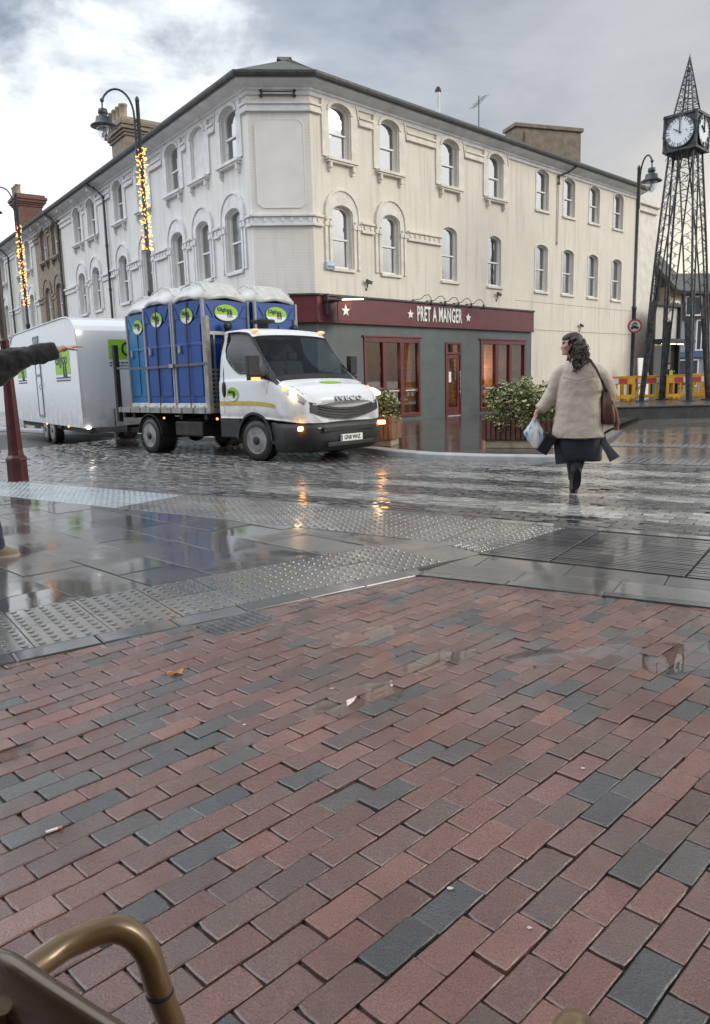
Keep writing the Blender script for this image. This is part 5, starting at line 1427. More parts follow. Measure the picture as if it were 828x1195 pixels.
# windscreen (one sheet across), pillars, side windows
mb = MB(); g = []
for i in range(15):
    x = -.065 + (.575) * i / 14
    row = [Sn(x, 8.35 + (11 - 8.35) * j / 12, .006, 1) for j in range(13)]; g.append(row + [Vector((p.x, -p.y, p.z)) for p in row[-2::-1]])
k = len(g[0]); mb.add([p for r_ in g for p in r_], [(i * k + j, i * k + j + 1, (i + 1) * k + j + 1, (i + 1) * k + j) for i in range(14) for j in range(k - 1)], 0, True)
obj('windscreen', mb, M['carglass'], trk, fix=False)
patch('door_pillar', lambda u, v: (lerp(-.09, .60, u), lerp(7.70, 8.50, v)), 20, 6, .010, M['plastic'], trk)
def sw(u, v):
    x = lerp(-.80, .40, u); top = 7.75; bot = 5.25 if u > .35 else lerp(6.3, 5.25, min(1, u / .35) ** .5)
    return (x, lerp(bot, top, v))
for o_ in patch('side_window', sw, 22, 8, .007, M['carglass'], trk): pass
def rim_of(reg, n):
    pp = [(k / n, 0) for k in range(n)] + [(1, k / 6) for k in range(6)] + [(1 - k / n, 1) for k in range(n)] + [(0, 1 - k / 6) for k in range(6)]
    return [reg(*q) for q in pp]
for sd_ in (1, -1):
    mb = MB(); mb.tube([Sn(x, t, .006, sd_) for x, t in rim_of(sw, 22)], .014, 6, closed=True); obj('window_seal', mb, M['plastic'], trk)
wsr = [Sn(-.065, 8.35 + 2.65 * j / 12, .006, 1) for j in range(13)]
mb = MB(); mb.tube(wsr + [Vector((p.x, -p.y, p.z)) for p in wsr[-2::-1]], .012, 6); obj('windscreen_seal', mb, M['plastic'], trk)
patch('mirror_base', lambda u, v: (lerp(.24, .66, u), lerp(5.0, lerp(7.8, 6.4, u), v)), 10, 6, .009, M['plastic'], trk)
patch('scuttle', lambda u, v: (lerp(.50, .615, u), lerp(8.0, 11, v)), 4, 10, .005, M['plastic'], trk)
# door outline, handle, stripe, decals
def strip_on(name, pts, w_, off, mat, parent, sides=(1,)):
    for sd_ in sides:
        mb = MB(); mb.tube([Sn(x, t, off, sd_) for x, t in pts], w_, 5); obj(name, mb, mat, parent)
strip_on('door_seam', [(-.80, 2.2), (-.82, 4), (-.84, 5.5), (-.84, 7), (-.78, 8.0)], .006, .0, M['plastic'], trk, (1, -1))
strip_on('bonnet_seam', [(.64, 7.6), (.80, 7.3), (.95, 7.0), (1.08, 6.8), (1.18, 6.6)], .006, .0, M['plastic'], trk, (1, -1))
strip_on('door_seam', [(.42, 3.4), (.45, 4.4), (.47, 5.0)], .006, .0, M['plastic'], trk, (1, -1))
patch('reflective_stripe', lambda u, v: (lerp(-.94, .62, u), lerp(2.62, 2.86, v)), 20, 1, .004, M['yellowtape'], trk)
mb = MB(); mb.sph((-.79, -1.012, 1.22), (.05, .025, .14), 12, 8); obj('door_handle', mb, M['plastic'], trk)
mb = MB(); mb.sph((-.79, 1.012, 1.22), (.05, .025, .14), 12, 8); obj('door_handle', mb, M['plastic'], trk)
# headlights wrap round the corners: dark housing, lens, lit reflector
def hl(u, v):
    x = lerp(.52, 1.255, u); mid = lerp(4.75, 5.6, u); hw = lerp(.08, .85, min(1, u * 1.4) ** .8) * (1 if u < .92 else .9)
    return (x, mid + lerp(-hw * 1.1, hw * .75, v))
HL = patch('headlight', hl, 18, 6, .008, M['lens'], trk)
for o_, sd_ in zip(HL, (1, -1)):
    mb = MB(); c = Sn(1.08, 5.3, .01, sd_)
    mb.sph(c, (.15, .05, .055), 14, 8, 0, (0, R(20), sd_ * R(-38))); obj('lamp_reflector', mb, M['headlit'], o_)
    mb = MB(); c = Sn(.86, 5.05, .008, sd_); mb.sph(c, (.07, .02, .035), 10, 6); obj('turn_lamp', mb, M['amberlit'], o_)
# grille band and badge lettering
def front_x(y): return 1.287 - .17 * y * y
mb = MB()
for (z0, z1, hw, d) in ((.715, .880, .80, .014),):
    n = 20; pts = [(-hw + 2 * hw * i / n) for i in range(n + 1)]
    sl = lambda y, z: z + .11 * (abs(y) / hw) ** 2.0
    rg = [[(front_x(y) - .03, y, sl(y, z0)), (front_x(y) + d, y, sl(y, z0)), (front_x(y) + d - .02, y, sl(y, z1) + .0), (front_x(y) - .05, y, sl(y, z1))] for y in pts]
    mb.loft(rg, 0, True, False, False)
gr_ = obj('grille', mb, M['plastic'], trk)
mb = MB()
for z0 in (.75, .80, .845):
    pts = [(front_x(y) + .012, y, z0 + .11 * (abs(y) / .80) ** 2.0) for y in [-.66 + 1.32 * i / 14 for i in range(15)]]; mb.tube(pts, .007, 5)
obj('grille_bar', mb, M['black'], gr_)
text('badge_lettering', 'IVECO', .115, M['badge'], trk, (1.285, 0, 1.025), (R(62), 0, R(90)), .010, 1.55, .004, 1.3)
def oval_decal(parent, loc, rot, rx, rz, txt=True, name='logo_decal'):
    """green and white oval with dark lettering and two small figures; lies in its local xz plane facing -y"""
    mb = MB(); o_ = [(rx * math.cos(2 * math.pi * k / 36), rz * math.sin(2 * math.pi * k / 36)) for k in range(36)]
    mb.prism(o_, fnS, -.004, 0); d = obj(name, mb, M['green'], parent, loc, rot)
    lo = [(rx * .96 * math.cos(a), rz * .96 * math.sin(a)) for a in [math.pi * 1.08 + math.pi * .84 * k / 20 for k in range(21)]]
    mb = MB(); mb.prism(lo, fnS, -.006, -.0042); mat2 = M['decalwhite']
    if parent.type == 'EMPTY': obj('white_field', mb, mat2, d)
    mb = MB()
    for x in (.16, .40):
        mb.prism([(x * rx + a * rx * .09, b * rz) for a, b in ((-1, -.55), (-.3, -.55), (-.3, -.2), (.3, -.2), (.3, -.55), (1, -.55), (1, .12), (-1, .12))], fnS, -.0085, -.0065)
        mb.prism([(x * rx + math.cos(2 * math.pi * k / 10) * rx * .08, .24 * rz + math.sin(2 * math.pi * k / 10) * rz * .12) for k in range(10)], fnS, -.0085, -.0065)
    obj('figures', mb, M['ink'], d)
    if txt: text('logo_lettering', 'Gigloo', rz * .62, M['ink'], d, (-rx * .18, -.0045, rz * .36), (R(90), 0, 0), .002, rx / rz * .72, .004)
    return d
oval_decal(trk, (-.55, -1.014, 1.13), (0, 0, 0), .16, .12)
oval_decal(trk, (-.55, 1.014, 1.13), (0, 0, R(180)), .16, .12)
mb = MB(); mb.add([Sn(.86 + .085 * math.cos(2 * math.pi * k / 32), 11 - .62 * abs(math.sin(2 * math.pi * k / 32)), .008, 1 if math.sin(2 * math.pi * k / 32) >= 0 else -1) for k in range(32)], [tuple(range(32))]); obj('bonnet_logo', mb, M['green'], trk)
# bumper, plate, fog lamps, lower body
def bump_ring(z, ins):
    pts = [(.50, -1.0), (.78, -1.0), (1.0, -.965), (1.14, -.88), (1.24, -.70), (1.29, -.45), (1.315, 0)]
    pts = [(x - ins * (1 if x > .6 else 0), y * (1 - ins * .8)) for x, y in pts]
    full = pts + [(x, -y) for x, y in pts[-2::-1]]
    return [(x, y, z) for x, y in full]
mb = MB(); mb.loft([bump_ring(.17, .10), bump_ring(.21, .03), bump_ring(.40, .0), bump_ring(.56, .0), bump_ring(.64, .02), bump_ring(.655, .07)], 0, True, False, True)
bpr = obj('bumper', mb, M['plastic'], trk)
mb = MB(); mb.span(1.306, 1.322, -.55, .55, .255, .325); mb.span(1.29, 1.318, -.62, .62, .50, .58); obj('air_intake', mb, M['black'], bpr, bevel=.01)
mb = MB(); mb.span(1.317, 1.325, -.262, .262, .325, .44); plate = obj('number_plate', mb, M['white'], trk, bevel=.004)
text('plate_lettering', 'GF68 WHZ', .098, M['ink'], plate, (1.326, .012, .382), (R(90), 0, R(90)), .001, .80, .003, 1.02)
mb = MB(); mb.span(1.3255, 1.3262, -.255, -.222, .33, .435); obj('plate_band', mb, pm('dark_blue_band', (.03, .06, .2), .5), plate)
for sd_ in (-1, 1):
    mb = MB(); mb.box((1.09, sd_ * .93, .57), (.06, .24, .065), (0, 0, sd_ * R(-36))); obj('fog_lamp', mb, M['fogglow'], trk, bevel=.015)
    mb = MB(); mb.sph((1.245, sd_ * .66, .56), (.02, .05, .02), 8, 6); obj('daylight_lamp', mb, M['lens'], trk)
    mb = MB(); mb.span(-.98, -.42, sd_ * .985, sd_ * .80, .38, .698); mb.span(.42, .56, sd_ * .985, sd_ * .80, .30, .66); obj('sill', mb, M['plastic'], trk, bevel=.015)
    arc = [(.47 * math.cos(a), .36 + .47 * math.sin(a)) for a in [math.pi * k / 18 for k in range(19)]]; arci = [(.43 * math.cos(a), .36 + .43 * math.sin(a)) for a in [math.pi * k / 18 for k in range(19)]]
    mb = MB(); mb.ring(arc, arci, lambda a, b, d: (a, d, b), sd_ * .90, sd_ * 1.018); obj('wheel_arch', mb, M['plastic'], trk)
    # mirrors
    mb = MB(); mb.tube([(.30, sd_ * .95, 1.42), (.26, sd_ * 1.08, 1.45), (.22, sd_ * 1.15, 1.5)], .03, 8); mb.box((.24, sd_ * 1.17, 1.60), (.10, .22, .32), (0, 0, sd_ * R(12))); mb.box((.22, sd_ * 1.16, 1.41), (.10, .20, .10), (0, 0, sd_ * R(12)))
    mr_ = obj('wing_mirror', mb, M['plastic'], trk, bevel=.025)
    mb = MB(); mb.box((.30, sd_ * 1.17, 1.38), (.03, .16, .05), (0, 0, sd_ * R(12))); obj('mirror_lamp', mb, M['amberlit'] if sd_ < 0 else M['plastic'], mr_, bevel=.006)
    mb = MB(); mb.sph((-.15, sd_ * .77, 2.19), (.085, .06, .035), 12, 8); obj('roof_marker_lamp', mb, M['dimamber'], trk)
    mb = MB(); mb.tube([(.50, sd_ * .15 - .0, 1.41), (.42, sd_ * .15 + .33, 1.475), (.36, sd_ * .15 + .5, 1.53)], .011, 6); obj('wiper', mb, M['black'], trk)
def wheel(parent, x, y, r, w_, sd_, name='wheel'):
    mb = MB(); h = w_ / 2
    mb.lathe([(r * .62, -h), (r * .70, -h * 1.05), (r * .93, -h * .95), (r * .99, -h * .72), (r, -h * .2), (r, h * .2), (r * .99, h * .72), (r * .93, h * .95), (r * .70, h * 1.05), (r * .62, h)], 36, (0, 0, 0), 'Y')
    for k in range(44):
        a = 2 * math.pi * k / 44
        for q in (-.45, .45): mb.box((math.cos(a) * r * .997, q * w_ * .8, math.sin(a) * r * .997), (.012, w_ * .32, .028), (0, -a, 0))
    t_ = obj(name, mb, M['tyre'], parent, (x, y, r))
    mb = MB(); o_ = sd_ * h
    mb.lathe([(r * .66, o_ * 1.06), (r * .62, o_ * 1.07), (r * .56, o_ * .72), (r * .34, o_ * .66), (r * .30, o_ * .95), (r * .20, o_ * 1.1), (0, o_ * 1.1)], 28, (0, 0, 0), 'Y')
    for k in range(6):
        a = 2 * math.pi * k / 6 + .3; mb.lathe([(.018, o_ * .6), (.018, o_ * .9), (0, o_ * .92)], 8, (math.cos(a) * r * .24, 0, math.sin(a) * r * .24), 'Y')
    obj('rim', mb, M['rim'], t_)
    mb = MB()
    for k in range(8):
        a = 2 * math.pi * k / 8; mb.sph((math.cos(a) * r * .46, o_ * .70, math.sin(a) * r * .46), (r * .085, .03, r * .085), 8, 5)
    obj('rim_hole', mb, M['black'], t_)
    mb = MB(); mb.lathe([(r * .215, o_ * .9), (r * .215, o_ * 1.13), (r * .15, o_ * 1.2), (0, o_ * 1.2)], 18, (0, 0, 0), 'Y'); obj('hub_cap', mb, M['plastic'], t_)
    return t_
for sd_ in (-1, 1):
    w1 = wheel(trk, 0, sd_ * .875, .35, .22, sd_); w1.rotation_euler = (0, 0, R(8))
    w2 = wheel(trk, -3.2, sd_ * .87, .35, .42, sd_)
    arc = [(-3.2 + .43 * math.cos(a), .36 + .41 * math.sin(a)) for a in [math.pi * (.02 + .96 * k / 18) for k in range(19)]]; arci = [(-3.2 + .415 * math.cos(a), .36 + .395 * math.sin(a)) for a in [math.pi * (.02 + .96 * k / 18) for k in range(19)]]
    mb = MB(); mb.ring(arc, arci, lambda a, b, d: (a, d, b), sd_ * .62, sd_ * 1.08); obj('mudguard', mb, M['plastic'], trk)
mb = MB()
for sd_ in (-1, 1): mb.span(-4.34, .9, sd_ * .36, sd_ * .46, .48, .68)
mb.span(-.9, .9, -.62, .62, .36, .70); mb.tube([(0, -.8, .35), (0, .8, .35)], .06, 8); mb.tube([(-3.2, -.8, .35), (-3.2, .8, .35)], .09, 8); mb.sph((-3.2, 0, .36), .2, 12, 8)
for x in (-1.4, -2.2, -3.9, -4.25): mb.span(x - .05, x + .05, -1.0, 1.0, .68, .79)
mb.span(-2.5, -1.7, .5, .95, .32, .66); mb.span(-4.40, -4.30, -.95, .95, .40, .52)
obj('chassis', mb, M['chassis'], trk, bevel=.01)
mb = MB(); mb.span(-2.45, -1.55, -.98, -.55, .36, .64); obj('side_locker', mb, M['chassis'], trk, bevel=.03)
mb = MB(); mb.span(-4.35, -1.13, -1.06, 1.06, .80, .885); obj('load_bed', mb, M['bedwood'], trk, bevel=.006)
mb = MB()
for sd_ in (-1, 1):
    mb.span(-4.35, -1.13, sd_ * 1.061, sd_ * 1.085, .795, .90)
    for k in range(9): mb.span(-4.28 + k * .37, -4.24 + k * .37, sd_ * 1.0855, sd_ * 1.10, .80, .89)
obj('bed_edge', mb, M['alu'], trk)
for sd_ in (-1, 1):
    mb = MB(); mb.span(-1.21, -1.12, sd_ * 1.09, sd_ * 1.0, .80, 2.50); obj('headboard_post', mb, M['postwood'], trk, bevel=.01)
    mb = MB(); mb.span(-4.445, -4.352, sd_ * 1.08, sd_ * .98, .60, 2.16); obj('rear_post', mb, M['chassis'], trk, bevel=.01)
mb = MB(); mb.span(-1.19, -1.14, -1.0, 1.0, 2.18, 2.24)
for k in range(9): mb.span(-1.18, -1.15, -.99, .99, .95 + k * .075, .985 + k * .075)
for k in range(5): mb.span(-1.182, -1.148, -.9 + k * .45 - .015, -.9 + k * .45 + .015, .9, 2.18)
obj('headboard', mb, M['alu'], trk)
mb = MB(); mb.lathe([(.10, 2.22), (.10, 2.36), (.21, 2.38), (.225, 2.405), (.21, 2.43), (0, 2.435)], 20, (-.72, -.12, 0)); obj('roof_beacon', mb, M['chassis'], trk)
mb = MB(); mb.lathe([(.075, -.03), (.075, .03), (.0, .035)], 14, (-1.10, -.62, 2.34), 'X'); mb.span(-1.15, -1.12, -.66, -.58, 2.24, 2.32); obj('work_lamp', mb, M['black'], trk)
mb = MB(); mb.lathe([(.06, -.03), (.06, .03), (.0, .035)], 14, (-1.10, .98, 2.34), 'X'); obj('work_lamp', mb, M['black'], trk)
for sd_ in (-1,):
    mb = MB(); mb.sph((-1.05, -1.0, .70), .025, 8, 6); mb.sph((-2.62, -1.10, .70), .022, 8, 6); obj('side_marker_lamp', mb, M['amberlit'], trk)

# ------------------------------------------------------------------ portable toilets on the bed
def plastic(name, col):
    t = NT(name); v = t.coords(); n = t.noise(v, 3, 4); n2 = t.noise(v, 90, 2)
    c = t.mix(t.mapr(n, .4, .7, 0, .5), col, tuple(x * .7 for x in col)); nm = t.bump(n2, .1, .003)
    return t.out(c, .38, nm)
M['blue'] = plastic('deep_blue_toilet_plastic', (.008, .060, .27)); M['lightblue'] = plastic('light_blue_toilet_plastic', (.022, .15, .33))
def roof_plastic():
    t = NT('translucent_white_roof_plastic'); v = t.coords(); n = t.noise(v, 6, 5, .65)
    t.setv(Transmission_Weight=.0, Subsurface_Weight=.3)
    c = t.ramp(n, [(.3, (.42, .43, .41)), (.62, (.60, .61, .59)), (.8, (.66, .67, .66))])
    return t.out(c, .32, t.bump(t.noise(v, 5, 3), .15, .02))
M['roofp'] = roof_plastic(); M['trimgrey'] = pm('grey_corner_trim', (.30, .31, .32), .5, var=.1)
def toilet(label, x, y, mat, decals=('side', 'front'), rz=0, h=2.86, tilt=0):
    wl = Matrix.Translation(TO) @ Matrix.Rotation(YT, 4, 'Z') @ Matrix.Translation((x, y, .888)) @ Matrix.Rotation(rz, 4, 'Z')
    t = thing('portable_toilet', label, 'portable toilet', (0, 0, 0), 0, 'blue portable toilets on the truck'); t.matrix_world = wl
    hx, hy, H_ = .485, .525, h - .888 - .06
    mb = MB(); mb.span(-hx, hx, -hy, hy, .0, .09)
    for s_ in (-.3, 0, .3): mb.span(s_ - .1, s_ + .1, -hy - .025, hy + .025, 0, .05)
    obj('skid', mb, M['roofp'], t, bevel=.012)
    mb = MB(); k = hx - .025; kk = hy - .025
    mb.span(-k, k, -kk, kk, .09, H_)
    for s_ in (-1, 1):
        # raised panels and ribs on every face, arched at the top
        for (a0, a1) in ((-.40, -.06), (.06, .40)):
            o_ = [(a0 * .95, .22), (a1 * .95, .22), (a1 * .95, H_ - .42), ((a0 + a1) / 2 * .95, H_ - .34), (a0 * .95, H_ - .42)]
            mb.prism(o_, lambda a, b, d: (a, d, b), s_ * (kk - .002), s_ * (kk + .018)); mb.prism(o_, lambda a, b, d: (d, a, b), s_ * (k - .002), s_ * (k + .018))
        for z_ in (1.12,): mb.span(-k * .92, k * .92, s_ * (kk - .002), s_ * (kk + .024), z_, z_ + .05); mb.span(s_ * (k - .002), s_ * (k + .024), -kk * .92, kk * .92, z_, z_ + .05)
        mb.span(-k + .02, k - .02, s_ * (kk - .001), s_ * (kk + .012), H_ - .30, H_ - .02); mb.span(s_ * (k - .001), s_ * (k + .012), -kk + .02, kk - .02, H_ - .30, H_ - .02)
        # slanted ribs either side of the logo
        for q in (-1, 1):
            mb.bar((q * .40, s_ * (kk + .016), H_ - .08), (q * .28, s_ * (kk + .016), H_ - .27), .022, .018)
            mb.bar((s_ * (k + .016), q * .42, H_ - .08), (s_ * (k + .016), q * .30, H_ - .27), .022, .018)
    obj('cabin', mb, mat, t, bevel=.01)
    for sx in (-1, 1):
        for sy in (-1, 1):
            mb = MB(); mb.box((sx * (hx - .02), sy * (hy - .02), (H_ + .09) / 2), (.055, .055, H_ - .09)); obj('corner_trim', mb, M['trimgrey'], t, bevel=.012)
    mb = MB(); rr = []
    prof = [(1.0, 0), (1.03, .015), (1.03, .05), (.97, .10), (.86, .19), (.66, .29), (.40, .345), (.14, .36)]
    for s_, z_ in prof:
        ring = []
        for q in range(40):
            a = 2 * math.pi * q / 40; c_, d_ = math.cos(a), math.sin(a)
            e_ = 5.0; rr_2 = 1 / (abs(c_) ** e_ + abs(d_) ** e_) ** (1 / e_)
            ax, ay = c_ * rr_2, d_ * rr_2
            lift = .055 * max(0, 1 - (min(abs(ax), abs(ay)) * 1.6) ** 2) if s_ > .9 else 0
            ring.append((ax * (hx + .02) * s_, ay * (hy + .02) * s_, H_ + z_ + lift - .01))
        rr.append(ring)
    mb.loft(rr, 0, True, False, True)
    for q in range(-3, 4): 
        yq = q * .13; mb.tube([(-.43, yq, H_ + .15), (-.30, yq * .95, H_ + .275), (0, yq * .9, H_ + .352), (.30, yq * .95, H_ + .275), (.43, yq, H_ + .15)], .012, 6)
    obj('roof', mb, M['roofp'], t)
    mb = MB(); mb.tube([(-.30, .30, H_ + .1), (-.30, .30, H_ + .30)], .045, 10); mb.sph((-.3, .3, H_ + .30), (.06, .06, .03), 10, 6); obj('vent_pipe', mb, M['trimgrey'], t)
    mb = MB(); mb.span(-.30, -.24, -hy - .03, -hy + .02, 1.0, 1.14); mb.tube([(-.27, -hy - .03, 1.03), (-.20, -hy - .045, 1.03)], .014, 6); obj('latch', mb, M['trimgrey'], t)
    if 'side' in decals: oval_decal(t, (.0, -kk - .026, H_ - .26), (0, 0, 0), .19, .14)
    if 'front' in decals: oval_decal(t, (k + .026, .0, H_ - .22), (0, 0, R(90)), .26, .145)
    return t
toilet('front near-side deep blue portable toilet with two oval logos, right behind the cab', -1.73, -.53, M['blue'])
toilet('second deep blue portable toilet along the near side of the truck bed', -2.73, -.53, M['blue'], ('side',))
toilet('light blue portable toilet at the rear end of the truck bed', -3.74, -.33, M['lightblue'], ('side',), R(-2), 2.80)
toilet('deep blue portable toilet on the far side, with its oval logo above the cab roof', -1.62, .56, M['blue'], ('front',))
toilet('rear deep blue portable toilet mostly hidden on the far side of the truck bed', -2.66, .56, M['blue'], ())
# load strap round the toilets
st = thing('load_strap', 'grey load strap pulled round the blue toilets on the truck', 'strap', (TO[0], TO[1], 0), YT)
mb = MB(); y0 = -1.08
pts = [(-1.14, y0 - .02, 1.68), (-1.25, y0 - .0, 1.68), (-2.2, y0, 1.67), (-3.2, y0, 1.66), (-4.2, y0 + .02, 1.68), (-4.35, y0 + .03, 1.70)]
for a, b in zip(pts, pts[1:]): mb.bar(a, b, .006, .045)
obj('webbing', mb, pm('grey_webbing', (.12, .13, .14), .8), st)
mb = MB()
for x in (-1.72, -2.74):
    pp = [(x, y0, .90), (x, y0 - .002, 2.0), (x, y0 + .02, 2.80), (x, -.95, 2.93), (x + .0, -.5, 3.09), (x, 0, 2.99)]
    for a, b in zip(pp, pp[1:]): mb.bar(a, b, .03, .006)
obj('upright_webbing', mb, M['chassis'], st)
mb = MB(); mb.box((-2.25, y0 - .02, 1.67), (.14, .04, .07)); obj('ratchet', mb, M['alu'], st)

# ------------------------------------------------------------------ trailer
TRO = (-5.72, 16.26, 0); TRZ = R(-56)
tr = thing('box_trailer', 'white box trailer with green logo panels towed behind the toilet truck', 'trailer', TRO, TRZ)
M['trailerwhite'] = grimy('white_trailer_panel_with_road_grime', (.70, .72, .74), .35, 1.3)
L_, W_ = 6.9, 2.05
prof = [(0, .46), (0, 2.50), (-.06, 2.60), (-.30, 2.74), (-.62, 2.81), (-1.1, 2.83), (-L_ + .6, 2.80), (-L_ + .15, 2.74), (-L_, 2.58), (-L_, .46)]
mb = MB(); mb.prism(prof, lambda a, b, d: (a, d, b), 0, W_); obj('body', mb, M['trailerwhite'], tr, bevel=.012)
mb = MB()
for y in (-.006, W_ + .006): mb.tube([(a * 1.0, y, b) for a, b in prof[1:-1]], .018, 6)
for x in (.004,):
    for y in (.0, W_): mb.tube([(x, y, .46), (x, y, 2.5)], .016, 6)
obj('edge_trim', mb, M['trim'], tr)
for yy in (-.006,):
    mb = MB(); 
    for a, b, c, d in ((-4.02, -3.98, .62, 2.60), (-3.50, -3.46, .62, 2.60), (-3.98, -3.50, .62, .67), (-3.98, -3.50, 2.56, 2.60), (-3.98, -3.50, 1.62, 1.68), (-3.98, -3.50, 2.42, 2.47)): mb.span(a, b, -.022, -.001, c, d)
    dr = obj('door', mb, pm('grey_door_frame', (.22, .23, .24), .5), tr)
    mb = MB(); mb.span(-3.97, -3.51, -.012, -.002, .68, 2.55); obj('door_panel', mb, M['trailerwhite'], dr)
    mb = MB(); mb.span(-3.90, -3.58, -.016, -.0125, 2.475, 2.55); obj('vent_window', mb, M['darkglass'], dr)
    mb = MB(); mb.tube([(-3.55, -.03, 1.3), (-3.55, -.05, 1.36), (-3.55, -.03, 1.45)], .012, 6); obj('handle', mb, M['chrome'], dr)
def logo_panel(parent, fnp, w_, h_, big):
    """square green panel with lettering, two dark figures and a line of small print under it"""
    mb = MB(); mb.prism([(0, 0), (w_, 0), (w_, h_), (0, h_)], fnp, .0, .004); d = obj('logo_panel', mb, M['green'], parent)
    mb = MB()
    for k in (.52, .66):
        mb.prism([(w_ * k, -h_ * .12), (w_ * (k + .10), -h_ * .12), (w_ * (k + .10), h_ * .34), (w_ * k, h_ * .34)], fnp, .0045, .007)
        mb.prism([(w_ * (k + .05) + math.cos(a) * w_ * .04, h_ * .42 + math.sin(a) * w_ * .04) for a in [2 * math.pi * q / 10 for q in range(10)]], fnp, .0045, .007)
    obj('figures', mb, M['ink'], d)
    mb = MB(); rs = random.Random(int(w_ * 100))
    for r_ in range(2):
        x = .0
        while x < w_ * .95:
            q = rs.uniform(.03, .09); mb.prism([(x, -.09 - r_ * .06), (min(w_, x + q), -.09 - r_ * .06), (min(w_, x + q), -.055 - r_ * .06), (x, -.055 - r_ * .06)], fnp, .0, .003); x += q + .02
    obj('small_print', mb, pm('grey_print', (.12, .12, .12), .6), d)
    return d
for x0 in (-1.95, -6.3):
    d = logo_panel(tr, lambda a, b, dd, x0=x0: (x0 + a, -.001 - dd, 1.62 + b), 1.30 if x0 > -3 else 1.1, .52, 1)
    text('logo_lettering', 'Gigloo', .34, M['ink'], d, (x0 + .55, -.006, 1.95), (R(90), 0, 0), .002, 1.2, .005)
d = logo_panel(tr, lambda a, b, dd: (.001 + dd, .66 + a, 1.90 + b), 1.30, .42, 0)
text('logo_lettering', 'Gigloo', .42, M['ink'], d, (.006, 1.40, 2.10), (R(90), 0, R(90)), .002, .85, .006)
mb = MB(); mb.span(-L_ + .05, -.05, .12, .22, .34, .46); mb.span(-L_ + .05, -.05, W_ - .22, W_ - .12, .34, .46)
for x in (-.3, -1.6, -2.6, -3.4, -5, -6.6): mb.span(x - .05, x + .05, .12, W_ - .12, .38, .455)
mb.bar((-.1, .25, .42), (1.35, W_ / 2 + .2, .42), .09, .1); mb.bar((-.1, W_ - .25, .42), (1.35, W_ / 2 + .2, .42), .09, .1)
mb.span(-4.3, -2.2, .06, .30, .50 - .12, .455)
obj('chassis', mb, M['chassis'], tr, bevel=.008)
for x in (-3.62, -2.92):
    for sd_, y in ((-1, .12), (1, W_ - .12)): wheel(tr, x, y, .32, .20, sd_)
mb = MB(); mb.tube([(.16, .62, .22), (.16, .62, .86)], .032, 10); mb.lathe([(.09, .20), (.09, .23)], 12, (.16, .62, 0)); mb.tube([(.05, .62, .85), (.30, .62, .85)], .016, 6); obj('jockey_stand', mb, M['alu'], tr)
M['mk'] = emit('lit_white_marker', (1, .93, .82), 6)
for (x, y, z_) in ((.02, .10, .47), (.02, .06, 2.46), (-1.2, -.012, .46), (-3.3, -.012, .46)):
    mb = MB(); mb.sph((x, y, z_), (.03, .055, .028) if x > 0 else (.05, .02, .025), 8, 6); obj('marker_lamp', mb, M['mk'] if x > 0 else M['amberlit'], tr)
# ------------------------------------------------------------------ people
M['skin'] = pm('fair_skin', (.52, .31, .24), .5, var=.08, scale=20); M['skin'].node_tree.nodes['Principled BSDF'].inputs['Subsurface Weight'].default_value = .1
def cloth(name, col, scale=220, bump=.4, rough=.9, fold=.5, pile=.35):
    t = NT(name); v = t.coords(); n = t.noise(v, scale, 3, .7); n2 = t.noise(v, 4, 4); n3 = t.noise(v, 38, 4, .7)
    c = t.mix(t.mapr(n3, .35, .7, 0, pile), col, tuple(x * .68 for x in col)); c = t.mix(t.mapr(n, .5, .8, 0, .4), c, tuple(min(1, x * 1.25) for x in col))
    nm = t.bump(n, bump, .003); nm = t.bump(n2, fold, .03, nm)
    t.setv(Sheen_Weight=.15)
    return t.out(c, rough, nm)
M['beige'] = cloth('beige_fleece', (.49, .415, .345), 150, .35, .9, .5, .2)
M['navy'] = cloth('dark_navy_cloth', (.022, .027, .036), 200, .2)
M['blackcloth'] = cloth('black_coat_cloth', (.014, .014, .016), 200, .3)
M['denim'] = cloth('dark_denim', (.022, .03, .055), 240, .3)
M['boot'] = pm('black_leather_boot', (.014, .013, .013), .4, var=.3, bump=.1)
M['tanshoe'] = pm('tan_suede_shoe', (.22, .16, .11), .8, var=.15, bump=.2)
M['rubber'] = pm('pale_shoe_sole', (.38, .35, .30), .6)
M['brownbag'] = pm('brown_leather_bag', (.085, .033, .022), .4, var=.25, scale=8, bump=.2)
M['hair'] = pm('dark_brown_curly_hair', (.042, .024, .016), .4, var=.4, scale=30, bump=.8, bscale=60, bdist=.01)
M['hivis'] = pm('fluorescent_yellow_vest', (.55, .75, .05), .6, var=.05)

def remesh_obj(name, mb, mat, parent, voxel=.012, smooth=6, noise=None, **k):
    o = obj(name, mb, mat, parent, fix=True, **k)
    r_ = o.modifiers.new('remesh', 'REMESH'); r_.mode = 'VOXEL'; r_.voxel_size = voxel; r_.use_smooth_shade = True
    s_ = o.modifiers.new('smooth', 'SMOOTH'); s_.factor = .5; s_.iterations = smooth
    if noise:
        for i, (sz, st, seed) in enumerate(noise):
            tx = bpy.data.textures.new(name + '_folds', 'CLOUDS'); tx.noise_scale = sz; tx.noise_depth = 2
            d = o.modifiers.new('folds', 'DISPLACE'); d.texture = tx; d.strength = st; d.mid_level = .5; d.texture_coords = 'LOCAL'
    return o
def ell(mb, sections, seg=20, e_=2.3):
    """loft of rounded sections (cx, cy, z, rx, ry)"""
    rings = []
    for cx, cy, z, rx, ry in sections:
        ring = []
        for k in range(seg):
            a = 2 * math.pi * k / seg; c, s_ = math.cos(a), math.sin(a); q = 1 / (abs(c) ** e_ + abs(s_) ** e_) ** (1 / e_)
            ring.append((cx + rx * c * q, cy + ry * s_ * q, z))
        rings.append(ring)
    mb.loft(rings, 0, True); return mb
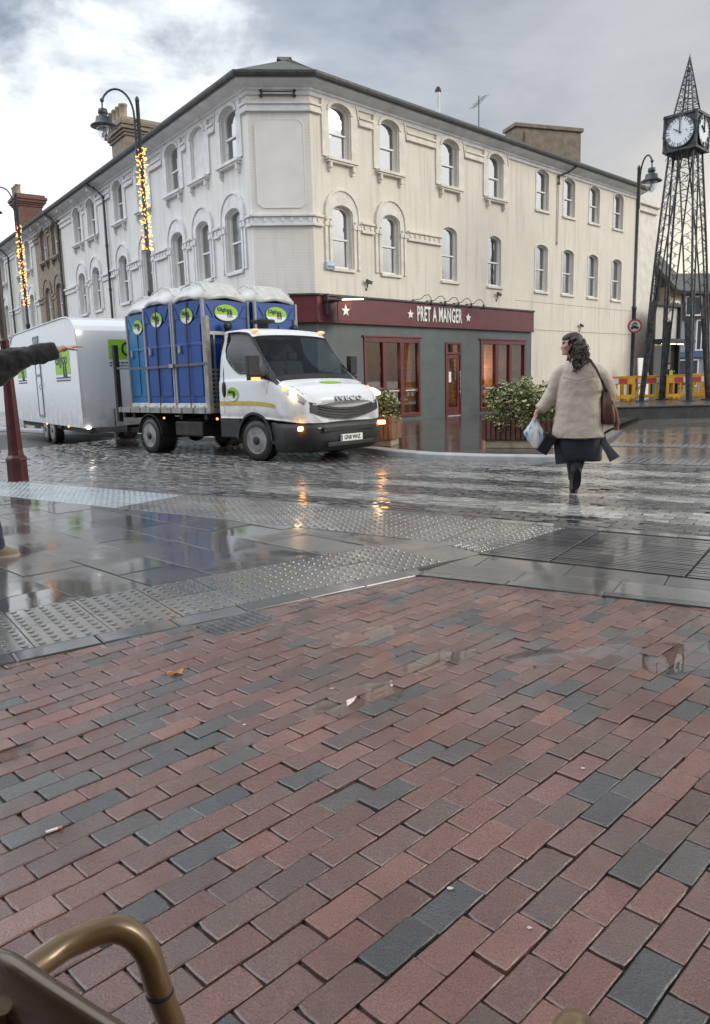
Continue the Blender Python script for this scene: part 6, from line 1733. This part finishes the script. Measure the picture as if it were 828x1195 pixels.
def hand(mb, wrist, dirv, up, thumb_side, L_=.175, curl=.35, spread=.10):
    """palm, four fingers of unequal length and a thumb from the side of the palm; dirv points along the fingers, up is the back of the hand"""
    d = Vector(dirv).normalized(); u = Vector(up); u = (u - d * u.dot(d)).normalized(); s_ = d.cross(u) * thumb_side
    w_ = Vector(wrist)
    mb.tube([w_ - d * .03, w_, w_ + d * .03], [.026, .025, .028], 10)
    # palm
    rings = []
    for f, hw, th in ((.0, .027, .018), (.25, .036, .017), (.65, .041, .015), (1.0, .040, .012)):
        c = w_ + d * (.02 + f * L_ * .48)
        rings.append([c + s_ * hw * math.cos(a) + u * th * math.sin(a) for a in [2 * math.pi * k / 12 for k in range(12)]])
    mb.loft(rings)
    for i, (lf, off) in enumerate(((.90, .030), (1.0, .010), (.94, -.010), (.76, -.029))):
        b = w_ + d * (.02 + L_ * .46) + s_ * off; fl = L_ * .48 * lf; q = d + s_ * off * spread * 20 * .12
        a1 = (q - u * curl * .4).normalized(); a2 = (q - u * curl * 1.1).normalized(); a3 = (q - u * curl * 1.9).normalized()
        p1 = b + a1 * fl * .42; p2 = p1 + a2 * fl * .33; p3 = p2 + a3 * fl * .25
        mb.tube([b - d * .02, b, p1, p2, p3], [.0095, .0095, .0085, .0078, .006], 8)
    b = w_ + d * .045 + s_ * .030; t1 = (d * .55 + s_ * .8 - u * .25).normalized(); t2 = (d * .85 + s_ * .35 - u * .3).normalized()
    mb.tube([b - s_ * .012, b + t1 * .035, b + t1 * .035 + t2 * .032, b + t1 * .035 + t2 * .055], [.014, .012, .0105, .007], 8)
def head(mb, c, face, r=.092, tilt=0):
    """skull, jaw, nose, ears, lips; face: plan unit vector the person looks along"""
    f = Vector((face[0], face[1], tilt)).normalized(); s_ = Vector((-face[1], face[0], 0)).normalized(); u = s_.cross(f) * -1
    u = f.cross(s_); 
    if u.z < 0: u = -u
    c = Vector(c)
    def bl(p, rr):   # blob
        b0 = len(mb.v); mb.sph((0, 0, 0), 1, 14, 10)
        for i in range(b0, len(mb.v)):
            v = mb.v[i]; q = c + f * (p[0] + v[0] * rr[0]) + s_ * (p[1] + v[1] * rr[1]) + u * (p[2] + v[2] * rr[2]); mb.v[i] = tuple(q)
    bl((-.012, 0, .02), (.098, .078, .098)); bl((.022, 0, -.03), (.072, .066, .085)); bl((.045, 0, -.085), (.04, .042, .032))
    bl((.082, 0, .028), (.016, .05, .016)); bl((.084, 0, -.058), (.013, .022, .008)); bl((.082, 0, -.074), (.013, .02, .008)); bl((.08, 0, -.10), (.018, .022, .014))
    bl((.060, .042, -.025), (.03, .026, .024)); bl((.060, -.042, -.025), (.03, .026, .024))
    for k in range(5): bl((.082 + .0042 * k, 0, .012 - .012 * k), (.013, .009 + .0014 * k, .013))
    for q in (-1, 1): bl((-.005, q * .078, -.01), (.022, .012, .034))
    return f, s_, u
def eyes(parent, c, f, s_, u):
    mb = MB()
    for q in (-1, 1): mb.sph(Vector(c) + f * .079 + s_ * q * .031 + u * .008, (.011, .011, .008), 10, 6)
    obj('eye', mb, M['ink'], parent)
    mb = MB()
    for q in (-1, 1): mb.tube([Vector(c) + f * .083 + s_ * q * .016 + u * .028, Vector(c) + f * .084 + s_ * q * .034 + u * .033, Vector(c) + f * .072 + s_ * q * .05 + u * .027], .004, 5)
    obj('eyebrow', mb, M['hair'], parent)
    mb = MB(); mb.tube([Vector(c) + f * .088 + s_ * q * .02 * 1 + u * (-.066) for q in (-1, -.4, .4, 1)], [.002, .0045, .0045, .002], 6); obj('lips', mb, pm('muted_lips', (.36, .14, .12), .5), parent)

# --- the woman: local x = to the right seen from the camera, y = away from it
WL, WRZ = (2.49, 8.47, 0), -math.atan2(2.455, 8.34)
wo = thing('person', 'woman with dark curly hair in a beige fleece coat crossing the road, carrying bags', 'person', WL, WRZ)
def wz(z): return z
mb = MB()
HCN = Vector((-.085, .03, 1.635)); fv_ = Vector((-1, -.12, 0)).normalized()
f, s_, u = head(mb, HCN, fv_)
mb.tube([(-.03, .045, 1.42), (-.05, .04, 1.50), (-.075, .04, 1.58)], [.062, .054, .055], 12)
ell(mb, [(0, .05, .80, .19, .14), (0, .05, 1.0, .17, .12), (.02, .04, 1.25, .19, .12), (.02, .04, 1.40, .15, .10), (.0, .045, 1.45, .07, .065)])
mb.tube([(-.07, .04, .85), (-.045, .03, .52), (-.03, .02, .28), (-.022, .03, .06)], [.08, .06, .045, .035], 12)     # standing leg
mb.tube([(.08, .05, .85), (.06, .06, .50), (.02, .03, .36), (.003, -.08, .24)], [.08, .06, .05, .035], 12)       # trailing leg, foot lifted behind
mb.tube([(-.14, .05, 1.32), (-.26, .055, 1.14), (-.38, .02, .95), (-.435, .0, .905)], [.045, .042, .035, .027], 12)
mb.tube([(.16, .05, 1.31), (.31, .11, 1.12), (.26, .26, 1.0), (.22, .32, 1.0)], [.045, .042, .035, .027], 12)
hand(mb, (-.440, .0, .895), (-.30, -.02, -.9), (-.75, -.35, .2), 1, .16, .75)
hand(mb, (.215, .33, 1.0), (-.4, .8, .0), (0, 0, 1), -1, .16, .8)
wb_ = remesh_obj('body', mb, M['skin'], wo, .0065, 3)
eyes(wo, HCN, f, s_, u)
# coat: torso and sleeves in one skin of cloth
mb = MB()
ell(mb, [(.015, .05, .615, .272, .215), (.012, .05, .66, .272, .215), (.01, .05, .85, .255, .195), (.015, .05, 1.05, .236, .175), (.02, .05, 1.22, .230, .160), (.022, .045, 1.34, .215, .140), (.02, .045, 1.42, .165, .115), (.0, .045, 1.475, .092, .085), (-.012, .045, 1.515, .080, .080)], 28, 2.6)
mb.tube([(-.125, .05, 1.355), (-.185, .052, 1.31), (-.235, .055, 1.23), (-.285, .05, 1.10), (-.355, .02, .985), (-.415, .0, .925)], [.085, .088, .088, .078, .072, .066], 14)
mb.tube([(.165, .05, 1.35), (.225, .06, 1.305), (.285, .08, 1.225), (.335, .12, 1.10), (.30, .22, 1.02), (.235, .31, 1.0)], [.086, .090, .090, .082, .074, .060], 14)
coat = remesh_obj('fleece_coat', mb, M['beige'], wo, .012, 4, [(.18, .034, 1), (.06, .006, 2)])
mb = MB()   # seams, hem and pocket of the coat
hem = [(.015 + .275 * math.cos(a), .05 + .218 * math.sin(a), .628) for a in [2 * math.pi * k / 40 for k in range(40)]]
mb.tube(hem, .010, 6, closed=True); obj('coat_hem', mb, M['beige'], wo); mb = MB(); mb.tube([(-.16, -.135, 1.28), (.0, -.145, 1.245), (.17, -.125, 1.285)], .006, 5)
obj('coat_seam', mb, cloth('dark_beige_seam', (.36, .30, .25)), wo)  # seam in a darker beige than the coat
# dark dress below, with a split panel blown out at each side
mb = MB(); ell(mb, [(.03, .05, .70, .245, .18), (.03, .05, .56, .24, .17), (.045, .045, .44, .228, .15), (.06, .03, .37, .21, .12), (.075, .03, .355, .19, .10)], 26, 2.6)
remesh_obj('dress', mb, M['navy'], wo, .012, 3, [(.12, .02, 3)])
def flap(pts, name='dress_panel'):
    mb = MB(); rings = []
    for (x0, x1, y, z0, z1) in pts:
        a, b = Vector((x0, y, z0)), Vector((x1, y + .04, z1)); n_ = Vector((0, -1, 0)) * .008
        rings.append([a + n_, b + n_, b - n_, a - n_])
    mb.loft(rings, 0, True, False, True); obj(name, mb, M['navy'], wo, subsurf=1)
flap([(-.255, -.12, -.02, .64, .63), (-.252, -.135, -.06, .52, .52), (-.235, -.115, -.08, .42, .42), (-.225, -.085, -.09, .325, .335)])
flap([(.20, .305, .0, .66, .66), (.24, .315, -.05, .56, .58), (.30, .385, -.10, .46, .50), (.345, .465, -.13, .355, .42)])
# trousers hem and boots
mb = MB(); mb.tube([(-.045, .03, .52), (-.035, .02, .36), (-.025, .03, .20), (-.022, .035, .14)], [.085, .078, .064, .062], 14); remesh_obj('trouser_leg', mb, M['blackcloth'], wo, .01, 3)
mb = MB(); mb.tube([(.06, .06, .50), (.02, .03, .36), (.005, -.05, .27), (.0, -.10, .225)], [.085, .075, .062, .058], 14); remesh_obj('trouser_leg', mb, M['blackcloth'], wo, .01, 3)
mb = MB(); ell(mb, [(-.022, .045, .0, .043, .115), (-.022, .045, .03, .047, .12), (-.022, .03, .07, .046, .10), (-.022, .02, .12, .047, .062), (-.022, .02, .22, .056, .060)], 18); obj('boot', mb, M['boot'], wo)
mb = MB(); b0 = 0; ell(mb, [(0, 0, .0, .045, .13), (0, 0, .03, .048, .135), (0, -.02, .07, .047, .10), (0, -.045, .13, .048, .062), (0, -.05, .20, .055, .060)], 18)
q = Euler((R(-68), 0, R(4))).to_matrix(); mb.v = [tuple(q @ Vector(v) + Vector((.012, -.135, .165))) for v in mb.v]; obj('boot', mb, M['boot'], wo)
# hair: a cap of curls falling on both sides of the neck
mb = MB(); rs = random.Random(5)
mb.sph(HCN + Vector((.040, .0, .036)), (.094, .094, .092), 16, 12)
mb.sph(HCN + Vector((.065, .02, -.02)), (.078, .086, .10), 14, 10)
mb.sph(HCN + Vector((-.006, .0, .075)), (.092, .080, .050), 14, 10, 0, (0, R(-14), 0))
up = Vector((0, 0, 1))
for k in range(190):
    a = rs.uniform(.5, 5.8); base = HCN - f * .01 + (f * math.cos(a) * .082 + s_ * math.sin(a) * .092) + Vector((0, 0, rs.uniform(-.02, .07)))
    if (base - HCN).dot(f) > -.012: continue
    out_ = (base - HCN); out_.z = 0; out_.normalize(); ln_ = rs.uniform(.14, .30); n = 12
    w0 = rs.random() * 6; pts = []
    for i in range(n + 1):
        t_ = i / n; pts.append(base + out_ * (.016 + .042 * math.sin(t_ * 2.3)) + Vector((.017 * math.sin(w0 + t_ * 17), .017 * math.cos(w0 + t_ * 17), -ln_ * t_)))
    mb.tube(pts, [.016 * (1 - .45 * i / n) for i in range(n + 1)], 6)
for k in range(16):
    base = HCN + f * rs.uniform(-.02, .022) + s_ * rs.choice((-1, 1)) * .080 + Vector((0, 0, .045)); w0 = rs.random() * 6; ln_ = rs.uniform(.18, .27)
    mb.tube([base + Vector((.012 * math.sin(w0 + i * 1.4), .012 * math.cos(w0 + i * 1.4), -ln_ * i / 10)) for i in range(11)], [.014 - .0007 * i for i in range(11)], 6)
for k in range(70):
    a = rs.uniform(.6, 5.7); base = HCN - f * .02 + (f * math.cos(a) * .088 + s_ * math.sin(a) * .098) + Vector((0, 0, rs.uniform(-.03, .06)))
    if (base - HCN).dot(f) > -.0: continue
    out_ = (base - HCN); out_.z = 0; out_.normalize(); ln_ = rs.uniform(.16, .34); w0 = rs.random() * 6
    mb.tube([base + out_ * (.02 + .06 * math.sin(i / 12 * 2.4)) + Vector((.02 * math.sin(w0 + i * 1.5), .02 * math.cos(w0 + i * 1.5), -ln_ * i / 12)) for i in range(13)], [.006 - .0003 * i for i in range(13)], 5)
obj('hair', mb, M['hair'], wo, fix=False)
mb = MB(); mb.tube([(.10, .01, 1.475), (.135, -.03, 1.45), (.17, -.05, 1.43)], .02, 8)
# brown shoulder bag and its strap
bg_ = thing('shoulder_bag', 'brown leather shoulder bag hanging at the right side of the woman', 'bag', WL, WRZ)
mb = MB(); rings = []
for z, hw, hd, cx in ((.76, .10, .085, .335), (.78, .135, .10, .335), (.90, .135, .105, .325), (1.02, .115, .085, .315), (1.12, .085, .04, .30)):
    rings.append([(cx + hw * c * q * .62, .06 + hd * s2 * q * 1.5, z) for c, s2, q in [(math.cos(a), math.sin(a), 1 / (abs(math.cos(a)) ** 4 + abs(math.sin(a)) ** 4) ** .25) for a in [2 * math.pi * k / 24 for k in range(24)]]])
mb.loft(rings, 0, True); obj('bag_body', mb, M['brownbag'], bg_, subsurf=1)
mb = MB(); sp_ = [(.30, .03, 1.13), (.285, -.09, 1.15), (.245, -.135, 1.24), (.185, -.12, 1.36), (.13, -.055, 1.445), (.105, .05, 1.475), (.14, .15, 1.42), (.22, .24, 1.25), (.30, .20, 1.12)]
for a, b in zip(sp_, sp_[1:]): mb.bar(a, b, .03, .012)
mb.tube(sp_, .013, 6); obj('strap', mb, pm('dark_bag_strap', (.03, .02, .018), .5), bg_)
mb = MB(); mb.tube([(.36, -.06, 1.02), (.40, -.04, .90), (.42, -.02, .78), (.41, .0, .70)], [.008, .02, .024, .03], 8); obj('flap', mb, pm('light_brown_strip', (.22, .09, .05), .5), bg_)
# carrier bag
cbg = thing('carrier_bag', 'glossy blue grey and white plastic carrier bag held in her left hand', 'bag', WL, WRZ)
M['bagplastic'] = None
t = NT('shiny_pale_plastic_bag'); v = t.coords(); n_ = t.noise(v, 6, 3)
m_ = t.node('ShaderNodeMapping'); t.link(v, m_.inputs[0]); m_.inputs['Scale'].default_value = (14, 14, 1.2)
n2_ = t.noise(m_.outputs[0], 1.4, 3)
M['bagplastic'] = t.out(t.ramp(n2_, [(.38, (.16, .24, .36)), (.5, (.50, .55, .60)), (.62, (.72, .70, .66))]), .16, t.bump(n2_, .8, .03))
mb = MB(); rings = []
for z, hx, hy, cx, cy in ((.50, .060, .045, -.415, -.03), (.56, .105, .06, -.43, -.02), (.64, .125, .065, -.455, -.015), (.70, .10, .055, -.462, -.01), (.77, .055, .035, -.458, -.005), (.83, .028, .020, -.455, 0)):
    ring = []
    for k in range(28):
        a = 2 * math.pi * k / 28; c, s2 = math.cos(a), math.sin(a); q = 1 / (abs(c) ** 3 + abs(s2) ** 3) ** (1 / 3); pl = 1 + .07 * math.sin(a * 9) * (z - .48) * 2.5
        ring.append((cx + hx * c * q * pl, cy + hy * s2 * q * pl, z - .30 * (c * q * hx) * (1 if z < .7 else .3)))
    rings.append(ring)
mb.loft(rings, 0, True); obj('bag_body', mb, M['bagplastic'], cbg)
mb = MB()
for q in (-1, 1): mb.tube([(-.455 + q * .015, 0, .82), (-.452 + q * .012, -.01, .86), (-.450, -.018, .875)], .009, 6)
obj('handle', mb, M['bagplastic'], cbg)
bx = thing('black_box', 'small black box hanging tilted beside the plastic carrier bag of the woman', 'box', WL, WRZ)
mb = MB(); mb.box((-.325, -.05, .555), (.125, .12, .23), (0, R(32), R(10))); obj('carton', mb, pm('black_card', (.016, .016, .018), .35), bx, bevel=.006)
mb = MB(); mb.box((-.300, -.05, .648), (.128, .124, .012), (0, R(32), R(10))); obj('lid_edge', mb, pm('dark_grey_card', (.05, .05, .055), .4), bx)
mb = MB(); mb.tube([(-.285, -.05, .65), (-.36, -.03, .78), (-.445, -.015, .865)], .006, 5); obj('cord', mb, M['blackcloth'], bx)

# --- the man at the left edge pointing to the right
ML, MRZ = (-2.99, 5.93, 0), R(22)
ma = thing('person', 'man in a black coat and jeans at the left edge, pointing across the street', 'person', ML, MRZ)
# local x = towards the right of the picture
mb = MB(); HM = Vector((.02, .0, 1.80)); f, s_, u = head(mb, HM, Vector((.92, .38, 0)).normalized())
mb.tube([(0, 0, 1.56), (.0, 0, 1.64), (.01, 0, 1.72)], [.07, .058, .06], 12)
ell(mb, [(0, 0, .90, .15, .13), (0, 0, 1.2, .16, .12), (0, 0, 1.45, .2, .12), (0, 0, 1.58, .10, .08)])
mb.tube([(.02, -.10, .95), (.07, -.11, .52), (.10, -.12, .10), (.10, -.12, .06)], [.09, .065, .045, .045], 12)
mb.tube([(-.02, .10, .95), (-.05, .10, .52), (-.12, .10, .10), (-.12, .10, .06)], [.09, .065, .045, .045], 12)
mb.tube([(.10, -.16, 1.53), (.42, -.13, 1.545), (.68, -.08, 1.60), (.73, -.075, 1.612)], [.055, .045, .034, .027], 12)
mb.tube([(-.02, .2, 1.5), (-.06, .26, 1.2), (.0, .26, .95)], [.055, .045, .03], 12)
hand(mb, (.735, -.074, 1.613), (.97, .05, .16), (-.1, -.1, 1), 1, .17, .18, .25)
hand(mb, (.0, .26, .94), (.05, 0, -1), (0, 1, 0), 1, .17, .5)
remesh_obj('body', mb, M['skin'], ma, .0065, 3); eyes(ma, HM, f, s_, u)
mb = MB()
ell(mb, [(0, 0, .80, .215, .20), (0, 0, .9, .21, .195), (0, 0, 1.15, .20, .175), (0, 0, 1.4, .215, .17), (.01, 0, 1.53, .18, .14), (.01, 0, 1.60, .10, .09), (.01, 0, 1.66, .09, .085)], 26, 2.5)
mb.tube([(.06, -.15, 1.50), (.25, -.15, 1.515), (.42, -.13, 1.535), (.56, -.105, 1.57), (.70, -.078, 1.605)], [.105, .092, .082, .074, .062], 14)
mb.tube([(.08, -.15, 1.42), (.20, -.14, 1.38), (.34, -.14, 1.44), (.44, -.13, 1.50)], [.08, .085, .06, .04], 12)     # slack cloth hanging under the raised arm
mb.tube([(-.02, .17, 1.5), (-.05, .25, 1.2), (.0, .26, .99)], [.095, .08, .065], 14)
remesh_obj('coat', mb, M['blackcloth'], ma, .012, 4, [(.12, .04, 4), (.045, .016, 5)])
for (a, b, c) in (((.03, -.10, .86), (.075, -.11, .5), (.11, -.12, .07)), ((-.03, .10, .86), (-.055, .10, .5), (-.13, .10, .07))):
    mb = MB(); mb.tube([a, b, c], [.112, .085, .082], 16); remesh_obj('jeans_leg', mb, M['denim'], ma, .011, 3, [(.07, .014, 6)])
for (x, y, fr_) in ((.13, -.12, 0), (-.10, .10, 0)):
    mb = MB(); ell(mb, [(x + .02, y, .022, .128, .047), (x + .02, y, .05, .125, .047), (x - .01, y, .08, .09, .043), (x - .04, y, .12, .058, .045)], 20); sh = obj('shoe', mb, M['tanshoe'], ma)
    mb = MB(); ell(mb, [(x + .02, y, .0, .132, .050), (x + .02, y, .022, .134, .051)], 20); obj('sole', mb, M['rubber'], sh)
mb = MB(); mb.sph(HM + Vector((-.015, 0, .045)), (.105, .09, .085), 16, 10); obj('hair', mb, M['hair'], ma)

# --- worker behind the barriers
wk = thing('person', 'worker in a yellow high visibility vest behind the barriers under the clock tower', 'person', (13.2, 32.2, 0), R(-20))
mb = MB(); HW = Vector((0, 0, 1.62)); f, s_, u = head(mb, HW, Vector((-.4, -.9, 0)).normalized())
mb.tube([(0, 0, 1.4), (0, 0, 1.56)], [.07, .055], 10); ell(mb, [(0, 0, .85, .17, .13), (0, 0, 1.2, .18, .13), (0, 0, 1.40, .17, .11), (0, 0, 1.46, .07, .07)])
for q in (-1, 1):
    mb.tube([(q * .09, 0, .9), (q * .10, .02, .48), (q * .11, .0, .05)], [.095, .07, .05], 10); mb.tube([(q * .20, 0, 1.38), (q * .27, .02, 1.12), (q * .22, -.16, 1.0)], [.06, .05, .035], 10); hand(mb, (q * .22, -.17, 1.0), (-q * .2, -1, 0), (0, 0, 1), -q, .16, .5)
remesh_obj('body', mb, M['skin'], wk, .014, 2)
mb = MB(); ell(mb, [(0, 0, .80, .21, .17), (0, 0, 1.1, .215, .165), (0, 0, 1.36, .21, .14), (0, 0, 1.46, .09, .09)], 20)
for q in (-1, 1): mb.tube([(q * .17, 0, 1.37), (q * .27, .02, 1.12), (q * .22, -.14, 1.0)], [.085, .075, .06], 10)
remesh_obj('jacket', mb, M['blackcloth'], wk, .02, 2)
for q in (-1, 1):
    mb = MB(); mb.box((q * .12, -.155, 1.16), (.13, .06, .44), (R(4), 0, 0)); mb.box((q * .12, .16, 1.16), (.15, .05, .46)); obj('vest', mb, M['hivis'], wk, bevel=.02)
mb = MB()
for q in (-1, 1): mb.tube([(q * .09, 0, .92), (q * .10, .02, .48), (q * .11, .0, .08)], [.115, .09, .08], 12)
obj('trousers', mb, M['navy'], wk)
for q in (-1, 1): mb = MB(); ell(mb, [(q * .11, -.04, 0, .05, .13), (q * .11, -.04, .06, .048, .12), (q * .11, 0, .12, .05, .06)]); obj('boot', mb, M['boot'], wk)
mb = MB(); mb.sph(HW + Vector((0, .01, .05)), (.10, .11, .08), 14, 8); obj('cap', mb, M['blackcloth'], wk)

# ------------------------------------------------------------------ bistro chair in the foreground
def chair_paint():
    t = NT('bronze_lacquered_tube'); v = t.coords(); n = t.noise(v, 8, 4)
    c = t.ramp(n, [(.3, (.17, .105, .045)), (.7, (.22, .14, .062))]); t.setv(Metallic=.35, Coat_Weight=.6, Coat_Roughness=.08)
    return t.out(c, t.mapr(t.noise(v, 40, 3), .3, .7, .24, .36))
M['bronze'] = chair_paint(); M['seatwood'] = pm('dark_bronze_seat', (.075, .042, .018), .25, .3, var=.2, coat=.3)
ch = thing('bistro_chair', 'brown tubular bistro armchair seen from behind at the lower left corner', 'chair', (-.146, .557, 0), R(-31.9), 'bistro chairs outside the cafe')
# local y = the way the chair faces
for q in (-1, 1):
    mb = MB(); r_ = .0165
    pts = [(q * .265, -.04, .66), (q * .292, .0, .655), (q * .310, .05, .652), (q * .309, .095, .651), (q * .296, .130, .650)]
    for k in range(1, 8):
        f_ = k / 8; a_ = math.pi / 2 * f_; pts.append((q * (.290 - .040 * f_), .138 + .036 * math.sin(a_), .592 + .058 * math.cos(a_)))
    pts += [(q * .248, .182, .54), (q * .250, .200, .48), (q * .256, .225, .25), (q * .262, .25, .0)]
    mb.tube(pts, r_, 20); obj('armrest', mb, M['bronze'], ch)
    mb = MB(); mb.lathe([(r_ + .0004, -.0016), (r_ + .0011, 0), (r_ + .0004, .0016)], 20, (q * .2478, .1795, .550)); obj('joint_ring', mb, M['black'], ch)
    mb = MB(); mb.tube([(q * .24, -.028, .70), (q * .235, -.05, .60), (q * .225, -.12, .42), (q * .235, -.20, .0)], .0165, 14); obj('rear_leg', mb, M['bronze'], ch)
mb = MB(); rings = []
for k in range(25):
    cx = -.275 + .55 * k / 24; cy = -.022 + .10 * cx * cx; rg = []
    for (dn, dz) in ((-.012, .665), (-.013, .735), (-.008, .752), (.0, .758), (.009, .752), (.014, .735), (.014, .665), (.009, .645), (.0, .638), (-.008, .645)): rg.append((cx, cy - dn, dz - .10 * max(0, abs(cx) - .25) ** .5))
    rings.append(rg)
mb.loft(rings, 0, True, False, True); obj('backrest', mb, M['seatwood'], ch, subsurf=1)
mb = MB(); mb.lathe([(.0, .44), (.19, .44), (.21, .45), (.21, .465), (.19, .475), (.0, .472)], 36, (0, .02, 0)); obj('seat', mb, M['seatwood'], ch)
mb = MB(); mb.tube([(-.25, .19, .43), (0, .17, .43), (.25, .19, .43)], .012, 10); obj('seat_rail', mb, M['bronze'], ch)
mb = MB(); mb.tube([(-.225, -.12, .43), (.225, -.12, .43)], .012, 10); obj('seat_rail', mb, M['bronze'], ch)
ch2 = copy_tree(ch); ch2.location = (.487, .522, 0); ch2.rotation_euler = (0, 0, 0)
ch2['label'] = 'second brown bistro chair, only the tip of its arm showing at the bottom edge'

# ------------------------------------------------------------------ small things on the paving
M['autumn'] = pm('orange_autumn_leaf', (.55, .23, .04), .5, var=.3, scale=60)
lf = thing('fallen_leaf', 'single orange autumn leaf lying on the wet bricks near the kerb', 'leaf', (-.84, 3.31, .006), .4)
mb = MB(); pts = []
for k in range(40):
    a = 2 * math.pi * k / 40; r_ = .021 * (1 + .55 * abs(math.sin(a * 2.5 + .3)) - .25); pts.append((math.cos(a) * r_ * 1.5, math.sin(a) * r_, .002 + .008 * math.sin(a * 3)))
mb.add([(0, 0, .007)] + pts, [(0, 1 + i, 1 + (i + 1) % 40) for i in range(40)]); obj('blade', mb, M['autumn'], lf)
mb = MB(); mb.tube([(-.025, 0, .004), (-.045, .006, .003), (-.06, .003, .002)], .0018, 5); obj('stalk', mb, M['twig'], lf)
cg = thing('cigarette_end', 'flattened pale cigarette end lying on the bricks at the left', 'cigarette', (-.925, 2.08, .005), .6)
mb = MB(); mb.lathe([(.004, -.022), (.0045, -.01), (.0042, .012)], 10, axis='X'); obj('paper', mb, M['white'], cg); mb = MB(); mb.lathe([(.0044, .0121), (.0046, .024)], 10, axis='X'); obj('filter', mb, M['autumn'], cg)
M['gum'] = pm('pale_scrap', (.62, .60, .56), .6, var=.1)
GL = ['pale scrap of litter on the wet bricks, farthest from the camera', 'tiny pale scrap of litter on the bricks left of the middle', 'pale scrap of litter on the bricks at the right', 'flat pale scrap on the bricks near the bottom of the picture', 'pale scrap of litter lowest in the picture, right of the middle']
for (x, y), l_ in zip(((-.12, 3.09), (-.45, 2.76), (.74, 2.36), (.22, 1.77), (.39, 1.62)), GL):
    mb = MB(); n = 9; mb.add([(0, 0, .0035)] + [(math.cos(6.283 * k / n) * rnd.uniform(.006, .011), math.sin(6.283 * k / n) * rnd.uniform(.004, .007), .0005) for k in range(n)], [(0, 1 + i, 1 + (i + 1) % n) for i in range(n)])
    tag(obj('litter_scrap', mb, M['gum'], None, (x, y, .0035), fix=False), l_, 'litter', 'pale scraps on the bricks')
dc = thing('drain_cover', 'small dark ribbed drain cover where the kerb meets the bricks', 'drain cover', (-.66, 4.05, .0), R(42))
mb = MB(); mb.span(-.20, .20, -.12, .12, -.03, .005)
obj('casting', mb, MG['kerbdark'], dc, bevel=.002)
mb = MB()
for j in range(4):
    for k in range(9): mb.span(-.185 + k * .042, -.155 + k * .042, -.105 + j * .055, -.063 + j * .055, .0051, .009)
obj('raised_ribs', mb, MG['kerbdark'], dc, bevel=.002)

# ------------------------------------------------------------------ unseen cafe front, added behind the camera to shade the nearest bricks
cf = thing('unseen_cafe_front', 'unseen cafe front with a flat dark canopy, added behind the camera to shade the bricks', 'building', (0, -1.3, 0), R(-4))
mb = MB(); wall_panel(mb, -11, 11, -.02, 8.5, [(-6.5, 3.2, .4, 2.5, 0), (-2, 3.2, .4, 2.5, 0), (3, 3.2, .4, 2.5, 0), (7.5, 3.2, .4, 2.5, 0), (-6.5, 1.1, 4.4, 6.2, 0), (-2, 1.1, 4.4, 6.2, 0), (3, 1.1, 4.4, 6.2, 0), (7.5, 1.1, 4.4, 6.2, 0)], 0, -.15)
mb.v = [(x, -y, z) for x, y, z in mb.v]; mb.span(-11, 11, -6, -.3, 8.5, 8.7); obj('wall', mb, M['redbrick'], cf, fix=False)
for x in (-6.5, -2, 3, 7.5):
    for z0, z1, w_ in ((.4, 2.5, 3.2), (4.4, 6.2, 1.1)):
        mb = MB(); mb.span(x - w_ / 2, x + w_ / 2, -.12, -.08, z0, z0 + .08); mb.span(x - w_ / 2, x + w_ / 2, -.12, -.08, z1 - .08, z1); mb.span(x - .04, x + .04, -.12, -.08, z0 + .08, z1 - .08)
        f_ = obj('window', mb, M['sash'], cf); mb = MB(); mb.span(x - w_ / 2, x + w_ / 2, -.15, -.125, z0, z1); obj('pane', mb, M['room'], f_)
mb = MB(); mb.span(-9, 9, .01, 1.25, 2.95, 3.05); mb.span(-9, 9, 1.2, 1.25, 2.75, 2.949); obj('canopy', mb, M['black'], cf, bevel=.01)
